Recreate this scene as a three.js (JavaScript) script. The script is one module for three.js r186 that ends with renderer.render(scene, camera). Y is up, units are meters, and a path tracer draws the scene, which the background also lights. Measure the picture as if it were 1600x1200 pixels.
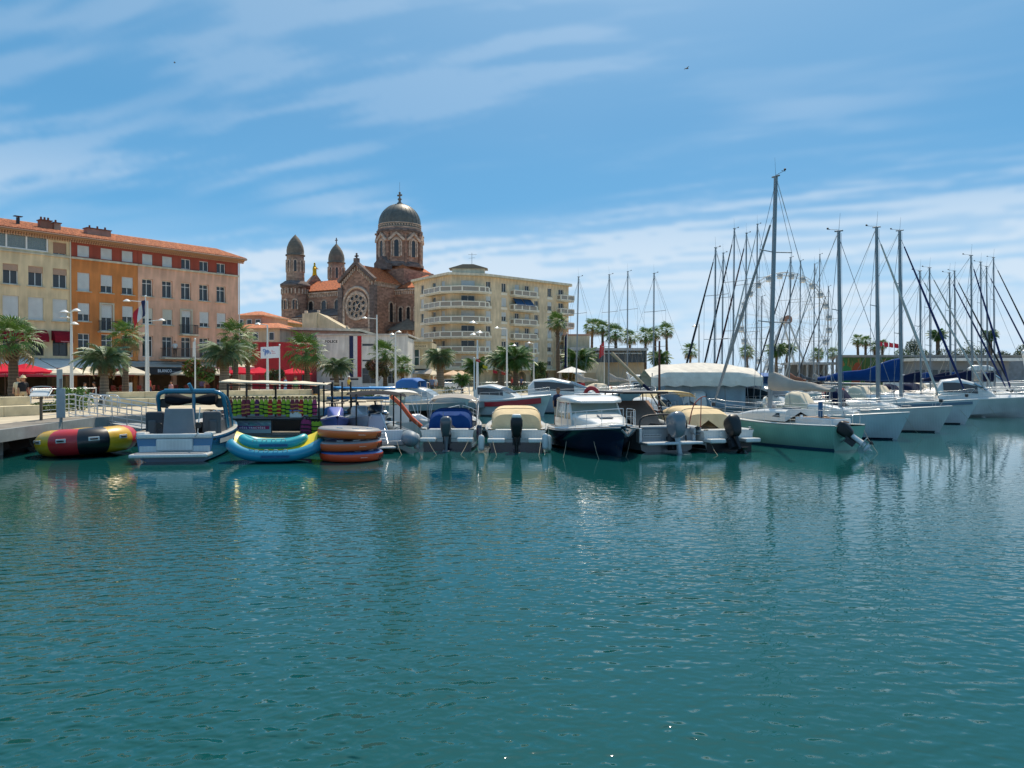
import * as THREE from 'three';
import { mergeGeometries, mergeVertices, toCreasedNormals } from 'three/addons/utils/BufferGeometryUtils.js';
import { RoundedBoxGeometry } from 'three/addons/geometries/RoundedBoxGeometry.js';
import { MarchingCubes } from 'three/addons/objects/MarchingCubes.js';

// ------------------------------------------------------------------ camera, sky, sun, exposure
const scene = new THREE.Scene();
const F = 1205, HY = 588, CY = 2.8;                 // focal length and horizon row of the 1600 x 1200 photograph; eye height over the water
const camera = new THREE.PerspectiveCamera(2 * Math.atan(600 / F) * 180 / Math.PI, 4 / 3, 0.1, 9000);
camera.position.set(0, CY, 0);
camera.lookAt(0, CY - (600 - HY) / F, -1);
const renderer = new THREE.WebGLRenderer();
renderer.toneMapping = THREE.LinearToneMapping;
renderer.toneMappingExposure = 1.45;
renderer.shadowMap.enabled = true;

const rad = (d) => d * Math.PI / 180;
function rng(seed) { let a = seed >>> 0; return () => { a = (a + 0x6d2b79f5) | 0; let t = Math.imul(a ^ (a >>> 15), 1 | a); t = (t + Math.imul(t ^ (t >>> 7), 61 | t)) ^ t; return ((t ^ (t >>> 14)) >>> 0) / 4294967296; }; }
const hash2 = (x, y, s) => { let h = Math.imul(x, 374761393) + Math.imul(y, 668265263) + Math.imul(s, 982451653); h = Math.imul(h ^ (h >>> 13), 1274126177); return ((h ^ (h >>> 16)) >>> 0) / 4294967296; };
function vnoise(x, y, s, per = 0) {                 // value noise, periodic when per > 0
  const xi = Math.floor(x), yi = Math.floor(y), fx = x - xi, fy = y - yi, u = fx * fx * (3 - 2 * fx), v = fy * fy * (3 - 2 * fy);
  const w = (a, b) => per ? hash2(((a % per) + per) % per, ((b % per) + per) % per, s) : hash2(a, b, s);
  return (w(xi, yi) * (1 - u) + w(xi + 1, yi) * u) * (1 - v) + (w(xi, yi + 1) * (1 - u) + w(xi + 1, yi + 1) * u) * v;
}
function fbm(x, y, s, oct = 5, per = 0) { let a = 0.5, t = 0, n = 0; for (let i = 0; i < oct; i++) { t += a * vnoise(x, y, s + i * 17, per); n += a; a *= 0.5; x *= 2; y *= 2; per *= 2; } return t / n; }
const smooth = (a, b, x) => { const t = Math.min(1, Math.max(0, (x - a) / (b - a))); return t * t * (3 - 2 * t); };

const SUN_AZ = rad(15), SUN_EL = rad(56);           // to the right of straight ahead, high
const sunDir = new THREE.Vector3(Math.sin(SUN_AZ) * Math.cos(SUN_EL), Math.sin(SUN_EL), -Math.cos(SUN_AZ) * Math.cos(SUN_EL));
{
  const W = 1664, H = 832, data = new Float32Array(W * H * 4);
  const stops = [[0, .41, .53, .65], [3, .34, .50, .65], [7, .17, .38, .59], [12, .076, .27, .495], [18, .056, .228, .44], [28, .060, .212, .40], [50, .11, .25, .42], [90, .13, .26, .43]];  // overhead stops, out of view, raised as added fill for shaded walls
  for (let j = 0; j < H; j++) {
    const el = ((j + .5) / H - .5) * 180, e = Math.max(0, el);
    let k = 0; while (k < stops.length - 2 && e > stops[k + 1][0]) k++;
    const A = stops[k], B = stops[k + 1], f = Math.min(1, (e - A[0]) / (B[0] - A[0]));
    const base = [1, 2, 3].map((c) => A[c] + (B[c] - A[c]) * f);
    for (let i = 0; i < W; i++) {
      const az = ((i + .5) / W - .5) * 2 * Math.PI, ce = Math.cos(rad(e)), dx = Math.cos(az) * ce, dz = Math.sin(az) * ce, dy = Math.sin(rad(e));
      let c = base.slice();
      if (el < 0) { const o = (j * W + i) * 4; data[o] = .33; data[o + 1] = .46; data[o + 2] = .55; data[o + 3] = 1; continue; }
      // thin cirrus on a layer high above: streaks drawn out along one wind
      const q = 1 / (dy + .13), X = dx * q, Z = dz * q, u = X * .93 + Z * .36, v = -X * .36 + Z * .93;
      const warp = fbm(u * .7 + 3, v * .9, 5, 3), phi = Math.atan2(dx, -dz);
      const fib = fbm(u * 2.3 + warp * 2.8, v * 13 + warp * 5, 41, 6), mask = smooth(.32, .62, fbm(u * .62 + 17.5, v * 1.25 + 6.5 + warp, 36, 4));
      let cl = mask * (.12 + 1.25 * smooth(.38, .72, fib));
      cl += smooth(.33, .6, fbm(u * .4 + 1.7, v * 1.6 + 5.1, 77, 5)) * (.35 + .65 * fib) * smooth(13.5, 7.5, e) * (.62 + .38 * Math.sin(phi * 2 + .1));       // a long low bank of it
      cl = Math.min(1, cl);
      const cc = [.49, .56, .63], k2 = cl * (.18 + .6 * smooth(17, 7, e));
      for (let n = 0; n < 3; n++) c[n] += (cc[n] - c[n]) * k2;
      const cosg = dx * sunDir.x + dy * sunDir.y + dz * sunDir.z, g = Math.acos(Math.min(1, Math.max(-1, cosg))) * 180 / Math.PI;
      const glow = 1.1 * Math.exp(-g / 13);  // aureole round the unseen sun, enlarged to add light
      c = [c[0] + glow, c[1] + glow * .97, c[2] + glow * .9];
      const o = (j * W + i) * 4; data[o] = c[0]; data[o + 1] = c[1]; data[o + 2] = c[2]; data[o + 3] = 1;
    }
  }
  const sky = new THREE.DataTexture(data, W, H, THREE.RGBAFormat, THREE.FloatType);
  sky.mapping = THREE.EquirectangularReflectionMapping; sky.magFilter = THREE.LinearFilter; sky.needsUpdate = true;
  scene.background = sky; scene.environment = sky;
}
const sun = new THREE.DirectionalLight(0xfff0da, 3.4);
sun.position.copy(sunDir).multiplyScalar(400); sun.castShadow = true; sun.shadow.mapSize.set(4096, 4096);
Object.assign(sun.shadow.camera, { left: -200, right: 200, top: 200, bottom: -200, near: 10, far: 900 });
scene.add(sun);

// ------------------------------------------------------------------ helpers
const V = (x, y, z) => new THREE.Vector3(x, y, z);
const at = (px, py, d) => V((px - 800) / F * d, CY + (HY - py) / F * d, -d);      // a pixel of the photograph at a known depth
const gx = (px, d) => (px - 800) / F * d;
const hy = (py, d) => CY + (HY - py) / F * d;
const taken = {};
function numbered(n) { const k = taken[n] = (taken[n] ?? -1) + 1; return k ? n + '_' + String(k).padStart(3, '0') : n; }

function clean(g) {
  g = g.index ? g.toNonIndexed() : g;
  for (const k of Object.keys(g.attributes)) if (!['position', 'normal', 'uv'].includes(k)) g.deleteAttribute(k);
  if (!g.attributes.normal) g.computeVertexNormals();
  if (!g.attributes.uv) g.setAttribute('uv', new THREE.BufferAttribute(new Float32Array(g.attributes.position.count * 2), 2));
  return g;
}
const MX = new THREE.Matrix4(), QT = new THREE.Quaternion(), EU = new THREE.Euler();
class Geo {                                          // collects simple solids and joins them into one geometry
  constructor() { this.l = []; }
  add(g, m) { g = clean(g.clone()); if (m) g.applyMatrix4(m); this.l.push(g); return this; }
  at(g, x, y, z, rx = 0, ry = 0, rz = 0, s = 1) { EU.set(rx, ry, rz, 'YXZ'); return this.add(g, MX.compose(V(x, y, z), QT.setFromEuler(EU), typeof s === 'number' ? V(s, s, s) : s)); }
  box(w, h, d, x = 0, y = 0, z = 0, ry = 0, rx = 0, rz = 0) { return this.at(new THREE.BoxGeometry(w, h, d), x, y, z, rx, ry, rz); }
  rbox(w, h, d, r, x = 0, y = 0, z = 0, ry = 0, rx = 0, rz = 0, seg = 2) { return this.at(new RoundedBoxGeometry(w, h, d, seg, r), x, y, z, rx, ry, rz); }
  bar(a, b, r, r2 = r, seg = 6) {
    const d = b.clone().sub(a), len = d.length(); if (len < 1e-6) return this;
    QT.setFromUnitVectors(V(0, 1, 0), d.normalize());
    return this.add(new THREE.CylinderGeometry(r2, r, len, seg, 1), MX.compose(a.clone().add(b).multiplyScalar(.5), QT, V(1, 1, 1)));
  }
  tube(pts, r, n = 24, seg = 6, closed = false) { return this.add(new THREE.TubeGeometry(new THREE.CatmullRomCurve3(pts, closed), n, r, seg, closed)); }
  lathe(prof, seg = 16, x = 0, y = 0, z = 0, ry = 0) { return this.at(new THREE.LatheGeometry(prof.map((p) => new THREE.Vector2(p[0], p[1])), seg), x, y, z, 0, ry, 0); }
  sph(r, x, y, z, sx = 1, sy = 1, sz = 1, seg = 10) { return this.at(new THREE.SphereGeometry(r, seg, Math.max(6, seg * .7 | 0)), x, y, z, 0, 0, 0, V(sx, sy, sz)); }
  cyl(r, h, x, y, z, r2 = r, seg = 12) { return this.at(new THREE.CylinderGeometry(r2, r, h, seg), x, y + h / 2, z); }
  ext(pts, depth, x = 0, y = 0, z = 0, ry = 0, rx = 0, rz = 0, holes = [], bevel = 0) {   // polygon in xy drawn out along +z
    const s = new THREE.Shape(pts.map((p) => new THREE.Vector2(p[0], p[1])));
    for (const h of holes) s.holes.push(new THREE.Path(h.map((p) => new THREE.Vector2(p[0], p[1]))));
    return this.at(new THREE.ExtrudeGeometry(s, { depth, bevelEnabled: bevel > 0, bevelSize: bevel, bevelThickness: bevel, bevelSegments: 2, steps: 1 }), x, y, z, rx, ry, rz);
  }
  loft(rows, closed = false, caps = false, flip = false) { return this.add(loft(rows, closed, caps, flip)); }
  get() { return this.l.length === 1 ? this.l[0] : mergeGeometries(this.l); }
}
function loft(rows, closed = false, caps = false, flip = false) {     // smooth skin through rows of points
  const n = rows[0].length, m = rows.length, pos = [], idx = [], cn = closed ? n : n - 1;
  for (const r of rows) for (const p of r) pos.push(p.x, p.y, p.z);
  for (let i = 0; i < m - 1; i++) for (let j = 0; j < cn; j++) {
    const a = i * n + j, b = i * n + (j + 1) % n, c = a + n, d = b + n;
    flip ? idx.push(a, c, b, b, c, d) : idx.push(a, b, c, b, d, c);
  }
  let g = new THREE.BufferGeometry(); g.setAttribute('position', new THREE.Float32BufferAttribute(pos, 3)); g.setIndex(idx); g.computeVertexNormals();
  g = clean(g);
  if (!caps) return g;
  const list = [g];
  for (const e of [0, m - 1]) {
    const r = rows[e], c = r.reduce((s, p) => s.add(p), V(0, 0, 0)).multiplyScalar(1 / n), t = [];
    for (let j = 0; j < (closed ? n : n - 1); j++) { const p = r[j], q = r[(j + 1) % n]; (e === 0) !== flip ? t.push(c.x, c.y, c.z, q.x, q.y, q.z, p.x, p.y, p.z) : t.push(c.x, c.y, c.z, p.x, p.y, p.z, q.x, q.y, q.z); }
    const k = new THREE.BufferGeometry(); k.setAttribute('position', new THREE.Float32BufferAttribute(t, 3)); k.computeVertexNormals(); list.push(clean(k));
  }
  return mergeGeometries(list);
}
function metreUV(g) {                                 // uv in metres, taken from the side each face points to
  const p = g.attributes.position, uv = new Float32Array(p.count * 2), a = V(0, 0, 0), b = V(0, 0, 0), c = V(0, 0, 0);
  for (let i = 0; i < p.count; i += 3) {
    a.fromBufferAttribute(p, i); b.fromBufferAttribute(p, i + 1); c.fromBufferAttribute(p, i + 2);
    const n = b.clone().sub(a).cross(c.clone().sub(a)), x = Math.abs(n.x), y = Math.abs(n.y), z = Math.abs(n.z);
    [a, b, c].forEach((q, k) => { const o = (i + k) * 2; if (y >= x && y >= z) { uv[o] = q.x; uv[o + 1] = q.z; } else if (x >= z) { uv[o] = q.z; uv[o + 1] = q.y; } else { uv[o] = q.x; uv[o + 1] = q.y; } });
  }
  g.setAttribute('uv', new THREE.BufferAttribute(uv, 2)); return g;
}
function mesh(name, g, mat, parent, keepUV = false) {  // one named mesh; a part when it has a parent
  let q = g instanceof Geo ? g.get() : g;
  if (!keepUV && !q.userData.metre) { q = metreUV(clean(q)); q.userData.metre = true; }
  const o = new THREE.Mesh(q, mat); o.castShadow = o.receiveShadow = true;
  o.name = parent ? name : numbered(name); (parent || scene).add(o); return o;
}
function tag(o, label, category, group, kind) { o.userData.label = label; o.userData.category = category; if (group) o.userData.group = group; if (kind) o.userData.kind = kind; return o; }
function thing(name, label, category, x = 0, y = 0, z = 0, turn = 0, group) { const o = new THREE.Group(); o.name = numbered(name); o.position.set(x, y, z); o.rotation.y = turn; scene.add(o); return tag(o, label, category, group); }
function struct(name, g, mat, keepUV) { const o = mesh(name, g, mat, null, keepUV); o.userData.kind = 'structure'; return o; }
function copy(src, label, x, y, z, turn = 0, s = 1) { const o = src.clone(); o.name = numbered(src.name.replace(/_\d\d\d$/, '')); o.userData = { ...src.userData }; if (label) o.userData.label = label; o.position.set(x, y, z); o.rotation.y = turn; o.scale.multiplyScalar(s); scene.add(o); return o; }
const turnTo = (hx, hz) => Math.atan2(-hz, hx);        // rotation.y that lays local +x along (hx, hz)

// ------------------------------------------------------------------ materials
function tex(n, f, srgb = true) {
  const d = new Uint8Array(n * n * 4);
  for (let j = 0; j < n; j++) for (let i = 0; i < n; i++) { const c = f(i / n, j / n), o = (j * n + i) * 4; for (let k = 0; k < 3; k++) d[o + k] = Math.max(0, Math.min(255, (Array.isArray(c) ? c[k] : c) * 255)); d[o + 3] = 255; }
  const t = new THREE.DataTexture(d, n, n); t.wrapS = t.wrapT = THREE.RepeatWrapping; t.magFilter = THREE.LinearFilter; if (srgb) t.colorSpace = THREE.SRGBColorSpace; t.needsUpdate = true; return t;
}
const rep = (t, m) => { const c = t.clone(); c.repeat.set(1 / m, 1 / m); c.needsUpdate = true; return c; };
const T = {
  plaster: rep(tex(256, (u, v) => .91 + .2 * (fbm(u * 6, v * 6, 3, 5, 6) - .5) + .2 * (fbm(u * 24, v * 3, 9, 3, 3) - .5)), 7),
  stone: rep(tex(256, (u, v) => { const row = Math.floor(v * 16), off = (row % 2) * .5, bx = Math.floor(u * 8 + off), m = .84 + .26 * (hash2(bx % 8, row, 4) - .5) + .2 * (fbm(u * 16, v * 16, 6, 4, 16) - .5); return m; }), 6.4),
  tiles: rep(tex(256, (u, v) => { const col = Math.floor(u * 16), row = Math.floor(v * 10), h = hash2(col, row, 8), s = .80 + .28 * (h - .5) + .16 * (fbm(u * 8, v * 8, 2, 4, 8) - .5); return [s, s * (.96 + .08 * h), s * (.94 + .1 * h)]; }), 3.5),
  pave: rep(tex(256, (u, v) => { const a = Math.floor(u * 8), b = Math.floor(v * 8); return .88 + .1 * (hash2(a, b, 3) - .5) + .14 * (fbm(u * 12, v * 12, 5, 5, 12) - .5); }), 6),
  rough: rep(tex(256, (u, v) => .88 + .26 * (fbm(u * 8, v * 8, 21, 6, 8) - .5)), 3),
  cloth: rep(tex(256, (u, v) => .93 + .12 * (fbm(u * 5, v * 5, 13, 5, 5) - .5)), 1.6),
  gel: rep(tex(256, (u, v) => .93 + .13 * (fbm(u * 4, v * 4, 51, 5, 4) - .5) + .12 * (fbm(u * 40, v * 2, 52, 3, 2) - .5)), 2.2),
  bark: rep(tex(256, (u, v) => .75 + .5 * (fbm(u * 10, v * 24, 61, 4, 2) - .5) + .18 * (Math.floor(v * 20) % 2)), 2),
  leafy: rep(tex(128, (u, v) => .82 + .4 * (fbm(u * 8, v * 8, 71, 4, 8) - .5)), 1.1),
  fold: rep(tex(256, (u, v) => fbm(u * 3, v * 3, 91, 4, 3), false), 1.4),
};
const mats = {};
function mat(color, rough = .7, o = {}) {
  const key = JSON.stringify([color, rough, o.map?.uuid, o.bumpMap?.uuid, o.bumpScale, o.metalness, o.transmission, o.clearcoat, o.side, o.specularIntensity]);
  if (mats[key]) return mats[key];
  const m = new THREE.MeshPhysicalMaterial({ color: new THREE.Color(color), roughness: rough, ...o }); return mats[key] = m;
}
const glossy = { clearcoat: .6, clearcoatRoughness: .08 };
const M = {
  white: mat('#e9e8e2', .35, { map: T.gel, ...glossy }), cream: mat('#e6dfce', .4, { map: T.gel, ...glossy }), gel2: mat('#dfe3e4', .4, { map: T.gel, ...glossy }),
  steel: mat('#c9ccce', .28, { metalness: .9 }), alu: mat('#b9bcbd', .42, { metalness: .55 }), galv: mat('#8f9494', .55, { metalness: .3, map: T.rough }),
  black: mat('#17181a', .45), rubber: mat('#1b1c1e', .75), charcoal: mat('#2d3034', .55), grey: mat('#74797d', .6), lgrey: mat('#a9adae', .6, { map: T.rough }),
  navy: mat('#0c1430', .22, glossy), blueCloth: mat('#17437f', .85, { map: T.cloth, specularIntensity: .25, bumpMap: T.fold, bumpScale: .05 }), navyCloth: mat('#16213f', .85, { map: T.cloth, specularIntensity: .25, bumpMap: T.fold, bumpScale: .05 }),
  beigeCloth: mat('#f0d6aa', .88, { map: T.cloth, specularIntensity: .25, bumpMap: T.fold, bumpScale: .05 }), tanCloth: mat('#9c8070', .9, { map: T.cloth, specularIntensity: .25, bumpMap: T.fold, bumpScale: .06 }),
  creamCloth: mat('#e9dcc3', .9, { map: T.cloth, specularIntensity: .25, bumpMap: T.fold, bumpScale: .05 }), greyCloth: mat('#b3aca2', .9, { map: T.cloth, specularIntensity: .25, bumpMap: T.fold, bumpScale: .06 }), whiteCloth: mat('#ece8df', .9, { map: T.cloth, specularIntensity: .25, bumpMap: T.fold, bumpScale: .04 }),
  redCloth: mat('#d4213a', .85, { map: T.cloth, specularIntensity: .25 }), darkRedCloth: mat('#8d1f2c', .85, { map: T.cloth, specularIntensity: .25 }), blackCloth: mat('#22242a', .85, { map: T.cloth, specularIntensity: .25 }),
  glass: mat('#26343d', .06, { specularIntensity: 1, metalness: 0 }), screen: new THREE.MeshPhysicalMaterial({ color: new THREE.Color('#c5d4d4'), roughness: .04, transmission: .8, thickness: 0 }),
  pane: mat('#2b3338', .08), curtain: mat('#8b969a', .3, { map: T.cloth }), dark: mat('#b8ab98', .9), teak: mat('#8a6240', .6, { map: T.rough }), wood: mat('#6d4a30', .65, { map: T.rough }),
  paving: mat('#d6c7aa', .85, { map: T.pave }), concrete: mat('#a7a39a', .85, { map: T.rough }), bench: mat('#eedcb4', .8, { map: T.rough }), soil: mat('#6b5a44', .95, { map: T.rough }), asphalt: mat('#8d8579', .9, { map: T.rough }),
  pole: mat('#d9d9d4', .45, { metalness: .1 }), rope: mat('#cfc7b2', .9), wire: mat('#7d8286', .4, { metalness: .6 }),
};
// ------------------------------------------------------------------ water and quays
{
  // harbour ripples: a tile of many small wave trains, most of them running towards the quay, laid twice at different turns so that it never repeats,
  // and strong or weak with the wind: calm in the lee of the moored boats, livelier on the open basin, in patches
  const N = 512, TILE = 6.4, r = rng(77), sx = new Float32Array(N * N), sz = new Float32Array(N * N), cs = new Float32Array(N);
  for (let i = 0; i < N; i++) cs[i] = Math.cos(2 * Math.PI * i / N);
  for (let m = 0; m < 150; m++) {
    const lam = .085 * Math.pow(11, Math.pow(r(), 1.15)), ang = (r() + r() + r() - 1.5) * 1.2 + .2, kx = Math.round(TILE / lam * Math.sin(ang)), kz = Math.round(TILE / lam * Math.cos(ang)); if (!kx && !kz) continue;
    const kk = Math.hypot(kx, kz), a = lam > .45 ? .34 : 1, ax = kx / kk * a, az = kz / kk * a, p0 = Math.round(r() * N);
    for (let j = 0, o = 0; j < N; j++) { let q = (kz * j + p0) & (N - 1); for (let i = 0; i < N; i++, o++) { const c = cs[q]; sx[o] += ax * c; sz[o] += az * c; q = (q + kx) & (N - 1); } }
  }
  let ss = 0; for (let i = 0; i < N * N; i++) ss += sx[i] * sx[i] + sz[i] * sz[i]; const unit = 1 / Math.sqrt(ss / (N * N)), K = N / TILE, ca = Math.cos(.62), sa = Math.sin(.62), out = new Float64Array(2);
  const look = (x, z, w) => { const u = x * K + 65536, v = z * K + 65536, i = u | 0, j = v | 0, f = u - i, g = v - j, i0 = i & 511, i1 = (i + 1) & 511, j0 = (j & 511) << 9, j1 = ((j + 1) & 511) << 9, a = (1 - f) * (1 - g) * w, b = f * (1 - g) * w, c = (1 - f) * g * w, d = f * g * w; out[0] += sx[j0 + i0] * a + sx[j0 + i1] * b + sx[j1 + i0] * c + sx[j1 + i1] * d; out[1] += sz[j0 + i0] * a + sz[j0 + i1] * b + sz[j1 + i0] * c + sz[j1 + i1] * d; };
  const wind = (x, z) => (.2 + .8 * smooth(-25, -8, z) + .3 * smooth(-10, -5.5, z)) * (.55 + .9 * vnoise(x / 5 + z * .05, z / 3.2, 5) * .6 + .36 * vnoise(x / 1.9, z / 1.4, 9));
  function normals(W, H, x0, x1, z0, z1) {
    const d = new Float32Array(W * H * 4), C = 16, cw = W / C + 1, env = new Float32Array(cw * (H / C + 1)); for (let j = 0; j <= H / C; j++) for (let i = 0; i < cw; i++) env[j * cw + i] = wind(x0 + (x1 - x0) * i * C / W, z0 + (z1 - z0) * j * C / H);
    for (let j = 0, o = 0; j < H; j++) for (let i = 0; i < W; i++, o += 4) {
      const x = x0 + (x1 - x0) * (i + .5) / W, z = z0 + (z1 - z0) * (j + .5) / H, ci = i >> 4, cj = j >> 4, f = (i & 15) / 16, g = (j & 15) / 16, e0 = cj * cw + ci, E = ((env[e0] * (1 - f) + env[e0 + 1] * f) * (1 - g) + (env[e0 + cw] * (1 - f) + env[e0 + cw + 1] * f) * g) * .044 * unit;
      out[0] = 0; out[1] = 0; look(x * 1.35, z * 1.35, E); look((x * ca + z * sa) * .9, (-x * sa * .45 + z * ca) * .9, .7 * E);
      const pk = 1 + .6 * (out[0] * out[0] + out[1] * out[1]) / .0144; out[0] *= pk; out[1] *= pk; const l = 1 / Math.sqrt(out[0] * out[0] + out[1] * out[1] + 1); d[o] = .5 - .5 * out[0] * l; d[o + 1] = .5 + .5 * out[1] * l; d[o + 2] = .5 + .5 * l; d[o + 3] = 1;
    }
    const t = new THREE.DataTexture(d, W, H, THREE.RGBAFormat, THREE.FloatType); t.wrapS = t.wrapT = THREE.MirroredRepeatWrapping; t.magFilter = THREE.LinearFilter; t.needsUpdate = true; return t;
  }
  const waterM = (nm) => new THREE.MeshPhysicalMaterial({ color: new THREE.Color().setRGB(.0055, .066, .064), roughness: .03, ior: 1.333, normalMap: nm });
  const sheet = (xs, zs, X0, X1, Z0, Z1, m, skip) => { const pos = [], uv = []; const q = (x, z) => { pos.push(x, 0, z); uv.push((x - X0) / (X1 - X0), (z - Z0) / (Z1 - Z0)); }; for (let j = 0; j < zs.length - 1; j++) for (let i = 0; i < xs.length - 1; i++) { if (skip && skip(xs[i], zs[j])) continue; const [a, b, c, d] = [xs[i], xs[i + 1], zs[j], zs[j + 1]]; q(a, c); q(b, c); q(a, d); q(b, c); q(b, d); q(a, d); } const g = new THREE.BufferGeometry(); g.setAttribute('position', new THREE.Float32BufferAttribute(pos, 3)); g.setAttribute('uv', new THREE.Float32BufferAttribute(uv, 2)); g.computeVertexNormals(); return struct('water', clean(g), m, true); };
  const near = normals(1536, 1280, -13, 13, -1, -17), far = normals(1280, 1280, -64, 64, -17, -81);
  sheet([-13, 0, 13], [-1, -9, -17], -13, 13, -1, -17, waterM(near)); const mf = waterM(far); sheet([-64, -30, 0, 30, 64], [-17, -30, -50, -81], -64, 64, -17, -81, mf);
  sheet([-3200, -64, -13, 13, 64, 3200], [60, -1, -17, -81, -3500], -64, 64, -17, -81, mf, (x, z) => (x === -13 && z === -1) || (x >= -64 && x < 64 && z === -17));
}
const QY = 1.0;                                        // promenade level over the water
const FD = [.62, -.7846], FN = [.7846, .62];           // along the house fronts and away from them
{
  // promenade: a slab with a deck edge on posts on the near side, solid ground behind
  const edge = [[-16.9, -4], [-17.1, -25.5], [-18.2, -33.5], [-16.2, -36.6], [-1.5, -55], [8, -66.5], [40, -84], [70, -92], [160, -112]];
  const land = [...edge, [260, -125], [900, -300], [900, -900], [-900, -900], [-900, 30], [-60, 30], [-17, 10]];
  const g = new Geo(); g.ext(land.map(([x, z]) => [x, -z]), .35, 0, QY - .35, 0, 0, -Math.PI / 2);
  struct('promenade', g, M.paving);
  // darker paved strip along the edge and the edge beam
  const strip = new Geo(), beam = new Geo(), wall = new Geo();
  for (let i = 0; i < edge.length - 1; i++) {
    const [x0, z0] = edge[i], [x1, z1] = edge[i + 1], L = Math.hypot(x1 - x0, z1 - z0), a = turnTo(x1 - x0, z1 - z0), nx = (z1 - z0) / L, nz = -(x1 - x0) / L, cx = (x0 + x1) / 2, cz = (z0 + z1) / 2;
    strip.box(L, .02, 1.6, cx + nx * .78, QY + .004, cz + nz * .78, a);
    beam.box(L + .06, .42, .14, cx - nx * .05, QY - .19, cz - nz * .05, a);
    wall.box(L + .3, 1.6, .3, cx + nx * 1.9, -.1, cz + nz * 1.9, a);
  }
  struct('edge_paving', strip, M.asphalt); struct('quay_edge_beam', beam, mat('#9fa3a0', .8, { map: T.rough })); struct('quay_wall', wall, mat('#55524c', .95, { map: T.rough }));
  const post = new Geo().box(.2, 1.5, .2, 0, -.25, 0);
  let first = null;
  for (const [px, d] of [[8, 27.4], [55, 29.6], [92, 32.2], [-40, 24]]) {
    const x = gx(px, d) , o = first ? copy(first, null, x - .25, .33, -d) : tag(mesh('quay_post', post, mat('#c9c8c0', .8, { map: T.rough })), 'pale square concrete post under the quay edge beam', 'post', 'posts carrying the quay edge');
    if (!first) { first = o; o.position.set(x - .25, .33, -d); }
  }
  // rocks of the old bank under the deck
  const rr = rng(5), rg = [1, 2, 3].map((s) => { const q = mergeVertices(new THREE.IcosahedronGeometry(.5, 1)), p = q.attributes.position, r2 = rng(s * 31); for (let i = 0; i < p.count; i++) { const k = .75 + .5 * r2(); p.setXYZ(i, p.getX(i) * k * 1.3, p.getY(i) * k * .7, p.getZ(i) * k); } return toCreasedNormals(q, .5); });
  for (let i = 0; i < 26; i++) { const t = rr(), z = -24 - t * 13, x = -18.6 - rr() * .8 + (t > .8 ? (t - .8) * 6 : 0), o = tag(mesh('bank_rock', rg[i % 3], mat('#4b4741', .95, { map: T.rough })), 'dark wet boulder in the bank under the quay deck', 'rock', 'boulders under the quay deck'); o.position.set(x, .05 + rr() * .2, z); o.rotation.y = rr() * 6; o.scale.setScalar(.8 + rr() * .9); }
}
function raftBox(name, label, x, z, w, d, turn, top = .45) {
  const o = thing(name, label, 'pontoon', x, 0, z, turn), n = Math.max(2, Math.round(w / .5));
  const plank = new Geo().box(w / n - .012, .04, d, 0, 0, 0);
  const fr = new Geo().box(w, .14, .12, 0, top - .1, d / 2 - .06).box(w, .14, .12, 0, top - .1, -d / 2 + .06).box(.12, .14, d - .24, w / 2 - .06, top - .1, 0).box(.12, .14, d - .24, -w / 2 + .06, top - .1, 0); mesh('frame', fr, M.galv, o);
  for (let i = 0; i < n; i++) { const p = mesh('plank', plank, i % 3 ? mat('#8e8677', .9, { map: T.rough }) : mat('#9a9183', .9, { map: T.rough }), o); p.position.set(-w / 2 + (i + .5) * w / n, top, 0); }
  const k = Math.max(2, Math.round(w / 3)), fl = new Geo().rbox(w / k * .7, .7, d * .8, .08, 0, 0, 0);
  for (let i = 0; i < k; i++) mesh('float', fl, mat('#5d6164', .8), o).position.set(-w / 2 + (i + .5) * w / k, top - .53, 0);
  return o;
}
raftBox('pontoon', 'grey planked floating pontoon behind the moored motorboats', 4.2, -36.6, 22, 2.1, 0);
raftBox('pontoon', 'grey floating pontoon with the hire kiosk on it', -10.6, -32.6, 10.5, 3.4, 0);
raftBox('pontoon', 'long grey pontoon running between the sailing boats', 26.5, -61.5, 54, 2, turnTo(.646, -.763));
// ------------------------------------------------------------------ houses along the promenade
const gcache = {};
const cg = (key, f) => gcache[key] || (gcache[key] = (() => { const g = f(); const q = g instanceof Geo ? g.get() : g; return q; })());
const frameWhite = mat('#e4e3dd', .5), shutterMat = mat('#e2e1da', .6, { map: T.gel }), shutterPink = mat('#c9a489', .7, { map: T.gel }), sillMat = mat('#dccfb4', .8, { map: T.plaster });
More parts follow.
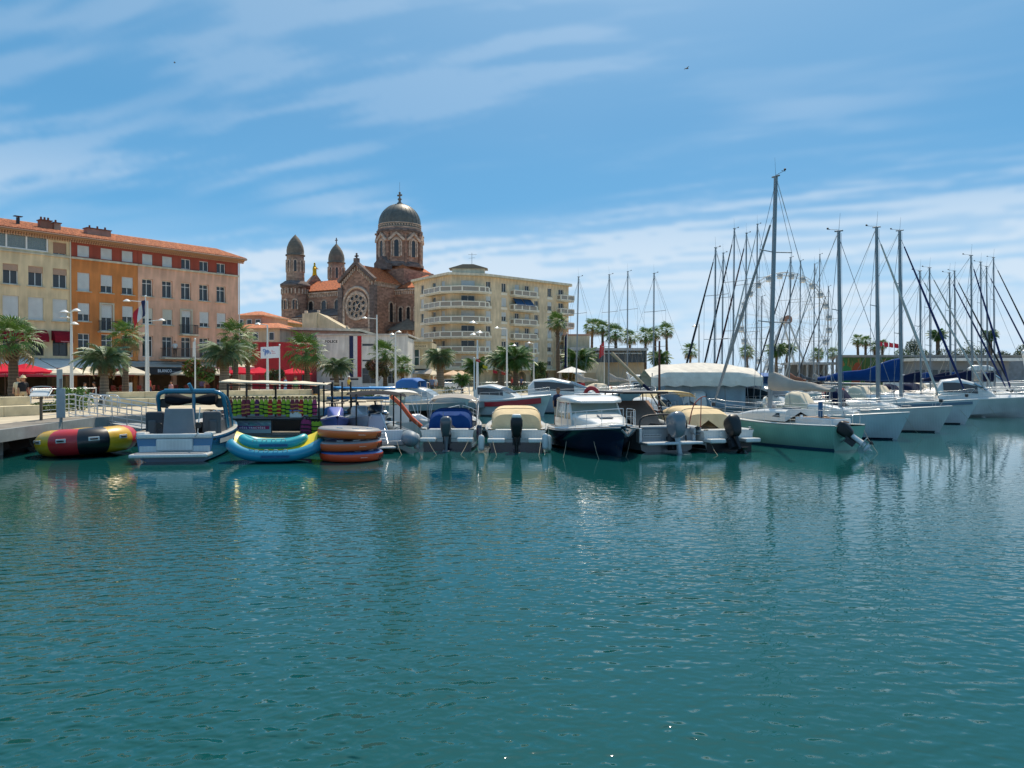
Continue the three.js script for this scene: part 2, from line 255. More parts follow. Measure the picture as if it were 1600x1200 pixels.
// a window in a wall whose outer face is local z = 0; shut: share of the opening that the roller shutter covers
function windowIn(o, x, y0, y1, w, { shut = 0, sm = shutterMat, sill = true, transom = 0, surround = null, fm = frameWhite, pm = M.pane, depth = .2 } = {}) {
  const h = y1 - y0, gap = shut < .98;
  const fr = cg(`wf${w.toFixed(2)},${h.toFixed(2)},${transom}`, () => { const g = new Geo(), t = .07; g.box(t, h, .07, -w / 2 + t / 2, h / 2).box(t, h, .07, w / 2 - t / 2, h / 2).box(w - 2 * t, t, .07, 0, t / 2).box(w - 2 * t, t, .07, 0, h - t / 2).box(.06, h - 2 * t, .06, 0, h / 2); if (transom) g.box(w - 2 * t, .06, .062, 0, h * transom); return g; });
  const f = mesh('window', fr, fm, o); f.position.set(x, y0, -depth);
  if (gap) { const p = mesh('pane', cg(`wp${w.toFixed(2)},${h.toFixed(2)}`, () => new Geo().box(w - .1, h - .1, .02, 0, h / 2, 0)), pm, f); p.position.z = -.035; }
  if (shut > 0) mesh('shutter', cg(`ws${w.toFixed(2)},${h.toFixed(2)},${shut}`, () => { const g = new Geo(), sh = h * shut, n = Math.max(3, Math.round(sh / .11)); for (let i = 0; i < n; i++) g.box(w - .02, sh / n - .008, .035, 0, h - (i + .5) * sh / n, 0, 0, -.12); return g; }), sm, f).position.z = .1;
  if (sill) mesh('sill', cg(`wl${w.toFixed(2)}`, () => new Geo().rbox(w + .3, .09, .34, .02, 0, -.05, 0)), sillMat, f).position.z = depth + .02;
  if (surround) mesh('surround', cg(`wr${w.toFixed(2)},${h.toFixed(2)}`, () => { const g = new Geo(), t = .17; g.box(t, h + t, .1, -w / 2 - t / 2, h / 2 + t / 2).box(t, h + t, .1, w / 2 + t / 2, h / 2 + t / 2).box(w, t, .1, 0, h + t / 2); return g; }), surround, f).position.z = depth + .02;
  return f;
}
const rect = (x, y0, y1, w) => [[x - w / 2, y0], [x - w / 2, y1], [x + w / 2, y1], [x + w / 2, y0]];
function balconyRail(o, x0, x1, y, out, m, name = 'balcony') {
  const g = new Geo(), n = Math.round((x1 - x0) / .12); g.box(x1 - x0, .05, .05, (x0 + x1) / 2, y + 1, out - .04).box(x1 - x0, .04, .04, (x0 + x1) / 2, y + .1, out - .04);
  for (let i = 0; i <= n; i++) g.box(.022, .9, .022, x0 + (x1 - x0) * i / n, y + .55, out - .04);
  for (const x of [x0, x1]) { g.box(.05, .05, out - .06, x, y + 1, out / 2 - .03); for (let i = 1; i < 6; i++) g.box(.022, .9, .022, x, y + .55, out * i / 6); }
  const s = mesh(name, new Geo().rbox(x1 - x0 + .2, .16, out, .03, (x0 + x1) / 2, y - .08, out / 2 + .01), sillMat, o); mesh('railing', g, m, s); return s;
}
function scriptTex(bg, fg, w, h, seed, words) {         // hand-drawn lettering that cannot be read in the photograph
  const c = document.createElement('canvas'); c.width = w; c.height = h; const k = c.getContext('2d'), r = rng(seed); k.fillStyle = bg; k.fillRect(0, 0, w, h); k.strokeStyle = fg; k.lineWidth = h * .07; k.lineCap = 'round';
  for (const [x0, x1] of words) { let x = x0 * w; const y = h * .6; k.beginPath(); k.moveTo(x, y - h * .2); k.bezierCurveTo(x - h * .2, y - h * .5, x + h * .35, y - h * .5, x + h * .1, y + h * .12); while (x < x1 * w) { const s = h * (.16 + .1 * r()), up = r() > .75 ? .42 : .2; k.bezierCurveTo(x + s * .2, y - h * up, x + s, y - h * up, x + s * .7, y); x += s; k.lineTo(x, y - h * .03); } k.stroke(); }
  const t = new THREE.CanvasTexture(c); t.colorSpace = THREE.SRGBColorSpace; return t;
}
function textTex(bg, w, h, list) {
  const c = document.createElement('canvas'); c.width = w; c.height = h; const k = c.getContext('2d'); if (bg) { k.fillStyle = bg; k.fillRect(0, 0, w, h); }
  for (const [s, x, y, size, col, font = 'bold', fam = 'sans-serif', sp = 1] of list) { k.fillStyle = col; k.font = `${font} ${size}px ${fam}`; k.textAlign = 'center'; k.textBaseline = 'middle'; k.save(); k.translate(x, y); k.scale(sp, 1); k.fillText(s, 0, 0); k.restore(); }
  const t = new THREE.CanvasTexture(c); t.colorSpace = THREE.SRGBColorSpace; return t;
}
function board(name, t, w, h, parent, x, y, z, ry = 0, rough = .6) { const m = mesh(name, new THREE.PlaneGeometry(w, h), new THREE.MeshPhysicalMaterial({ map: t, roughness: rough }), parent, true); m.position.set(x, y, z); m.rotation.y = ry; return m; }

const HX = gx(0, 70), HZ = -70, HT = turnTo(FD[0], FD[1]);   // where the row of house fronts starts and how it is turned
const onFront = (t, out = 0) => [HX + FD[0] * t + FN[0] * out, HZ + FD[1] * t + FN[1] * out];
function houseShell(o, x0, x1, bands, openings, depth, groundTop, groundOpen) {
  for (const [name, y0, y1, m] of bands) {
    const holes = openings.filter((q) => q[1] >= y0 && q[2] <= y1).map((q) => rect(q[0], q[1], q[2], q[3]));
    mesh(name, new Geo().ext([[x0, y0], [x1, y0], [x1, y1], [x0, y1]], .4, 0, 0, -.4, 0, 0, 0, holes), m, o);
  }
  const top = bands.at(-1)[2], m = bands[0][3];
  mesh('side_wall', new Geo().box(.3, top - .02, depth - .42, x0 + .15, top / 2, -depth / 2 - .2).box(.3, top - .02, depth - .42, x1 - .15, top / 2, -depth / 2 - .2).box(x1 - x0, top - .02, .3, (x0 + x1) / 2, top / 2, -depth - .16), m, o);
  mesh('inner_wall', new Geo().box(x1 - x0 - .64, top - groundTop - .1, .1, (x0 + x1) / 2, groundTop + (top - groundTop) / 2, -.75), M.dark, o);
  mesh('shop_back_wall', new Geo().box(x1 - x0 - .64, groundTop - .1, .1, (x0 + x1) / 2, groundTop / 2, -5), mat('#8d7458', .9, { map: T.rough }), o);
  mesh('shop_ceiling', new Geo().box(x1 - x0 - .64, .15, depth - .6, (x0 + x1) / 2, groundTop - .02, -depth / 2 - .1), M.lgrey, o);
  const pil = new Geo().box(.42, groundTop - QY, .38, 0, (groundTop + QY) / 2, -.22);
  for (const x of groundOpen) mesh('pillar', pil, m, o).position.x = x;
}
const roofTile = mat('#df8453', .85, { map: T.tiles });
function tiledRoof(o, x0, x1, y, depth, rise, hipRight) {
  const g = new Geo(), out = .75, zr = -depth / 2;
  // front slope as rows of curved tiles along the fall
  const n = Math.round((x1 - x0) / .24), slope = Math.hypot(rise, out - zr), ang = Math.atan2(rise, out - zr);
  const tileG = new THREE.CylinderGeometry(.1, .1, slope, 5, 1, true, -Math.PI / 2, Math.PI);
  for (let i = 0; i < n; i++) { const x = x0 + (i + .5) * (x1 - x0) / n; g.at(tileG, x, y + rise / 2 + .05, (out + zr) / 2, -Math.PI / 2 + ang, 0, 0); }
  g.add(loft([[V(x0, y, out), V(x1, y, out)], [V(x0, y + rise, zr), V(x1, y + rise, zr)], [V(x0, y, -depth - .4), V(x1, y, -depth - .4)]]));
  const rf = mesh('roof', g, roofTile, o);
  mesh('ridge', new Geo().bar(V(x0, y + rise + .02, zr), V(x1, y + rise + .02, zr), .14, .14, 8), mat('#d99a76', .85, { map: T.tiles }), rf);
  mesh('soffit', new Geo().box(x1 - x0, .08, out + .02, (x0 + x1) / 2, y - .1, out / 2), mat('#b98f6b', .9), rf);
  const c = new Geo(), m = Math.round((x1 - x0) / .22); for (let i = 0; i < m; i++) c.box(.11, .14, .34, x0 + (i + .5) * (x1 - x0) / m, y - .22, .2).box(.11, .14, .2, x0 + (i + .5) * (x1 - x0) / m, y - .38, .12);
  const gm = mesh('genoise', c, mat('#c79d7c', .9), rf); gm.userData.kind = 'stuff';
  mesh('gutter', new Geo().bar(V(x0, y - .02, out + .06), V(x1, y - .02, out + .06), .07, .07, 6), mat('#8a6a55', .6), rf);
  return rf;
}
function chimney(rf, x, y, z, w, d, h, m, pots = 2) {
  const c = mesh('chimney', new Geo().box(w, h, d, x, y + h / 2, z), m, rf), g = new Geo().box(w + .16, .08, d + .16, x, y + h + .04, z);
  for (let i = 0; i < pots; i++) g.cyl(.11, .3, x - w / 2 + (i + .5) * w / pots, y + h + .08, z, .09, 8); mesh('chimney_cap', g, mat('#7b4a38', .9), rf);
}
const beigeW = mat('#f2d7aa', .9, { map: T.plaster }), orangeW = mat('#df8c4c', .9, { map: T.plaster }), pinkW = mat('#f0bb9c', .9, { map: T.plaster }), redW = mat('#b25440', .9, { map: T.plaster });
const EAVE = 16.25, DEEP = 11;
{ // beige house
  const o = thing('town_house', 'beige plastered town house with a glazed top-floor veranda and dome awnings', 'house', HX, 0, HZ, HT);
  const xs = [-3.3, -1.2, .9, 2.98, 5.09], op = [];
  for (const x of xs) { op.push([x, 11.25, 13.1, 1.25], [x, 8.1, 10.2, 1.3], [x, 4.75, 6.95, 1.35]); }
  op.push([.6, 14.55, 15.95, 7.0], [5.09, 14.45, 15.6, 1.2]);
  houseShell(o, -6.5, 6.1, [['upper_wall', 4.45, 14.3, beigeW], ['attic_wall', 14.3, EAVE - .1, beigeW]], op, DEEP, 4.45, [-6.2, -2.4, 1.9, 5.8]);
  mesh('string_course', new Geo().rbox(12.6, .16, .16, .03, -.2, 14.28, .07), sillMat, o);
  for (const x of xs) {
    windowIn(o, x, 11.25, 13.1, 1.25, { shut: .32, sm: shutterPink });
    windowIn(o, x, 8.1, 10.2, 1.3, { shut: 1 });
    windowIn(o, x, 4.75, 6.95, 1.35, { transom: .5, fm: mat('#494c4e', .5), sill: false });
    const a = [], n = 10; for (let i = 0; i <= n; i++) { const t = i / n * Math.PI / 2; a.push([V(-.8, .95 * Math.sin(t), .9 * Math.cos(t)), V(.8, .95 * Math.sin(t), .9 * Math.cos(t))]); }
    const g = new Geo().loft(a); const fan = new THREE.Shape([new THREE.Vector2(0, 0), ...Array.from({ length: 11 }, (_, i) => new THREE.Vector2(.9 * Math.cos(i / 10 * Math.PI / 2), .95 * Math.sin(i / 10 * Math.PI / 2)))]);
    g.at(new THREE.ShapeGeometry(fan), -.8, 0, 0, 0, -Math.PI / 2, 0).at(new THREE.ShapeGeometry(fan), .8, 0, 0, 0, -Math.PI / 2, 0).box(1.6, .18, .015, 0, -.09, .89);
    const aw = mesh('dome_awning', g, M.darkRedCloth, o); aw.position.set(x, 6.2, .03);
    const tx = scriptTex('#8d1f2c', '#e9c9c0', 128, 24, 3 + Math.round(x * 7), [[.1, .9]]); board('awning_lettering', tx, .9, .15, aw, .1, -.09, .902);
  }
  windowIn(o, 5.09, 14.45, 15.6, 1.2, { shut: .9, sm: mat('#a57c62', .7), sill: false });
  const v = mesh('veranda', (() => { const g = new Geo(); g.box(7, .12, .12, .6, 14.6, -.1).box(7, .14, .12, .6, 15.9, -.1); for (const x of [-2.83, -1.1, .6, 2.25, 4.02]) g.box(.13, 1.2, .12, x, 15.24, -.1); return g; })(), frameWhite, o);
  for (const [x0, x1] of [[-2.76, -1.17], [-1.03, .53], [.67, 2.18], [2.32, 3.95]]) { mesh('pane', new Geo().box(x1 - x0, 1.2, .02, (x0 + x1) / 2, 15.24, -.14), M.screen, v); mesh('curtain', (() => { const r = []; for (let i = 0; i <= 40; i++) { const x = x0 + (x1 - x0) * i / 40, z = -.3 + .04 * Math.sin(i * 1.7); r.push([V(x, 14.64, z), V(x, 15.84, z)]); } return new Geo().loft(r); })(), M.curtain, v); }
  const rf = tiledRoof(o, -6.5, 6.1, EAVE, DEEP, 1.75);
  chimney(rf, 4.6, 16.9, -2.2, .95, .8, .95, mat('#9d7561', .95, { map: T.rough }), 3); chimney(rf, 5.7, 16.9, -2.5, .6, .9, .9, mat('#b39a86', .95, { map: T.rough }), 1);
  mesh('flue', new Geo().cyl(.16, .8, 2.4, 17.1, -2.5, .16, 8).box(.7, .05, .5, 2.4, 18, -2.5), M.charcoal, rf);
  mesh('downpipe', new Geo().bar(V(6.0, QY, .1), V(6.0, EAVE - .3, .1), .07, .07, 8), mat('#cfc3a8', .6), o);
}
{ // orange house
  const o = thing('town_house', 'orange plastered town house with a brick-red top floor', 'house', HX, 0, HZ, HT), xs = [7.24, 9.43, 11.5], op = [];
  for (const x of xs) op.push([x, 14.5, 15.6, 1.12], [x, 11.15, 12.95, 1.15], [x, x === 9.43 ? 7.35 : 8.2, 9.98, 1.1], [x, 4.8, 7, 1.1]);
  houseShell(o, 6.12, 12.55, [['upper_wall', 4.45, 14.28, orangeW], ['attic_wall', 14.28, EAVE - .1, redW]], op, DEEP, 4.45, [6.4, 9.4, 12.3]);
  mesh('string_course', new Geo().rbox(6.43, .2, .2, .03, 9.335, 14.3, .09), sillMat, o);
  for (const x of xs) {
    windowIn(o, x, 14.5, 15.6, 1.12, { shut: 1, sill: false });
    windowIn(o, x, 11.15, 12.95, 1.15, { shut: x === 7.24 ? 1 : .62 });
    x === 9.43 ? windowIn(o, x, 7.35, 9.98, 1.1, { shut: .5, surround: sillMat, sill: false }) : windowIn(o, x, 8.2, 9.98, 1.1, { shut: .62 });
    windowIn(o, x, 4.8, 7, 1.1, { transom: .72, sill: false });
  }
  balconyRail(o, 8.6, 10.3, 7.3, .85, M.charcoal);
  const rf = tiledRoof(o, 6.1, 12.55, EAVE, DEEP, 1.75);
  chimney(rf, 9.6, 16.7, -2.4, 2.3, .9, 1.05, mat('#b68f7d', .95, { map: T.rough }), 3);
}
{ // pink house
  const o = thing('town_house', 'salmon pink town house with a brick-red top floor and long balcony', 'house', HX, 0, HZ, HT), xs = [13.57, 15.7, 17.8, 19.9, 21.97], op = [];
  xs.forEach((x, i) => op.push([x, 14.45, 15.55, 1.1], [x, 11.15, 12.97, 1.15], [x, i === 2 ? 7.4 : 8.25, 9.95, 1.1], [x, 4.85, 7.05, 1.15]));
  houseShell(o, 12.57, 24.1, [['upper_wall', 4.45, 14.28, pinkW], ['attic_wall', 14.28, EAVE - .1, redW]], op, DEEP, 4.45, [12.9, 16.5, 20.2, 23.8]);
  mesh('string_course', new Geo().rbox(11.5, .2, .2, .03, 18.33, 14.3, .09), sillMat, o);
  xs.forEach((x, i) => {
    windowIn(o, x, 14.45, 15.55, 1.1, { shut: i < 2 ? 1 : 0, sill: false });
    windowIn(o, x, 11.15, 12.97, 1.15, { transom: .74, depth: .3 });
    i === 2 ? windowIn(o, x, 7.4, 9.95, 1.1, { shut: .28, surround: sillMat, sill: false }) : windowIn(o, x, 8.25, 9.95, 1.1, { shut: i < 2 ? .66 : .74, sm: i < 2 ? mat('#d8d2bf', .6, { map: T.gel }) : shutterMat });
    windowIn(o, x, 4.85, 7.05, 1.15, { transom: .78, sill: false, depth: .3 });
  });
  balconyRail(o, 17.0, 18.7, 7.35, .9, M.charcoal); balconyRail(o, 14.9, 22.6, 4.78, 1.2, mat('#5a4a42', .6), 'long_balcony');
  const rf = tiledRoof(o, 12.55, 24.75, EAVE, DEEP, 1.75, true);
  mesh('roof_end', new Geo().add(loft([[V(24.76, EAVE, .75), V(24.76, EAVE + 1.75, -DEEP / 2)], [V(24.76, EAVE, -DEEP), V(24.76, EAVE + 1.74, -DEEP / 2)]])), mat('#b98f6b', .9), rf);
  mesh('downpipe', new Geo().bar(V(24.2, QY, .05), V(24.2, EAVE - .3, .05), .07, .07, 8), mat('#d8d3c8', .6), o);
}
// shop awnings and fascias under the first floor
function awning(label, x0, x1, y, out, drop, m, valance, script, words, seed, fg) {
  const [X, Z] = onFront((x0 + x1) / 2, .05), o = thing('shop_awning', label, 'awning', X, 0, Z, HT, 'awnings over the restaurant fronts'), w = x1 - x0, g = new Geo();
  g.ext([[0, 0], [out, -drop], [out, -drop + .04], [0, .05]], w, w / 2, y, 0, -Math.PI / 2); mesh('sheet', g, m, o);
  if (valance) { const v = mesh('valance', new Geo().box(w, valance, .03, 0, y - drop - valance / 2 + .02, out), script[1] ?? m, o); if (words) board('valance_lettering', scriptTex(script[0], fg, 1024, 64, seed, words), w * .98, valance * .94, v, 0, y - drop - valance / 2 + .02, out + .02); }
  mesh('casing', new Geo().rbox(w, .18, .2, .04, 0, y + .06, .06), M.lgrey, o);
  for (const s of [-1, 1]) mesh('folding_arm', new Geo().bar(V(s * w * .36, y - .05, .1), V(s * w * .3, y - drop * .5 - .12, out * .55), .03).bar(V(s * w * .3, y - drop * .5 - .12, out * .55), V(s * w * .38, y - drop - .02, out - .05), .03), M.alu, o);
  return o;
}
awning('cream sloping awning with a lettered red valance on the beige house', -6, 3.1, 4.4, 4.6, 1.05, M.whiteCloth, .62, ['#a8243a', M.darkRedCloth], [[.05, .35], [.45, .66], [.68, .95]], 5, '#f1c4bc');
awning('dark red awning with a deep plain valance beside the lettered one', 3.3, 10.4, 4.35, 3.6, .8, M.whiteCloth, .75, ['#8d1f2c', M.darkRedCloth], null, 7, '#fff');
{ // black restaurant front under the pink house
  const o = awning('grey awning over the black restaurant front of the pink house', 11.2, 17.2, 4.2, 1.7, .45, M.greyCloth, 0, [''], null, 0);
  mesh('fascia', new Geo().box(6, .72, .1, 0, 3.35, 1.62), mat('#1c2027', .5), o);
  board('fascia_lettering', textTex('#1c2027', 1024, 112, [['BLANCO', 560, 52, 74, '#d7dbe0', 'bold', 'sans-serif', .9], ['restaurant', 780, 66, 38, '#aeb4ba', 'normal']]), 5.9, .66, o, 0, 3.35, 1.675);
  const q = awning('pink lettered fascia awning at the end of the pink house', 18, 25.2, 4.2, 1.5, .35, M.creamCloth, 0, [''], null, 0);
  mesh('fascia', new Geo().box(7.2, .85, .08, 0, 3.4, 1.5), mat('#d9a8a8', .7), q);
  board('fascia_lettering', scriptTex('#d9a8a8', '#4a2430', 1024, 116, 12, [[.05, .22], [.45, .62], [.7, .95]]), 7.1, .8, q, 0, 3.4, 1.545);
}
// parasols of the terraces
function makeParasol(r, m, square = true) {
  const o = new THREE.Group(); o.name = 'parasol'; const n = square ? 4 : 8, rows = [[], [], []];
  for (let i = 0; i < n; i++) { const a = (i + .5) / n * Math.PI * 2; for (const k of square ? [0, .5] : [0]) { const a2 = a + k * Math.PI * 2 / n, rr = r * (square && k ? .72 : 1); rows[0].push(V(Math.cos(a2) * rr, 2.2 - (square && k ? .0 : .06), Math.sin(a2) * rr)); rows[1].push(V(Math.cos(a2) * rr * .5, 2.52, Math.sin(a2) * rr * .5)); rows[2].push(V(Math.cos(a2) * .04, 2.86, Math.sin(a2) * .04)); } }
  const c = mesh('canopy', toCreasedNormals(loft(rows, true), .2), m, o);
  const val = rows[0].map((p) => V(p.x, p.y - .16, p.z)); mesh('valance', loft([val, rows[0]], true), m, c);
  mesh('pole', new Geo().cyl(.035, 2.85, 0, 0, 0, .03, 8), M.wood, o); mesh('base', new Geo().cyl(.32, .1, 0, 0, 0, .28, 14), M.concrete, o);
  const ribs = new Geo(); rows[0].forEach((p) => ribs.bar(V(0, 2.76, 0), V(p.x, p.y - .02, p.z), .014)); mesh('ribs', ribs, M.wood, o); return o;
}
const parasols = { red: makeParasol(2.3, M.redCloth), cream: makeParasol(2.2, M.creamCloth), white: makeParasol(1.5, M.whiteCloth), peach: makeParasol(1.9, mat('#ecc7a2', .9, { map: T.cloth })) };
for (const [kind, px, d, label] of [['red', 40, 64, 'bright red parasol beside the trunk of the fan palm by the benches'], ['red', 8, 62, 'bright red parasol in front of the lettered red awning'], ['cream', 108, 66, 'cream parasol in front of the plain dark red awning'], ['cream', 140, 71, 'cream parasol next to the grey feather palm'], ['cream', 205, 72, 'cream parasol behind the tricolour flagpole'], ['cream', 300, 80, 'cream parasol under the reddish green street tree'], ['cream', 335, 82, 'cream parasol between the street tree and the grey palm'], ['red', 375, 86, 'red parasol at the end of the pink house'], ['red', 405, 88, 'red parasol beside the tall lamp post at the dark red wall'], ['red', 459, 96, 'red parasol standing before the dark red wall'],
  ['cream', 676, 122, 'cream parasol at the restaurant terrace beside the thick grey palm'], ['peach', 720, 124, 'peach parasol in front of the apartment block'], ['peach', 708, 118, 'smaller peach parasol at the apartment block corner'], ['white', 897, 102, 'small white parasol by the red stall'], ['white', 1070, 150, 'white parasol beyond the tented boat']])
  copy(parasols[kind], null, gx(px, d), QY, -d, px * .7, kind === 'red' ? 1 : .95).userData = { label, category: 'parasol', group: 'parasols of the terraces' };
// tables, chairs and boards on the terraces
{
  const tb = new THREE.Group(); tb.name = 'cafe_table'; mesh('top', new Geo().cyl(.4, .04, 0, .72, 0, .4, 14), M.wood, tb); mesh('stem', new Geo().cyl(.03, .7, 0, .02, 0, .03, 8), M.black, tb); mesh('foot', new Geo().cyl(.24, .03, 0, 0, 0, .22, 10), M.black, tb);
  const ch = new THREE.Group(); ch.name = 'cafe_chair'; mesh('seat', new Geo().rbox(.44, .05, .44, .02, 0, .45, 0), mat('#7a2b22', .7), ch); mesh('backrest', new Geo().rbox(.44, .4, .04, .02, 0, .72, -.21, 0, -.12), mat('#7a2b22', .7), ch); for (const [x, z] of [[-.19, -.19], [.19, -.19], [-.19, .19], [.19, .19]]) mesh('leg', new Geo().bar(V(x, 0, z), V(x * .9, .44, z * .9), .018), M.black, ch);
  const r = rng(12), spots = [[20, 60], [62, 62], [88, 66], [120, 66], [150, 70], [185, 72], [225, 76], [262, 78], [285, 80], [325, 82], [352, 84], [655, 112], [668, 116]];
  for (const [px, d] of spots) {
    const x = gx(px, d), near = px < 130 ? 'the red awnings' : px < 210 ? 'the orange house' : px < 400 ? 'the pink house' : 'the lettered cream house';
    copy(tb, null, x, QY, -d).userData = { label: 'round wooden cafe table on a black foot before ' + near, category: 'table', group: 'cafe tables before ' + near };
    for (let k = 0; k < 3; k++) { const a = r() * 6.28; copy(ch, null, x + Math.sin(a) * .75, QY, -d + Math.cos(a) * .75, a + Math.PI).userData = { label: 'dark red cafe chair on black legs before ' + near, category: 'chair', group: 'cafe chairs before ' + near }; }
  }
  const mb = thing('menu_board', 'white folding menu board standing before the cafe front', 'menu board', gx(201, 71), QY, -71, .5); for (const s of [-1, 1]) { const p = mesh('panel', new Geo().rbox(.6, 1.25, .03, .01, 0, .62, 0), M.white, mb); p.rotation.x = s * -.16; p.position.z = s * .14; }
}
// ------------------------------------------------------------------ palms, trees, hedges
function frondFeather(len, r, droop, green) {           // arching rachis with leaflets on both sides
  const pos = [], N = 20, P = (t) => V(len * (t * .82 + .05), len * (.62 * t - droop * t * t), 0);
  for (let i = 0; i < N; i++) {
    const t = .08 + .92 * i / N, a = P(t), b = P(t + .05), L = len * .34 * Math.sin(Math.PI * (.14 + .8 * t)) * (.85 + .3 * r()), w = len * .022;
    for (const s of [-1, 1]) { const tip = V(a.x + L * .55, a.y - L * (.25 + .25 * r()), s * L * .8); pos.push(a.x - w, a.y, a.z, a.x + w * 1.6, a.y + .005, a.z, tip.x, tip.y, tip.z); }
    pos.push(a.x, a.y, -.018, a.x, a.y, .018, b.x, b.y, 0);
  }
  return pos;
}
function frondFan(len, r, droop) {                       // stalk and a pleated fan with hanging tips
  const pos = [], st = len * .5, P = V(st, st * .5 - droop * st * .5, 0), N = 17, R = len * .52;
  pos.push(0, 0, -.025, 0, 0, .025, P.x, P.y, .012);
  for (let i = 0; i < N; i++) {
    const a = (i / (N - 1) - .5) * Math.PI * 1.3, a2 = a + .16, l = R * (.82 + .28 * r()) * (1 - .18 * Math.abs(a) / 2), dip = droop * .75 * l * (.55 + .5 * Math.abs(Math.sin(a)) + .3 * r());
    const m1 = V(P.x + Math.cos(a) * l * .6, P.y + .14 * l - dip * .25, Math.sin(a) * l * .6), m2 = V(P.x + Math.cos(a2) * l * .6, P.y + .10 * l - dip * .25, Math.sin(a2) * l * .6), tip = V(P.x + Math.cos(a + .1) * l, P.y - dip, Math.sin(a + .1) * l);
    pos.push(P.x, P.y, P.z, m1.x, m1.y, m1.z, m2.x, m2.y, m2.z, m1.x, m1.y, m1.z, tip.x, tip.y, tip.z, m2.x, m2.y, m2.z);
  }
  return pos;
}
function crownGeo(kind, R, seed) {
  const r = rng(seed), n = kind === 'fan' ? 38 : kind === 'date' ? 54 : 50, live = [], dry = [];
  for (let i = 0; i < n; i++) {
    const t = i / n, az = i * 2.39996 + r() * .4, up = kind === 'fan' ? 1.45 - 2.05 * t : kind === 'date' ? 1.2 - 1.75 * t : 1.15 - 1.5 * t, len = R * (.85 + .25 * r()) * (kind === 'fan' ? 1 : .8 + .35 * Math.sin(Math.PI * Math.min(1, t + .2)));
    const f = kind === 'fan' ? frondFan(len, r, .05 + .6 * t * t) : frondFeather(len, r, kind === 'date' ? .42 + .3 * t : .55 + .4 * t);
    const m = new THREE.Matrix4().makeRotationY(az).multiply(new THREE.Matrix4().makeRotationZ((kind === 'fan' ? up - .5 : up - .62) )).multiply(new THREE.Matrix4().makeRotationX((r() - .5) * .8)), v = V(0, 0, 0), out = t > .86 && kind !== 'date' ? dry : live;
    for (let k = 0; k < f.length; k += 3) { v.set(f[k], f[k + 1], f[k + 2]).applyMatrix4(m); out.push(v.x, v.y, v.z); }
  }
  const G = (p) => { const g = new THREE.BufferGeometry(); g.setAttribute('position', new THREE.Float32BufferAttribute(p, 3)); g.computeVertexNormals(); return clean(g); };
  return [G(live), dry.length ? G(dry) : null];
}
const leafM = (c) => mat(c, .62, { map: T.leafy, transmission: .35, side: THREE.DoubleSide });
const palmLeaf = { fan: leafM('#6f9a3c'), feather: leafM('#7f9c6c'), date: leafM('#5d8a3a') }, dryLeaf = leafM('#b3965e'), barkM = mat('#6e5c4a', .95, { map: T.bark }), barkG = mat('#857868', .95, { map: T.bark });
function makePalm(kind, H, R, tr, seed) {                // H: height of the crown's heart
  const o = new THREE.Group(); o.name = kind === 'fan' ? 'fan_palm' : kind === 'date' ? 'date_palm' : 'feather_palm';
  const r = rng(seed), prof = [], n = Math.max(10, Math.round(H * 3)), lean = (r() - .5) * .25, rows = [];
  for (let i = 0; i <= n; i++) { const t = i / n, rad2 = tr * (1.25 - .45 * t + (t < .06 ? .35 * (1 - t / .06) : 0)) * (i % 2 ? 1.05 : .96) * (t > .88 && kind !== 'fan' ? 1.2 : 1), row = []; for (let k = 0; k < 9; k++) { const a = k / 9 * Math.PI * 2; row.push(V(Math.cos(a) * rad2 + lean * t * t * H * .2, t * H, Math.sin(a) * rad2)); } rows.push(row); }
  mesh('trunk', loft(rows, true, false, true), kind === 'feather' ? barkG : barkM, o);
  const key = `crown${kind}${seed % 3}`, gs = gcache[key] || (gcache[key] = crownGeo(kind, 1, seed % 3 + 11)), cx = lean * H * .2;
  const c = mesh('crown', gs[0], palmLeaf[kind], o); c.position.set(cx, H - .05, 0); c.scale.setScalar(R); c.rotation.y = seed;
  if (gs[1]) { const q = mesh('dry_fronds', gs[1], dryLeaf, o); q.position.set(cx, H - .05, 0); q.scale.setScalar(R); q.rotation.y = seed; }
  if (kind !== 'date') { const b = new Geo(); for (let i = 0; i < 26; i++) { const a = i * 2.4, y = H - .1 - (i / 26) * Math.min(1.6, H * .3); b.bar(V(cx + Math.cos(a) * tr * .7, y - .1, Math.sin(a) * tr * .7), V(cx + Math.cos(a) * tr * 1.7, y + .22, Math.sin(a) * tr * 1.7), .05, .02, 4); } mesh('leaf_bases', b, barkM, o).userData.kind = 'stuff'; }
  return o;
}
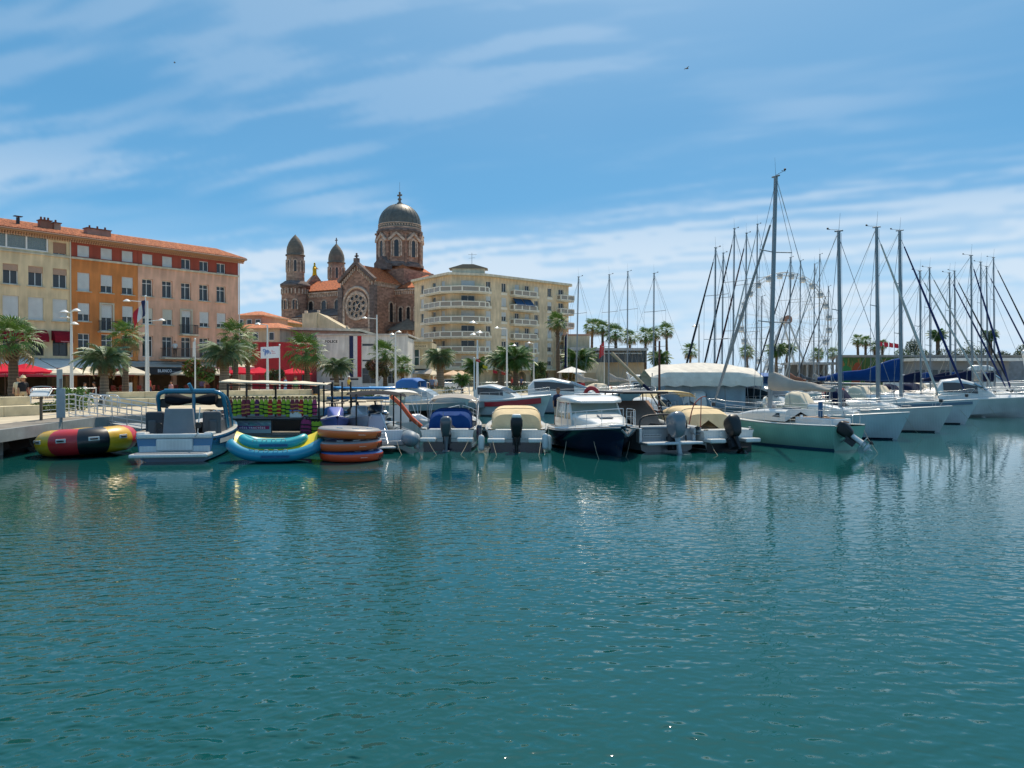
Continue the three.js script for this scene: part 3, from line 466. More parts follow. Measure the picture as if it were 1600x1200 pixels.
// each palm: kind, px of trunk, depth, py of the crown's heart, crown radius in px, trunk radius in m, label
const palmList = [
  ['fan', 21, 46, 533, 42, .26, 'tall fan palm with a dark trunk beside the stone bench'],
  ['feather', 163, 48, 560, 38, .24, 'grey-green feather palm standing before the orange house'],
  ['fan', 196, 56, 527, 28, .2, 'bright green fan palm partly behind the grey feather palm'],
  ['feather', 351, 60, 552, 36, .36, 'thick-trunked grey feather palm before the pink house'],
  ['fan', 368, 66, 527, 28, .22, 'fan palm rising behind the thick-trunked grey palm'],
  ['fan', 388, 70, 553, 20, .2, 'small dark palm leaning on the dark red wall'],
  ['fan', 480, 76, 551, 33, .26, 'fan palm where the red wing meets the white police wall'],
  ['feather', 526, 80, 572, 26, .24, 'drooping grey feather palm under the police lettering'],
  ['fan', 602, 84, 555, 24, .22, 'bright fan palm with a shaggy trunk right of the tricolour banner'],
  ['fan', 629, 86, 574, 20, .2, 'small fan palm beside the lettered cream house'],
  ['feather', 688, 88, 558, 25, .42, 'thick grey palm at the left corner of the apartment block'],
  ['feather', 783, 92, 563, 24, .36, 'grey feather palm left of the dark date palm'],
  ['date', 806, 90, 560, 31, .3, 'dark date palm with long arching fronds before the apartment block'],
  ['fan', 872, 98, 505, 18, .24, 'very tall fan palm at the right end of the apartment block'],
  ['date', 905, 104, 562, 28, .34, 'broad date palm in front of the pavilion'],
  ['date', 742, 96, 572, 20, .2, 'young palm behind the pale flag mast'],
  ['date', 722, 82, 593, 15, .12, 'low spiky palm in the bed below the apartment block'],
  ['fan', 924, 168, 512, 15, .3, 'tall fan palm, first of the cluster above the pavilion roof'],
  ['fan', 941, 160, 514, 14, .3, 'tall fan palm with a full trunk beside the pavilion mast'],
  ['fan', 963, 158, 522, 18, .34, 'widest fan palm of the cluster above the pavilion'],
  ['fan', 983, 166, 528, 14, .3, 'shorter fan palm behind the third grey mast'],
  ['fan', 1008, 160, 526, 15, .3, 'fan palm with a reddish trunk above the tented boat'],
  ['fan', 1024, 168, 522, 12, .3, 'fan palm touching the single mast beside the tented boat'],
  ['fan', 1042, 160, 517, 14, .28, 'slim fan palm standing apart right of the cluster'],
  ['date', 1030, 150, 560, 18, .3, 'low bushy palm below the slim fan palm'],
  ['fan', 1078, 190, 549, 14, .3, 'palm behind the lamp post at the tented boat'],
  ['fan', 1168, 200, 551, 13, .3, 'dark palm left of the big wheel among the masts'],
  ['date', 1213, 190, 548, 16, .34, 'bushy palm before the foot of the big wheel'],
  ['date', 1229, 195, 546, 14, .34, 'second bushy palm before the foot of the big wheel'],
  ['fan', 1278, 210, 554, 11, .3, 'small palm behind the long dark shed'],
  ['fan', 1301, 214, 553, 11, .3, 'small palm at the right rim of the big wheel'],
  ['fan', 1341, 170, 532, 10, .3, 'slim far palm left of the row of red flags'],
  ['fan', 1352, 172, 534, 10, .3, 'slim far palm, the right one of a pair by the red flags'],
  ['fan', 1366, 174, 542, 9, .3, 'short far palm before the red flags'],
  ['fan', 1378, 170, 539, 9, .3, 'far palm touching the red flags'],
  ['date', 1466, 150, 524, 14, .4, 'dark bushy palm on the mole between blue furled sails'],
  ['date', 1548, 150, 524, 13, .4, 'dark bushy palm on the mole behind the farthest masts'],
];
for (const [kind, px, d, py, rp, tr, label] of palmList) {
  const H = hy(py, d) - QY, o = makePalm(kind, H, rp * d / F * 1.17, tr, px); o.name = numbered(o.name); o.position.set(gx(px, d), QY, -d); scene.add(o); tag(o, label, 'palm', 'palms along the promenade');
}
// broad-leaved crowns: leaf-sized faces spread through lumpy volumes
function leafCloud(lobes, n, size, seed) {
  const r = rng(seed), pos = [];
  for (let i = 0; i < n; i++) {
    const L = lobes[Math.floor(r() * lobes.length)], u = r() * 2 - 1, a = r() * 6.283, k = Math.pow(.25 + .75 * r(), .45), s = Math.sqrt(1 - u * u);
    const c = V(L[0] + Math.cos(a) * s * L[3] * k, L[1] + u * L[4] * k, L[2] + Math.sin(a) * s * L[3] * k), z = size * (.6 + .8 * r());
    const t1 = V(r() - .5, r() - .5, r() - .5).normalize(), t2 = V(r() - .5, r() - .5, r() - .5).cross(t1).normalize();
    const A = c.clone().addScaledVector(t1, z), B = c.clone().addScaledVector(t2, z * .45), C = c.clone().addScaledVector(t1, -z), D = c.clone().addScaledVector(t2, -z * .45);
    pos.push(A.x, A.y, A.z, B.x, B.y, B.z, C.x, C.y, C.z, A.x, A.y, A.z, C.x, C.y, C.z, D.x, D.y, D.z);
  }
  const g = new THREE.BufferGeometry(); g.setAttribute('position', new THREE.Float32BufferAttribute(pos, 3)); g.computeVertexNormals(); return clean(g);
}
function tree(label, px, d, topPy, wPx, c1, c2, seed, name = 'street_tree', group = 'small street trees') {
  const o = thing(name, label, 'tree', gx(px, d), QY, -d, 0, group), r = rng(seed), H = hy(topPy, d) - QY, R = wPx * d / F / 2, g = new Geo(); g.bar(V(0, 0, 0), V(.05, H * .45, 0), .11, .08, 7);
  const lobes = []; for (let i = 0; i < 9; i++) { const a = i * 2.4, k = R * (.25 + .5 * r()), y = H * (.52 + .36 * r()); lobes.push([Math.cos(a) * k, y, Math.sin(a) * k, R * .5, H * .16]); g.bar(V(.05, H * (.3 + .15 * r()), 0), V(Math.cos(a) * k, y, Math.sin(a) * k), .05, .015, 5); }
  mesh('trunk', g, barkM, o); mesh('crown', leafCloud(lobes.slice(0, 6), 1500, .16, seed), leafM(c1), o); mesh('crown_tips', leafCloud(lobes.slice(3), 800, .15, seed + 1), leafM(c2), o); return o;
}
tree('young street tree with yellow-green and rusty leaves before the pink house', 309, 64, 557, 46, '#6f9a2e', '#93602f', 3);
tree('rusty olive street tree right of the tricolour banner', 589, 82, 563, 34, '#6d6a3a', '#7b4a32', 4);
tree('small dark green tree before the apartment arcade', 840, 100, 566, 26, '#557a3c', '#6d8a40', 6);
tree('yellowish shrubby tree beside the red stall', 890, 96, 575, 22, '#7c7a2f', '#a36a25', 7);
tree('rusty green shrub before the dark red wall', 428, 74, 574, 26, '#6d7a3c', '#8d5a3a', 8);
for (const [px, d, top, w, c, label] of [[1410, 160, 542, 36, '#557c33', 'broad green tree on the mole beside the red flags'], [1428, 165, 529, 22, '#3f5e2b', 'dark upright tree on the mole behind the light furled sail'], [1452, 150, 545, 40, '#4d6a30', 'low green tree on the mole behind the blue sails'], [1490, 155, 543, 44, '#46602b', 'dense dark tree on the mole behind the twin masts'], [1522, 155, 528, 38, '#50702f', 'tall rounded tree on the mole behind the far masts'], [1578, 150, 540, 36, '#445e2a', 'dark tree on the mole above the white motor yacht'], [1600, 150, 538, 30, '#4f6e33', 'green tree on the mole at its far end']]) tree(label, px, d, top, w, c, c, px, 'mole_tree', 'trees on the mole');
function hedge(label, px0, px1, d0, d1, h, seed, c = '#4f7a2d') { const x0 = gx(px0, d0), x1 = gx(px1, d1), lobes = [], n = Math.max(4, Math.round(Math.hypot(x1 - x0, d1 - d0) / .7)); for (let i = 0; i <= n; i++) { const t = i / n; lobes.push([(x1 - x0) * t, h * .5, -(d1 - d0) * t, .55, h * .5]); } const o = thing('hedge', label, 'hedge', x0, QY, -d0); mesh('foliage', leafCloud(lobes, n * 260, .09, seed), leafM(c), o); const st = new Geo(); for (const l of lobes) st.bar(V(l[0], 0, l[2]), V(l[0], h * .6, l[2]), .03); mesh('stems', st, barkM, o).userData.kind = 'stuff'; return o; }
hedge('bright green rounded hedge by the bicycle stand', 100, 128, 40, 41, 1.25, 1, '#6f9a35'); hedge('low grassy planting beside the stone bench', 52, 92, 38, 39, .5, 2, '#76893a'); hedge('low green hedge in the bed before the police station', 560, 625, 62, 66, .7, 3); hedge('clipped dark hedge under the thick grey palm', 672, 705, 76, 78, .8, 4, '#3f5f2c'); hedge('long clipped hedge before the apartment arcade', 800, 845, 84, 86, .8, 5, '#557a33');
hedge('bed of low green plants below the bright fan palm', 610, 640, 80, 81, .6, 6, '#668a3c');
// ------------------------------------------------------------------ church on the rise behind
const archPts = (w, h, n = 8) => { const p = [[-w / 2, 0]]; for (let i = 0; i <= n; i++) { const a = Math.PI - i / n * Math.PI; p.push([Math.cos(a) * w / 2, h - w / 2 + Math.sin(a) * w / 2]); } p.push([w / 2, 0]); return p; };
{
  const D = 190, cx = gx(617, D), cz = -D, al = rad(30);
  // local +z points along the transept towards the quay, local -x along the nave towards the two towers
  const o = thing('church', 'brown stone domed church with two pointed turrets and a rose window', 'church', cx, 0, cz, -al);
  const st = mat('#b08a76', .95, { map: T.stone }), dk = mat('#80706a', .95, { map: T.stone }), lt = mat('#dcc2ad', .95, { map: T.stone }), roof = mat('#d8713a', .85, { map: T.tiles }), lead = mat('#67665f', .5, { metalness: .15, map: T.rough }), tur = mat('#7d7264', .8, { map: T.rough }), hole = mat('#2a2c30', .15);
  const GY = 1;
  // raised arched window: light surround ring, dark pane set back inside it
  function arched(x, y, z, ry, w, h, sm = lt, par = o) { const outer = archPts(w + .5, h + .28), inner = archPts(w, h).map(([a, b]) => [a, b + .02]); const g = cg(`aw${w}${h}`, () => new Geo().ext(outer, .22, 0, 0, 0, 0, 0, 0, [inner])); const f = mesh('arched_window', g, sm, par); f.position.set(x, y, z); f.rotation.y = ry; mesh('pane', cg(`ap${w}${h}`, () => new Geo().ext(archPts(w, h), .03, 0, .02, .05)), hole, f); return f; }
  function corbels(x0, x1, y, z, ry, cxx, czz, h = .9) { const g = new Geo(), n = Math.round((x1 - x0) / .55); for (let i = 0; i < n; i++) g.box(.26, h, .24, x0 + (i + .5) * (x1 - x0) / n, y - h / 2, z + .12); g.box(x1 - x0, .28, .42, (x0 + x1) / 2, y + .15, z + .2); const m = mesh('corbel_table', g, lt, o); m.userData.kind = 'stuff'; m.rotation.y = ry; m.position.set(cxx, 0, czz); return m; }
  // nave
  mesh('nave_wall', new Geo().box(24, 24.2 - GY, 12, -14, (24.2 + GY) / 2, 0), st, o); corbels(-26, -5, 23.6, 6, 0, 0, 0);
  mesh('aisle_wall', new Geo().box(20, 17.5 - GY, 4, -14.5, (17.5 + GY) / 2, 8), st, o); corbels(-24.5, -5, 17, 10, 0, 0, 0, .7);
  mesh('aisle_roof', new Geo().ext([[0, 0], [4.4, 0], [0, 2.2]], 20, -4.5, 17.5, 6, -Math.PI / 2), dk, o).scale.set(1, 1, 1);
  mesh('nave_roof', new Geo().ext([[-6.6, 0], [6.6, 0], [0, 3.4]], 25, -26.5, 24.3, 0, Math.PI / 2), roof, o);
  for (let i = 0; i < 4; i++) { arched(-22 + i * 4.4, 18.9, 6.0, 0, 1.5, 2.9); arched(-22 + i * 4.4, 10.5, 10.0, 0, 1.6, 4); }
  // transept with gable and rose window
  const tz = 14, hw = 4.9;
  mesh('transept_wall', new Geo().ext([[-hw, GY], [hw, GY], [hw, 24.6], [0, 28.6], [-hw, 24.6]], tz - .2, 0, 0, 0), st, o);
  const gt = new Geo(), gl = Math.hypot(hw + .5, 4.2), ga = Math.atan2(4.2, hw + .5); for (const s of [-1, 1]) gt.box(gl, .75, 1.1, s * (hw + .4) / 2, 26.9, tz - .1, 0, 0, -s * ga); gt.box(1, 1.2, 1, 0, 29.4, tz - .1).box(.3, 1.8, .3, 0, 30.3, tz - .1).box(1, .3, .3, 0, 30.5, tz - .1); mesh('gable_coping', gt, dk, o);
  const gd2 = new Geo(); for (const s of [-1, 1]) for (let i = 0; i < 9; i++) { const t = (i + .6) / 9.4; gd2.box(.24, .9, .3, s * (hw * (1 - t) + .05), 24.6 + 4 * t - .75, tz); } const gk = mesh('gable_corbels', gd2, lt, o); gk.userData.kind = 'stuff';
  mesh('transept_roof', new Geo().ext([[-hw - .6, 0], [hw + .6, 0], [0, 4.1]], tz - .5, 0, 24.55, 0), roof, o);
  corbels(0, tz - .3, 24.4, hw, Math.PI / 2, 0, tz - .3); 
  // rose window: ring, spokes and petals with dark glass behind
  const ring = new THREE.Shape(); ring.absarc(0, 0, 3.35, 0, Math.PI * 2); const rh = new THREE.Path(); rh.absarc(0, 0, 2.75, 0, Math.PI * 2); ring.holes.push(rh);
  const rose = new Geo().at(new THREE.ExtrudeGeometry(ring, { depth: .35, bevelEnabled: false, curveSegments: 32 }), 0, 0, 0);
  rose.at(new THREE.TorusGeometry(1.35, .14, 6, 24), 0, 0, .2).at(new THREE.TorusGeometry(.35, .14, 6, 12), 0, 0, .2);
  for (let i = 0; i < 10; i++) { const a = i / 10 * Math.PI * 2; rose.bar(V(Math.cos(a) * 1.35, Math.sin(a) * 1.35, .18), V(Math.cos(a) * 2.8, Math.sin(a) * 2.8, .18), .13).at(new THREE.TorusGeometry(.55, .12, 5, 12), Math.cos(a + .314) * 2.18, Math.sin(a + .314) * 2.18, .18); if (i % 2) rose.bar(V(0, 0, .18), V(Math.cos(a) * 1.4, Math.sin(a) * 1.4, .18), .12); }
  const rw = mesh('rose_window', rose, lt, o); rw.position.set(.1, 19, tz - .15); mesh('pane', new Geo().at(new THREE.CylinderGeometry(2.8, 2.8, .04, 28), 0, 0, .03, Math.PI / 2), hole, rw);
  mesh('rose_arch', new Geo().at(new THREE.TorusGeometry(3.9, .35, 8, 28, Math.PI), 0, 19.4, tz - .1).box(.7, 9, .5, -3.9, 14.9, tz - .12).box(.7, 9, .5, 3.9, 14.9, tz - .12).box(8.6, .7, .9, 0, 13.4, tz), lt, o);
  mesh('gable_buttress', new Geo().box(1.3, 23, 1.2, -hw + .1, 12, tz - .3).box(1.3, 23, 1.2, hw - .1, 12, tz - .3), dk, o);
  for (const z of [3.2, 5.4]) arched(hw, 15.5, z + 2.2, Math.PI / 2, 1.3, 4.6);
  // choir, apse chapel and side porch
  mesh('choir_wall', new Geo().box(11, 23.4 - GY, 13, 9.5, (23.4 + GY) / 2, -.5), st, o); corbels(4.9, 15, 22.9, 6, 0, 0, 0); corbels(-6.5, 6.5, 22.9, 15, Math.PI / 2, 0, 0);
  mesh('choir_roof', new Geo().lathe([[8.6, 0], [0, 3.6]], 4, 9.5, 23.6, -.5, Math.PI / 4), roof, o);
  for (let i = 0; i < 4; i++) arched(6.6 + i * 2.3, 15.6, 6.02, 0, 1.0, 3.4);
  for (let i = 0; i < 3; i++) arched(15.02, 15.6, -4 + i * 3.6, Math.PI / 2, 1.2, 3.6);
  mesh('chapel_wall', new Geo().cyl(4.2, 12.4, 9, GY, 6.4, 4.2, 10), st, o); mesh('chapel_roof', new Geo().lathe([[4.9, 0], [4.3, .6], [0, 3]], 10, 9, 13.3, 6.4), tur, o);
  { const g = new Geo(); for (let i = 0; i < 20; i++) { const a = i / 20 * Math.PI * 2; g.box(.35, .9, .3, 9 + Math.cos(a) * 4.3, 12.7, 6.4 + Math.sin(a) * 4.3, -a); } const m = mesh('chapel_corbels', g, lt, o); m.userData.kind = 'stuff'; }
  // crossing, drum and dome
  mesh('crossing', new Geo().box(12, 28.5 - GY, 12, 0, (28.5 + GY) / 2, -2), st, o);
  mesh('crossing_roof', new Geo().lathe([[8.2, 0], [5.6, 1.6]], 4, 0, 28.4, -2, Math.PI / 4), roof, o);
  const Y0 = 29.4, R = 5.45, DZ = -2;
  mesh('drum', new Geo().cyl(R, 9.6, 0, Y0, DZ, R, 16), mat('#ba9480', .95, { map: T.stone }), o);
  mesh('drum_base', new Geo().lathe([[R + .55, 0], [R + .55, .7], [R + .2, 1], [R, 1.2]], 16, 0, Y0, DZ), dk, o);
  for (let i = 0; i < 8; i++) {
    const a = i / 8 * Math.PI * 2 + rad(30), s = Math.sin(a), c = Math.cos(a);
    arched(s * (R * .985), Y0 + 2.3, DZ + c * (R * .985), a, 1.1, 4.1);
    const b = a + Math.PI / 8; mesh('drum_column', cg('dcol', () => new Geo().cyl(.34, 7.2, 0, 0, 0, .34, 8).box(.95, .45, .95, 0, 7.3, 0)), st, o).position.set(Math.sin(b) * (R + .12), Y0 + .9, DZ + Math.cos(b) * (R + .12));
    const ar = mesh('drum_gable', cg('dgab', () => new Geo().ext([[-1.95, 0], [-1.55, 0], [0, 1.5], [1.55, 0], [1.95, 0], [1.95, .5], [0, 2.2], [-1.95, .5]], .5)), lt, o); ar.position.set(s * R * .98, Y0 + 6.2, DZ + c * R * .98); ar.rotation.y = a;
    const ac = mesh('drum_arch', cg('darc', () => new Geo().at(new THREE.TorusGeometry(1.15, .2, 6, 14, Math.PI), 0, 0, 0).box(.35, 3.2, .35, -1.15, -1.6, 0).box(.35, 3.2, .35, 1.15, -1.6, 0)), lt, o); ac.position.set(s * R, Y0 + 5.7, DZ + c * R); ac.rotation.y = a;
  }
  mesh('dome_cornice', new Geo().lathe([[R - .2, 0], [R + .25, .25], [R + .3, .8], [R - .1, 1]], 24, 0, Y0 + 8.3, DZ), dk, o);
  const prof = [[5.15, 0], [5.2, .9], [5.22, 1.6]]; for (let i = 0; i <= 12; i++) { const a = i / 12 * Math.PI / 2; prof.push([Math.max(.01, 5.2 * Math.cos(a)), 1.7 + 5.2 * Math.sin(a)]); }
  const dome = mesh('dome', new Geo().lathe(prof, 40, 0, Y0 + 9.2, DZ), lead, o);
  mesh('dome_ribs', (() => { const g = new Geo(); for (let i = 0; i < 24; i++) { const a = i / 24 * Math.PI * 2; g.tube(prof.slice(3, 14).map(([r, y]) => V(Math.cos(a) * (r + .02), Y0 + 9.2 + y, DZ + Math.sin(a) * (r + .0))), .035, 12, 4); } return g; })(), lead, dome).userData.kind = 'stuff';
  mesh('dome_band', (() => { const g = new Geo(); g.lathe([[5.24, .35], [5.34, .4], [5.34, .55], [5.24, .6]], 40, 0, Y0 + 9.2, DZ).lathe([[5.24, 1.35], [5.34, 1.4], [5.34, 1.55], [5.24, 1.6]], 40, 0, Y0 + 9.2, DZ); for (let i = 0; i < 48; i++) { const a = i / 48 * Math.PI * 2; g.box(.3, .4, .1, Math.sin(a) * 5.26, Y0 + 10.2, DZ + Math.cos(a) * 5.26, a, 0, .78); } return g; })(), lt, dome).userData.kind = 'stuff';
  mesh('finial', new Geo().lathe([[.7, 0], [.75, .3], [.35, .6], [.3, 1], [.55, 1.3], [.3, 1.6]], 12, 0, Y0 + 16, DZ).box(.3, 1.6, .3, 0, Y0 + 18.1, DZ).box(1, .3, .3, 0, Y0 + 18.3, DZ).sph(.28, 0, Y0 + 18.9, DZ).sph(.25, .5, Y0 + 18.3, DZ).sph(.25, -.5, Y0 + 18.3, DZ).bar(V(0, Y0 + 19, DZ), V(0, Y0 + 21.5, DZ), .03), mat('#6b635b', .8), dome);
  mesh('roof_pedestal', new Geo().ext([[-2, 0], [2, 0], [2, 1.6], [0, 3.4], [-2, 1.6]], 2, 0, 28.4, 3.4), dk, o);
  // west front: two turrets on octagonal towers, gable with the gilded statue
  for (const [z, name] of [[7.5, 'turret'], [-7.5, 'turret']]) {
    const x = -26, t = mesh('tower', new Geo().cyl(3.5, 25.5 - GY, x, GY, z, 3.4, 8), st, o);
    mesh('tower_cornice', new Geo().lathe([[3.3, 0], [4, .5], [4, 1], [3.2, 1.5], [2.7, 1.9]], 8, x, 25, z, Math.PI / 8), dk, t);
    const cb = new Geo(); for (let i = 0; i < 24; i++) { const a = i / 24 * Math.PI * 2; cb.box(.3, 1.3, .3, x + Math.cos(a) * 3.42, 24.2, z + Math.sin(a) * 3.42, -a); } mesh('tower_corbels', cb, lt, t).userData.kind = 'stuff';
    mesh('turret', new Geo().cyl(2.35, 6.6, x, 26.8, z, 2.2, 12), mat('#b89a86', .95, { map: T.stone }), t);
    for (let i = 0; i < 8; i++) { const a = i / 8 * Math.PI * 2; arched(x + Math.sin(a) * 2.15, 29.2, z + Math.cos(a) * 2.15, a, .62, 2.9, lt, t); }
    mesh('turret_dome', new Geo().lathe([[2.45, 0], [2.45, .25], [2.15, .4], [2.2, 1.2], [2.05, 2.2], [1.65, 3.3], [1.05, 4.3], [.45, 5], [.16, 5.3], [.01, 5.5]], 20, x, 33.4, z), tur, t);
    if (z < 0) mesh('cross', new Geo().box(.2, 1.7, .2, x, 39.5, z).box(.9, .2, .2, x, 39.7, z), dk, t);
    for (let i = 0; i < 3; i++) { const a = -.75 + i * .75; arched(x + Math.sin(a) * 3.25, 19.6, z + Math.cos(a) * 3.25, a, 1.1, 2.4, lt, t); arched(x + Math.sin(a) * 3.25, 13, z + Math.cos(a) * 3.25, a, 1.1, 3, lt, t); }
  }
  mesh('west_gable', new Geo().ext([[-5, GY], [5, GY], [5, 25], [0, 29.5], [-5, 25]], 1.6, -27.5, 0, 0, Math.PI / 2), st, o);
  mesh('statue', new Geo().lathe([[.5, 0], [.62, .2], [.5, 1], [.55, 1.8], [.42, 2.4], [.2, 2.7], [.28, 3], [.2, 3.35], [.01, 3.5]], 12, -26.7, 29.3, 0).bar(V(-26.4, 31.5, .2), V(-26, 31, .6), .13).bar(V(-26.4, 31.5, -.2), V(-26, 31, -.6), .13), mat('#d8a520', .35, { metalness: .7 }), o).userData.label = 'gilded standing statue on the gable';
}
// ------------------------------------------------------------------ apartment block
{
  const o = thing('apartment_block', 'cream apartment block with rounded corner balconies and flat roof', 'apartment block', 0, 0, 0, 0);
  const W = mat('#f2d9b2', .9, { map: T.plaster }), slab = mat('#e9dcc0', .85, { map: T.plaster }), rail = mat('#ece3cf', .8), tint = mat('#a79a88', .25, { map: T.gel });
  const C0 = [gx(705, 141), -141], C1 = [gx(757, 143), -143], L = [-.6, -.8], R = [.731, -.682], LL = 13.4, RL = 22.9, TOP = 21.3;
  const A = [C0[0] + L[0] * LL, C0[1] + L[1] * LL], B = [C1[0] + R[0] * RL, C1[1] + R[1] * RL];
  const FL = [4.4, 7.2, 9.95, 12.7, 15.45, 18.2];       // floor levels
  // three facades, each with its own frame: x along, z out
  const fac = [[A, C0], [C0, C1], [C1, B]].map(([p, q]) => ({ p, q, len: Math.hypot(q[0] - p[0], q[1] - p[1]), turn: turnTo(q[0] - p[0], q[1] - p[1]) }));
  const hold = (f, name, g, m) => { const k = mesh(name, g, m, o); k.position.set(f.p[0], 0, f.p[1]); k.rotation.y = f.turn; return k; };
  const cols = [[[3.0, 1.15], [7.4, 1.2], [10.6, 1.2]], [[3.2, 2.6]], [[1.0, 1.2], [4.9, 1.25], [8.3, 1.2], [11.0, 1.2], [13.6, 1.15], [17.3, 1.2], [20.6, 1.5]]];
  const r = rng(9);
  fac.forEach((f, k) => {
    const open = [], wins = [];
    FL.forEach((y, n) => { for (const [x, w] of cols[k]) { const door = (k === 0 && x > 5) || k === 1 || (k === 2 && ((x > 7 && x < 12) || x > 20)); const y0 = y + (door ? .12 : .55), y1 = y + 2.25; open.push(rect(x, y0, y1, w)); wins.push([x, y0, y1, w, n, door]); } });
    const arches = []; if (k === 2) for (let i = 0; i < 6; i++) arches.push(archPts(2.2, 2.7).map(([a, b]) => [a + 3 + i * 3.3, b + QY + .02])); else arches.push(rect(f.len / 2, QY + .02, QY + 2.7, f.len * .7));
    hold(f, 'facade_wall', new Geo().ext([[0, QY - .2], [f.len, QY - .2], [f.len, TOP], [0, TOP]], .4, 0, 0, -.4, 0, 0, 0, [...open, ...arches]), W);
    hold(f, 'inner_wall', new Geo().box(f.len - .8, TOP - 4.4, .1, f.len / 2, (TOP + 4.4) / 2, -1), M.dark); hold(f, 'arcade_wall', new Geo().box(f.len - .9, 3.2, .1, f.len / 2, QY + 1.5, -1.8), W);
    for (const [x, y0, y1, w, n, door] of wins) {
      const s = r(), win = windowIn(o, 0, 0, y1 - y0, w, { shut: s < .42 ? 1 : s < .6 ? .5 : 0, sill: !door });
      const c = Math.cos(f.turn), sn = Math.sin(f.turn), z = -.2; win.position.set(f.p[0] + c * x + sn * z, y0, f.p[1] - sn * x + c * z); win.rotation.y = f.turn;
      if (!door) { const pa = mesh('parapet', cg('apar' + w, () => new Geo().box(w + .3, .5, .06, 0, 0, 0)), rail, o); pa.position.set(f.p[0] + c * x + sn * .05, y0 - .32, f.p[1] - sn * x + c * .05); pa.rotation.y = f.turn; }
    }
  });
  mesh('back_wall', new Geo().ext([[A[0], -A[1]], [B[0], -B[1]], [B[0] - 10, -B[1] + 11], [A[0] - 1.1, -A[1] + 12]], TOP - .5, 0, .2, 0, 0, -Math.PI / 2), W, o);
  const outline = (d) => { const n0 = [-L[1], L[0]], n1 = [-R[1] , R[0]]; const off = (p, n, s) => [p[0] + n[0] * s, p[1] + n[1] * s]; const nL = [-.8, .6], nR = [.682, .731], nC = [0.33 * 0 - .06, 1]; return [off(A, nL, d), off(C0, [(nL[0] + nC[0]) / 1.5, (nL[1] + nC[1]) / 1.5], d), off(C1, [(nR[0] + nC[0]) / 1.5, (nR[1] + nC[1]) / 1.5], d), off(B, nR, d)]; };
  const poly = (pts) => pts.map(([x, z]) => [x, -z]);
  const rf = outline(.85); mesh('roof_slab', new Geo().ext(poly([...rf, [B[0] + .8, B[1] - .6], [B[0] - 10, B[1] - 12], [A[0] - 1.2, A[1] - 12], [A[0] - .6, A[1] - .5]]), .42, 0, TOP, 0, 0, -Math.PI / 2, 0, [], 0), slab, o);
  const mid = [(C0[0] + C1[0]) / 2, (C0[1] + C1[1]) / 2 - 2.6];
  const ph = mesh('roof_house', new Geo().box(6, 1.1, 3, mid[0], TOP + .95, mid[1]), slab, o); mesh('roof_house_cap', new Geo().ext([[-3.6, 0], [3.6, 0], [1, .75], [-1, .75]], 3.6, mid[0], TOP + 1.5, mid[1] - 1.8), mat('#6e675c', .8), ph);
  mesh('aerial', new Geo().bar(V(mid[0] + .6, TOP + 1.6, mid[1]), V(mid[0] + .6, TOP + 4.6, mid[1]), .04).bar(V(mid[0] - .1, TOP + 4.3, mid[1]), V(mid[0] + 1.5, TOP + 4.3, mid[1]), .025).bar(V(mid[0], TOP + 3.6, mid[1]), V(mid[0] + 1.2, TOP + 3.7, mid[1]), .025), M.grey, ph);
  // corner balconies: slab, posts and tinted panels on each floor
  const bal = (name, pts, y, inner) => {
    const b = mesh(name, new Geo().ext(poly([...pts, ...inner]), .26, 0, y - .28, 0, 0, -Math.PI / 2), slab, o), posts = new Geo();
    for (let i = 0; i < pts.length - 1; i++) {
      const [p, q] = [pts[i], pts[i + 1]], len = Math.hypot(q[0] - p[0], q[1] - p[1]), t = turnTo(q[0] - p[0], q[1] - p[1]), n = Math.max(1, Math.round(len / 2.2)), cxx = (p[0] + q[0]) / 2, czz = (p[1] + q[1]) / 2;
      posts.box(len, .16, .2, cxx, y + .98, czz, t).box(len, .16, .2, cxx, y + .08, czz, t);
      for (let j = 0; j <= n; j++) posts.box(.22, .8, .18, p[0] + (q[0] - p[0]) * j / n, y + .5, p[1] + (q[1] - p[1]) * j / n, t);
      for (let j = 0; j < n; j++) mesh('balcony_panel', new Geo().box(len / n - .24, .66, .05, p[0] + (q[0] - p[0]) * (j + .5) / n, y + .53, p[1] + (q[1] - p[1]) * (j + .5) / n, t), tint, b);
    }
    mesh('balcony_rail', posts, rail, b); return b;
  };
  const on = (k, x, out) => { const f = fac[k], c = Math.cos(f.turn), s = Math.sin(f.turn); return [f.p[0] + c * x + s * out, f.p[1] - s * x + c * out]; };
  FL.forEach((y, n) => {
    bal('corner_balcony', [on(0, 5.4, .1), on(0, 5.9, 1.3), on(0, 12.4, 1.75), on(1, 1.6, 1.9), on(1, 4.8, 1.9), on(1, 6.1, 1.3), on(2, .1, 1.15)], y, [on(2, 0, .01), on(1, 3, .01), on(0, 13, .01)]);
    bal('side_balcony', [on(2, 6.4, .1), on(2, 6.4, 1.3), on(2, 12.4, 1.3), on(2, 12.4, .1)], y, []);
    bal('end_balcony', [on(2, 19.3, .1), on(2, 19.3, 1.2), on(2, 23.2, 1.2), on(2, 23.2, .1)], y, []);
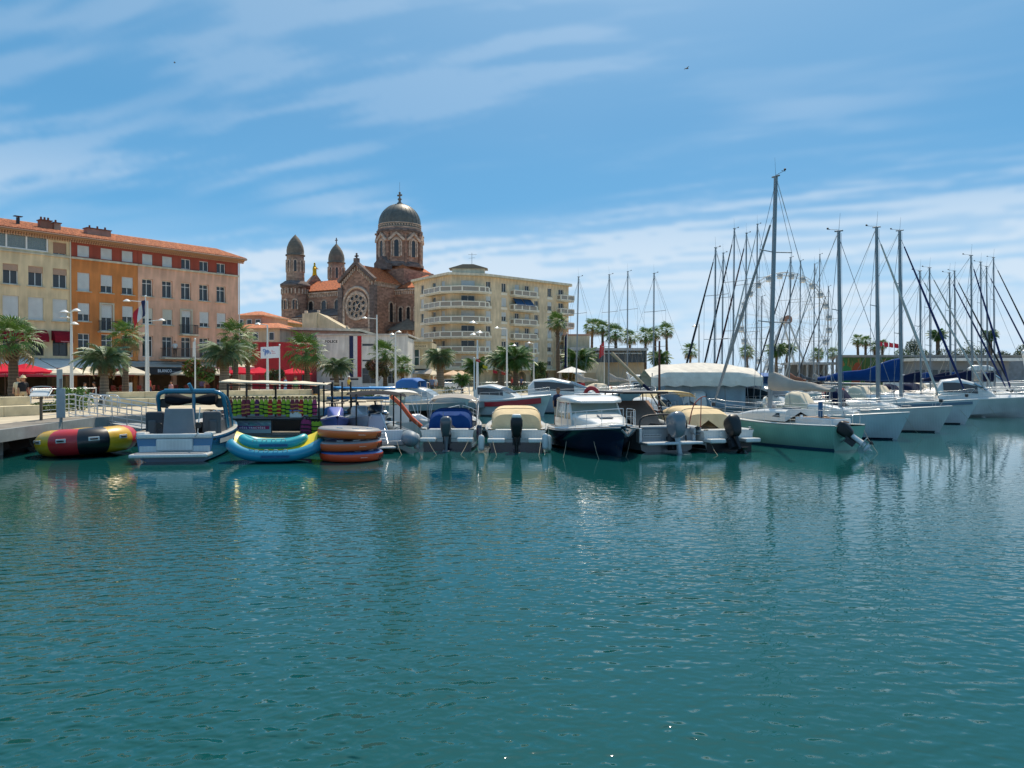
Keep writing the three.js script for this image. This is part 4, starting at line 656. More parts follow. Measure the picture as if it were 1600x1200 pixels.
    const it = rng(n * 7 + 1); for (let q = 0; q < 4; q++) { const [k, x, out] = [[0, 7 + it() * 5, 1.0], [1, 1 + it() * 4, 1.3], [2, 7 + it() * 4.5, .8], [2, 20 + it() * 2.5, .7]][q], [px, pz] = on(k, x, out); if (it() < .35) continue;
      if (it() < .5) { const p = mesh('planter', new Geo().rbox(.7, .35, .3, .03, px, y + .18, pz, fac[k].turn), mat('#a8643f', .9), o); mesh('planter_leaves', leafCloud([[px, y + .65, pz, .42, .4]], 90, .12, n * 9 + q), mat('#5d7d3a', .7), p); } else { const c = mesh('balcony_chair', new Geo().rbox(.5, .06, .5, .02, px, y + .45, pz, fac[k].turn).rbox(.5, .6, .06, .02, px, y + .8, pz - .22, fac[k].turn), it() < .5 ? M.white : M.blueCloth, o); mesh('chair_legs', new Geo().box(.04, .45, .04, px - .2, y + .22, pz - .15).box(.04, .45, .04, px + .2, y + .22, pz - .15).box(.04, .45, .04, px - .2, y + .22, pz + .2).box(.04, .45, .04, px + .2, y + .22, pz + .2).box(.44, .03, .4, px, y + .42, pz), M.alu, c); } }
  });
  for (const [x0, x1] of [[7.0, 9.3], [9.5, 11.8]]) { const [p, q, p2, q2] = [on(2, x0, .15), on(2, x1, .15), on(2, x0, 1.5), on(2, x1, 1.5)]; mesh('sun_blind', new Geo().loft([[V(p[0], 17.75, p[1]), V(q[0], 17.75, q[1])], [V(p2[0], 16.35, p2[1]), V(q2[0], 16.35, q2[1])]]), mat('#27567f', .85, { map: T.cloth }), o).userData.label = 'dark blue lowered sun blind'; }
  mesh('arcade_canopy', new Geo().ext(poly([on(0, 1, .02), on(0, 1, 2.4), on(0, 13, 2.8), on(1, 3, 3), on(2, 0, 2.4), on(2, 22.5, 1.6), on(2, 22.5, .02), on(1, 3, .02)]), .3, 0, 3.95, 0, 0, -Math.PI / 2), slab, o);
}
// ------------------------------------------------------------------ police post, its hall, the lettered house, roofs behind, terrace pavilion
{
  const d = 112, o = thing('police_station', 'low white police station with a tall tricolour banner and dark red wing', 'building', 0, 0, 0, 0);
  const W = mat('#e9e5db', .85, { map: T.plaster }), Rr = mat('#a62c36', .85, { map: T.plaster }), top = hy(524, d), X = (px) => gx(px, d);
  const opens = [[478, 492, 604, 577]];
  const sx = (a, b) => [X(a), X(b)];
  // white block
  const x0 = X(495), x1 = X(637), hole = (a, b, ya, yb) => [[X(a), hy(yb, d)], [X(a), hy(ya, d)], [X(b), hy(ya, d)], [X(b), hy(yb, d)]];
  const win = [[566, 586, 537, 540.5], [566, 583, 562, 564.5], [515, 538, 591, 594], [547, 560, 591, 594], [566, 590, 575, 599], [606, 618, 580, 599]];
  mesh('wall', new Geo().ext([[x0, QY], [x1, QY], [x1, top], [x0, top]], .4, 0, 0, -d - .4, 0, 0, 0, win.map((w) => hole(...w))), W, o);
  for (const [a, b, ya, yb] of win) { const f = mesh('window', new Geo().box(X(b) - X(a) - .02, hy(ya, d) - hy(yb, d) - .02, .05, (X(a) + X(b)) / 2, (hy(ya, d) + hy(yb, d)) / 2, -d - .25), M.pane, o); if (yb - ya > 10) mesh('window_frame', new Geo().box(.08, hy(ya, d) - hy(yb, d), .08, (X(a) + X(b)) / 2, (hy(ya, d) + hy(yb, d)) / 2, -d - .2).box(X(b) - X(a), .08, .08, (X(a) + X(b)) / 2, hy(ya * .6 + yb * .4, d), -d - .2), M.grey, f); }
  mesh('block', new Geo().box(x1 - x0, top - QY - .3, 13.4, (x0 + x1) / 2, (top + QY - .3) / 2, -d - 7.2), W, o);
  mesh('roof', new Geo().box(x1 - x0 + .3, .25, 14.2, (x0 + x1) / 2, top + .1, -d - 6.9), mat('#cfcac0', .9, { map: T.rough }), o);
  const bn = new Geo(); board('police_lettering', textTex('#dedad0', 256, 64, [['POLICE', 128, 33, 62, '#07080a', 'bold', 'sans-serif', 1.02], ['POLICE', 130, 34, 62, '#07080a', 'bold', 'sans-serif', 1.02], ['POLICE', 126, 33, 62, '#07080a', 'bold', 'sans-serif', 1.02]]), 2.2, .55, o, X(517.5), hy(533.5, d), -d + .012);
  const by0 = hy(589, d), by1 = hy(525, d); [['#1d2f55', 546, 552.3], ['#e8e5df', 552.3, 558.6], ['#c6202e', 558.6, 565]].forEach(([c, a, b], i) => mesh('banner_stripe', new Geo().box(X(b) - X(a) - .004, by1 - by0, .05, (X(a) + X(b)) / 2, (by0 + by1) / 2, -d + .06), mat(c, .8, { map: T.cloth }), o));
  // red wing
  const rx0 = X(405), rx1 = X(495) - .01, rt = hy(534, d - 4); mesh('red_wing_wall', new Geo().ext([[rx0, QY], [rx1, QY], [rx1, rt], [rx0, rt]], 9, 0, 0, -d - 6, 0, 0, 0, [[[X(480), QY + .02], [X(480), hy(577, d)], [X(493), hy(577, d)], [X(493), QY + .02]]]), Rr, o);
  const dr = mesh('door', new Geo().box(.08, 2.9, .1, X(486.5), QY + 1.45, -d + 2.7).box(.07, 2.9, .1, X(480) + .05, QY + 1.45, -d + 2.7).box(.07, 2.9, .1, X(493) - .05, QY + 1.45, -d + 2.7).box(1.2, .08, .1, X(486.5), QY + 2.1, -d + 2.7), M.grey, o); mesh('pane', new Geo().box(1.2, 2.8, .03, X(486.5), QY + 1.4, -d + 2.5), M.pane, dr);
  // white gabled hall roof behind the red wing
  const h = thing('hall', 'long low hall with a pale sloping roof behind the red wing', 'building', gx(395, 124), 0, -124, .12); const hw2 = mat('#c3a89a', .9, { map: T.plaster });
  mesh('wall', new Geo().ext([[0, QY], [22, QY], [22, 9.3], [18.5, 10.1], [4.3, 10.3], [0, 8.7]], 12, -2, 0, -12.5), hw2, h);
  mesh('roof', new Geo().ext([[-2.2, 8.6], [2.4, 10.35], [17, 10.15], [20.4, 9.2], [20.4, 9.5], [17, 10.55], [2.4, 10.75], [-2.2, 9.0]], 13, 0, 0, -12.6), mat('#e6dac2', .8, { map: T.rough }), h);
  mesh('roof_front', new Geo().loft([[V(-2, 8.9, .5), V(20.3, 8.5, .5)], [V(2.4, 10.7, -4), V(17, 10.5, -4)]]), mat('#e6dac2', .8, { map: T.rough }), h);
  mesh('gable_window', new Geo().ext([[0, 0], [2.6, -.9], [2.6, -1.5], [0, -1.3]], .06, -.6, 8.9, .1), M.pane, h);
  // tall cream party wall between hall and church
  const b = thing('gabled_house', 'blank cream house gable standing before the church', 'house', gx(475, 140), 0, -140, .0);
  mesh('wall', new Geo().ext([[-.3, QY], [2.3, QY], [2.3, hy(488, 140)], [-.3, hy(490, 140)]], 8, 0, 0, -8).ext([[2.31, QY], [7.7, QY], [7.7, hy(514, 140)], [2.31, hy(488, 140)]], 8, 0, 0, -8.6), mat('#d9c7a6', .9, { map: T.plaster }), b);
  mesh('chimney', new Geo().box(.5, .5, .6, -.1, hy(488, 140) + .2, -2).box(.4, .5, .5, 2.2, hy(487, 140) + .2, -2).box(.4, 1, .5, 7.4, hy(512, 140), -2), mat('#cdb9a4', .9), b);
}
{ // small tiled houses between the pink house and the church
  const mk = (px0, px1, ytop, yeave, d, label, wc) => { const x0 = gx(px0, d), x1 = gx(px1, d), ye = hy(yeave, d), yt = hy(ytop, d), o = thing('tiled_house', label, 'house', (x0 + x1) / 2, 0, -d, -.18), w = x1 - x0;
    mesh('wall', new Geo().box(w, ye - QY, 9, 0, (ye + QY) / 2, -4.5), mat(wc, .9, { map: T.plaster }), o);
    mesh('roof', new Geo().loft([[V(-w / 2 - .5, ye - .1, .6), V(w / 2 + .5, ye - .1, .6)], [V(-w / 2 + 1, yt, -4.5), V(w / 2 - 2.5, yt, -4.5)], [V(-w / 2 - .5, ye - .1, -9.6), V(w / 2 + .5, ye - .1, -9.6)]]).add(loft([[V(w / 2 + .5, ye - .1, .6), V(w / 2 - 2.5, yt, -4.5)], [V(w / 2 + .5, ye - .1, -9.6), V(w / 2 - 2.49, yt, -4.5)]])), roofTile, o);
    mesh('eaves', new Geo().box(w + 1, .12, 9.9, 0, ye - .18, -4.5), mat('#c9ab8c', .9), o);
    for (let i = 0; i < 3; i++) { const f = mesh('window', new Geo().box(.9, 1.3, .08, -w / 2 + w * (i + .5) / 3, ye - 1.4, .02), frameWhite, o); mesh('pane', new Geo().box(.74, 1.14, .04, -w / 2 + w * (i + .5) / 3, ye - 1.4, .06), M.pane, f); }
    return o; };
  mk(368, 412, 483, 492, 128, 'small pink house with a red tiled roof beside the salmon town house', '#c99c84'); mk(418, 446, 494, 502, 150, 'low tan house with a tiled roof left of the church tower', '#c9a877'); mk(360, 440, 502, 512, 122, 'cream house with a tiled terrace roof below the church', '#d9c6a4');
}
{ // cream house with raised lettering
  const d = 120, X = (px) => gx(px, d), o = thing('lettered_house', 'narrow cream house with raised capital letters under its cornice', 'house', 0, 0, 0, 0), W = mat('#d9ccaa', .9, { map: T.plaster }), top = hy(534, d);
  mesh('wall', new Geo().ext([[X(633), QY], [X(672), QY], [X(672), top], [X(633), top]], .4, 0, 0, -d - .4, 0, 0, 0, [[[X(642), hy(571, d)], [X(642), hy(546, d)], [X(661), hy(546, d)], [X(661), hy(571, d)]], [[X(636), QY + .02], [X(636), hy(585, d)], [X(670), hy(585, d)], [X(670), QY + .02]]]), W, o);
  mesh('block', new Geo().box(X(672) - X(633), top - QY, 8, X(652.5), (top + QY) / 2, -d - 6.5), W, o); mesh('cornice', new Geo().box(X(676) - X(631), .35, 1.4, X(653.5), top + .15, -d + .1), sillMat, o);
  const w = mesh('window', new Geo().box(X(661) - X(642), .1, .1, X(651.5), hy(558, d), -d - .2).box(.1, 2.4, .1, X(655), hy(558.5, d), -d - .2), frameWhite, o); mesh('pane', new Geo().box(X(655) - X(642), 2.4, .04, X(648.5), hy(558.5, d), -d - .3), mat('#2f4f4c', .1), w);
  mesh('balcony', new Geo().box(X(666) - X(643), .55, .9, X(654.5), hy(573.5, d), -d + .45), sillMat, o); mesh('awning', new Geo().ext([[0, 0], [2.8, -.75], [2.8, -.7], [0, .06]], X(676) - X(640), X(676), hy(577, d), -d, -Math.PI / 2), M.greyCloth, o);
  board('lettering', textTex('#d9ccaa', 512, 96, [['MUSSONIER', 256, 50, 76, '#6a6152', 'bold', 'sans-serif', 1.0]]), 3.0, .55, o, X(653), hy(541, d), -d + .02);
  const g = thing('terrace_canopy', 'white steel terrace canopy between the police station and lettered house', 'canopy', 0, 0, 0, 0); mesh('roof', new Geo().box(X(634) - X(618), .12, 4, X(626), hy(545, d), -d + 1, 0, .08).box(X(634) - X(620), .1, 4, X(627), hy(552, d), -d + 1.4, 0, .1), M.white, g); for (const px of [620, 633]) mesh('post', new Geo().box(.22, hy(545, d) - QY, .22, X(px), (hy(545, d) + QY) / 2, -d + 2), M.white, g);
}
{ // terrace pavilion right of the apartment block
  const d = 150, X = (px) => gx(px, d), o = thing('terrace_pavilion', 'low cream pavilion with a dark glazed terrace and flat white roof', 'building', 0, 0, 0, 0), W = mat('#d9c4a2', .9, { map: T.plaster });
  mesh('base_wall', new Geo().box(X(945) - X(893), hy(566, d) - QY, 10, X(919), (hy(566, d) + QY) / 2, -d - 5), W, o);
  mesh('shutter_door', (() => { const g = new Geo(); for (let i = 0; i < 9; i++) g.box(X(932) - X(911), .24, .06, X(921.5), QY + .3 + i * .26, -d + .04); return g; })(), mat('#b49a78', .8), o);
  mesh('glazed_storey', new Geo().box(X(1012) - X(893), 2.6, 9, X(952), hy(566, d) + 1.3, -d - 6), M.glass, o); for (let i = 0; i < 12; i++) mesh('mullion', cg('mul', () => new Geo().box(.12, 2.6, .1, 0, 0, 0)), M.grey, o).position.set(X(895 + i * 10.5), hy(566, d) + 1.3, -d - 1.45);
  mesh('roof', new Geo().box(X(1012) - X(885), .5, 12, X(948), hy(546, d), -d - 5), M.lgrey, o); mesh('upper_wall', new Geo().box(X(925) - X(884), 3.0, 6, X(904), hy(535, d), -d - 7), W, o); mesh('upper_coping', new Geo().box(X(925) - X(884) + .4, .3, 6.2, X(904), hy(521.5, d), -d - 7), mat('#b98a72', .9), o);
  mesh('blind', (() => { const g = new Geo(); for (let i = 0; i < 8; i++) g.ext([[0, 0], [1.6, -.5], [1.6, -.44], [0, .06]], 1.05, X(930) + i * 1.15 + 1, hy(549, d), -d - .9, -Math.PI / 2); return g; })(), M.whiteCloth, o);
  mesh('right_wing', new Geo().box(X(1012) - X(946), hy(566, d) - QY, 8, X(979), (hy(566, d) + QY) / 2, -d - 8), mat('#c9b79a', .9), o);
}
// ------------------------------------------------------------------ lamps, flags, benches, railings
function lampPost(label, px, d, topPy, arms, m = M.pole) {
  const H = hy(topPy, d) - QY, o = thing('street_lamp', label, 'street lamp', gx(px, d), QY, -d, 0, 'tall white lamp posts of the promenade');
  mesh('post', new Geo().cyl(.13, H, 0, 0, 0, .06, 10).cyl(.2, .5, 0, 0, 0, .17, 10), m, o);
  for (const [dx, dy, n] of arms) { const a = mesh('arm', new Geo().bar(V(0, H + dy, 0), V(dx, H + dy + .12, 0), .035), m, o); mesh('lamp_head', new Geo().lathe([[.02, .17], [.09, .15], [.28, .02], [.3, -.02], [.22, -.03], [.01, -.02]], 14, dx, H + dy + .06, 0), M.white, a); }
  return o;
}
lampPost('white lamp post with three spotlights between the beige and orange houses', 112, 52, 486, [[-.45, -.15], [-.45, -.5], [.35, -.05], [.2, -.95]]);
lampPost('white lamp post with one long arm before the pink house', 231, 60, 470, [[-1.6, -.1], [1.1, -1.6]]);
lampPost('tall white lamp post behind the white banner at the dark red wall', 418, 66, 508, [[-.8, .0]]);
lampPost('white lamp post with a long arm in front of the church', 589, 76, 492, [[-1.2, -.4]]);
lampPost('white twin-headed lamp post beside the white police wall', 618, 80, 520, [[.35, 0], [-.35, -.25], [-.35, -.5]]);
lampPost('lamp post with a long arm before the apartment block', 792, 84, 514, [[-1.1, 0], [.8, -1.9]]);
lampPost('white spotlight post with small signal flags', 746, 58, 531, [[-.3, .3], [.15, .45], [-.35, 1.2]]);
lampPost('lamp post with one head behind the tented boat', 1092, 80, 506, [[-.45, -.35]]);
lampPost('thin lamp post right of the apartment arcade', 834, 96, 537, [[-.6, 0]]);
function wavy(w, h, amp, nx, ny, ph) { const rows = []; for (let i = 0; i <= nx; i++) { const row = []; for (let j = 0; j <= ny; j++) { const t = i / nx; row.push(V(-w * t, -h * j / ny - .12 * t * t * w, amp * Math.sin(t * 7 + ph + j * .4) * t)); } rows.push(row); } return rows; }
function flagPole(label, px, d, topPy, make) { const H = hy(topPy, d) - QY, o = thing('flagpole', label, 'flagpole', gx(px, d), QY, -d, 0); mesh('pole', new Geo().cyl(.06, H, 0, 0, 0, .035, 8).sph(.07, 0, H, 0), M.pole, o); make(o, H); return o; }
flagPole('white flagpole with a drooping blue white and red tricolour', 228, 50, 463, (o, H) => { [['#232b55', 0], ['#e6e4e0', .6], ['#c02536', 1.2]].forEach(([c, off], i) => { const rows = []; for (let k = 0; k <= 6; k++) { const t = (off + .6 * k / 6) / 1.8, row = []; for (let j = 0; j <= 6; j++) row.push(V(-.75 * t - .05 * Math.sin(t * 9), H - .25 - 1.0 * j / 6 - t * t * .75 - t * .2, .12 * Math.sin(t * 8 + j * .5))); rows.push(row); } mesh('flag_stripe', loft(rows), mat(c, .85, { map: T.cloth }), o); }); });
flagPole('thin white flagpole with a furled white flag before the street tree', 305, 50, 530, (o, H) => mesh('flag', loft([[V(0, H - .1, 0), V(0, H - 1.1, 0)], [V(-.12, H - .2, .05), V(-.14, H - 1.15, .06)], [V(-.16, H - .4, -.03), V(-.1, H - 1.2, .02)]]), M.whiteCloth, o));
flagPole('white banner flag with blue and red print on a pole by the dark red wall', 437, 55, 539, (o, H) => { const t = scriptTex('#dfe0e4', '#6d86b8', 256, 160, 9, [[.16, .5]]), k2 = t.image.getContext('2d'); k2.fillStyle = '#c98a94'; k2.fillRect(150, 46, 12, 34); k2.fillRect(162, 70, 34, 9); k2.fillRect(150, 92, 60, 8); k2.fillStyle = '#6d86b8'; k2.beginPath(); k2.ellipse(84, 64, 30, 16, -.3, 0, 7); k2.fill(); const g = new THREE.PlaneGeometry(1.3, .82, 12, 4), p = g.attributes.position; for (let i = 0; i < p.count; i++) { const s = .65 - p.getX(i); p.setZ(i, .06 * Math.sin(s * 6)); p.setY(i, p.getY(i) - s * .05); } g.computeVertexNormals(); const f = mesh('flag', g, new THREE.MeshPhysicalMaterial({ map: t, roughness: .85, side: THREE.DoubleSide }), o, true); f.position.set(-.68, H - .5, 0); });
flagPole('pale mast carrying a string of red and yellow signal pennants', 741, 54, 560, (o, H) => { [['#c8242c', .1, 0], ['#d9b31c', .6, -.45], ['#c8242c', 1.3, -.8], ['#d8432c', 1.9, -.9]].forEach(([c, x, y]) => mesh('pennant', new Geo().ext([[0, 0], [.35, -.1], [.3, -.28], [.02, -.22]], .015, x, H + y, 0, .3), mat(c, .8), o)); mesh('pennant_line', new Geo().bar(V(0, H, 0), V(2.6, H - 1.2, 0), .01), M.rope, o); });
flagPole('white pole with a drooping red and white flag at the pavilion', 944, 104, 533, (o, H) => mesh('flag', loft([[V(0, H, 0), V(0, H - 1.8, 0)], [V(-.35, H - .4, .1), V(-.5, H - 2.2, .1)], [V(-.6, H - .6, 0), V(-.7, H - 2.4, 0)]]), mat('#c23a3f', .85, { map: T.cloth }), o));
flagPole('thin pole with a folded white and navy flag right of the apartment block', 886, 96, 520, (o, H) => { mesh('flag', loft([[V(0, H, 0), V(0, H - 4.5, 0)], [V(-.3, H - .6, .1), V(-.35, H - 4.8, .1)]]), M.navyCloth, o); });
for (const [px, k] of [[1372, 0], [1381, 1], [1389, 2], [1397, 3]]) flagPole('thin pole with a red flag in the far row on the mole', px, 165, 533 + k, (o, H) => mesh('flag', loft([[V(0, H, 0), V(0, H - 1, 0)], [V(.45, H - .15, .1), V(.45, H - 1.1, .1)], [V(.9, H - .2, 0), V(.9, H - 1.15, 0)]]), mat('#d0283a', .85), o)).userData.group = 'red flags on the mole';
// long stepped stone benches
function bench(label, px0, px1, d0, d1, py) { const x0 = gx(px0, d0), x1 = gx(px1, d1), L = Math.hypot(x1 - x0, d1 - d0), o = thing('stone_bench', label, 'bench', (x0 + x1) / 2, QY, -(d0 + d1) / 2, turnTo(x1 - x0, -(d1 - d0)), 'long stepped stone benches'), n = Math.max(2, Math.round(L / 1.9));
  for (let i = 0; i < n; i++) { const w = L / n - .012, x = -L / 2 + (i + .5) * L / n; const a = mesh('seat_block', cg('sb' + w.toFixed(3), () => new Geo().rbox(w, .46, .75, .02, 0, .23, .55)), M.bench, o), b = mesh('back_block', cg('bb' + w.toFixed(3), () => new Geo().rbox(w, .85, .55, .02, 0, .43, -.12)), M.bench, o); a.position.x = b.position.x = x; } return o; }
bench('stepped cream stone bench at the end of the quay by the tall fan palm', -80, 44, 33, 36.2); bench('long cream stone bench behind the blue wake boat', 168, 330, 46, 50); bench('long cream stone bench behind the hire kiosk', 336, 505, 50.5, 56);
// step of the raised bed in front
{ const o = thing('planter_wall', 'low cream stone wall of the planted beds before the police station', 'low wall', gx(520, 62), QY, -62, turnTo(gx(700, 78) - gx(520, 62), -16)); const L = Math.hypot(gx(700, 78) - gx(520, 62), 16), n = 14; for (let i = 0; i < n; i++) mesh('wall_block', cg('pwb', () => new Geo().rbox(L / n - .012, .55, .45, .02, 0, .27, 0)), M.bench, o).position.x = (i + .5) * L / n; }
// steel guard rail along the quay edge
function guardRail(label, pts, h = 1.0, lines = 5) { const o = thing('guard_rail', label, 'railing', 0, 0, 0, 0, 'steel guard rails of the quay'); const post = new Geo().cyl(.032, h, 0, 0, 0, .032, 8);
  for (let i = 0; i < pts.length - 1; i++) { const a = V(...pts[i]), b = V(...pts[i + 1]), L = a.distanceTo(b), n = Math.max(1, Math.round(L / 1.8)); for (let k = 0; k <= n; k++) if (k < n || i === pts.length - 2) mesh('post', post, M.steel, o).position.copy(a.clone().lerp(b, k / n)); for (let k = 0; k < lines; k++) { const y = h * (k + 1) / lines; mesh('rail', new Geo().bar(a.clone().setY(a.y + y), b.clone().setY(b.y + y), k === lines - 1 ? .028 : .012), M.steel, o); } } return o; }
guardRail('steel cable railing on the deck edge beside the information post', [[gx(64, 31.4), QY, -31.4], [gx(96, 33), QY, -33], [gx(118, 34.6), QY, -34.6]]);
guardRail('steel railing of the terrace before the lettered cream house', [[gx(620, 88), QY, -88], [gx(690, 92), QY, -92]], 1.05, 2); guardRail('white steel railing before the apartment arcade', [[gx(690, 93), QY, -93], [gx(850, 99), QY, -99]], 1.05, 2); guardRail('steel railing of the cafe terrace behind the bright green hedge', [[gx(48, 41.5), QY, -41.5], [gx(150, 45.5), QY, -45.5]], 1.1, 3);
{ // gangway down to the kiosk pontoon
  const a = V(gx(124, 35), QY + .02, -35), b = V(gx(236, 34.2), .5, -34.2), o = thing('gangway', 'sloping aluminium gangway with wire-filled railings down to the pontoon', 'gangway', a.x, a.y, a.z, turnTo(b.x - a.x, b.z - a.z)), L = Math.hypot(b.x - a.x, b.z - a.z), dy = b.y - a.y, sl = Math.atan2(dy, L), n = 12;
  const pl = new Geo().box(L / n - .012, .04, 1.25, 0, 0, 0, 0, 0, sl); for (let i = 0; i < n; i++) mesh('plank', pl, M.lgrey, o).position.set((i + .5) * L / n, dy * (i + .5) / n, 0);
  for (const s of [-1, 1]) { mesh('beam', new Geo().box(L, .14, .08, L / 2, dy / 2 - .1, s * .62, 0, 0, sl), M.alu, o); mesh('handrail', new Geo().bar(V(0, 1, s * .62), V(L, dy + 1, s * .62), .026).bar(V(0, .12, s * .62), V(L, dy + .12, s * .62), .018).bar(V(0, .55, s * .62), V(L, dy + .55, s * .62), .014).bar(V(0, .78, s * .62), V(L, dy + .78, s * .62), .014).bar(V(0, .33, s * .62), V(L, dy + .33, s * .62), .014), M.steel, o); for (let i = 0; i <= 5; i++) mesh('post', new Geo().bar(V(L * i / 5, dy * i / 5, s * .62), V(L * i / 5, dy * i / 5 + 1, s * .62), .022), M.steel, o); }
}
{ // bicycle stand loops, reading desk, information post
  for (let i = 0; i < 4; i++) tag(mesh('bicycle_stand', new Geo().tube([V(-.35, 0, 0), V(-.35, .7, 0), V(-.2, .86, 0), V(.2, .86, 0), V(.35, .7, 0), V(.35, 0, 0)], .025, 24, 6), M.steel), 'steel hoop bicycle stand on the paving beside the gangway', 'bicycle stand', 'hoop stands by the gangway').position.set(gx(136 + i * 9, 37.5), QY, -37.5 - i * .25);
  const t = thing('reading_desk', 'slanted white reading panel on a brown post at the quay edge', 'sign', gx(64, 31.2), QY, -31.2, .2); mesh('post', new Geo().box(.09, 1.05, .09, 0, .52, 0), mat('#5c5346', .7), t); mesh('panel', new Geo().rbox(.72, .05, .5, .02, 0, 1.12, 0, 0, .55), M.white, t); mesh('panel_frame', new Geo().tube([V(-.34, 1.15, .1), V(-.34, 1.34, -.12), V(.34, 1.34, -.12), V(.34, 1.15, .1)], .025, 16, 6), M.lgrey, t);
  const p = thing('notice_post', 'grey steel post with a blue-grey notice panel at the deck edge', 'sign', gx(95, 30.2), -.4, -30.2, .35); mesh('post', new Geo().cyl(.06, 3.1, 0, 0, 0, .06, 10), M.galv, p); mesh('panel', new Geo().rbox(.3, 1.15, .12, .02, 0, 2.15, .02), mat('#93a7b0', .5, { map: T.rough }), p); mesh('upper_panel', new Geo().rbox(.2, .75, .05, .01, -.04, 3.1, 0), mat('#a8b3ae', .5), p);
}
{ // parked cars between the beds, red stall, kiosk hut
  const car = (label, px, d, turn, c) => { const o = thing('parked_car', label, 'car', gx(px, d), QY, -d, turn, 'cars on the quay road'), sec = (x, w, y0, y1) => [V(x, y0, -w), V(x, y1 - .08, -w), V(x, y1, -w + .1), V(x, y1, w - .1), V(x, y1 - .08, w), V(x, y0, w)];
    mesh('body', new Geo().loft([sec(-2.1, .72, .3, .62), sec(-1.9, .84, .22, .82), sec(-.8, .88, .2, .9), sec(.9, .88, .2, .92), sec(1.9, .84, .22, .9), sec(2.1, .74, .32, .7)], false, true), mat(c, .25, glossy), o); mesh('cabin', new Geo().loft([sec(-1.0, .78, .86, .9), sec(-.4, .7, .86, 1.4), sec(.9, .68, .86, 1.42), sec(1.75, .74, .86, .95)], false, true), M.glass, o);
    mesh('roof', new Geo().rbox(1.35, .05, 1.28, .02, .25, 1.43, 0), mat(c, .25, glossy), o); for (const [x, z] of [[-1.3, .8], [1.3, .8], [-1.3, -.8], [1.3, -.8]]) { const w = mesh('wheel', new Geo().at(new THREE.CylinderGeometry(.31, .31, .2, 16), 0, 0, 0, Math.PI / 2), M.rubber, o); w.position.set(x, .31, z); mesh('rim', new Geo().at(new THREE.CylinderGeometry(.19, .19, .22, 12), 0, 0, 0, Math.PI / 2), M.alu, w); } return o; };
  car('dark car parked before the lettered cream house', 655, 100, .3, '#2a2f36'); car('silver car parked below the apartment arcade', 850, 104, .2, '#b9bdc0'); car('white car parked by the thick grey palm', 700, 100, .3, '#dcdcd8');
  const s = thing('hire_stall', 'small stall with red cloth sides and a white hood', 'stall', gx(893, 80), QY, -80, .1); mesh('counter', new Geo().box(2.6, 1.1, 1.2, 0, .55, 0), mat('#b3202e', .8, { map: T.cloth }), s); for (const [x, z] of [[-1.2, -.5], [1.2, -.5], [-1.2, .5], [1.2, .5]]) mesh('post', new Geo().bar(V(x, 1.1, z), V(x, 2.2, z), .03), M.pole, s); mesh('hood', new Geo().lathe([[1.9, 0], [.9, .35], [.02, .6]], 4, 0, 2.2, 0, Math.PI / 4), M.whiteCloth, s);
}
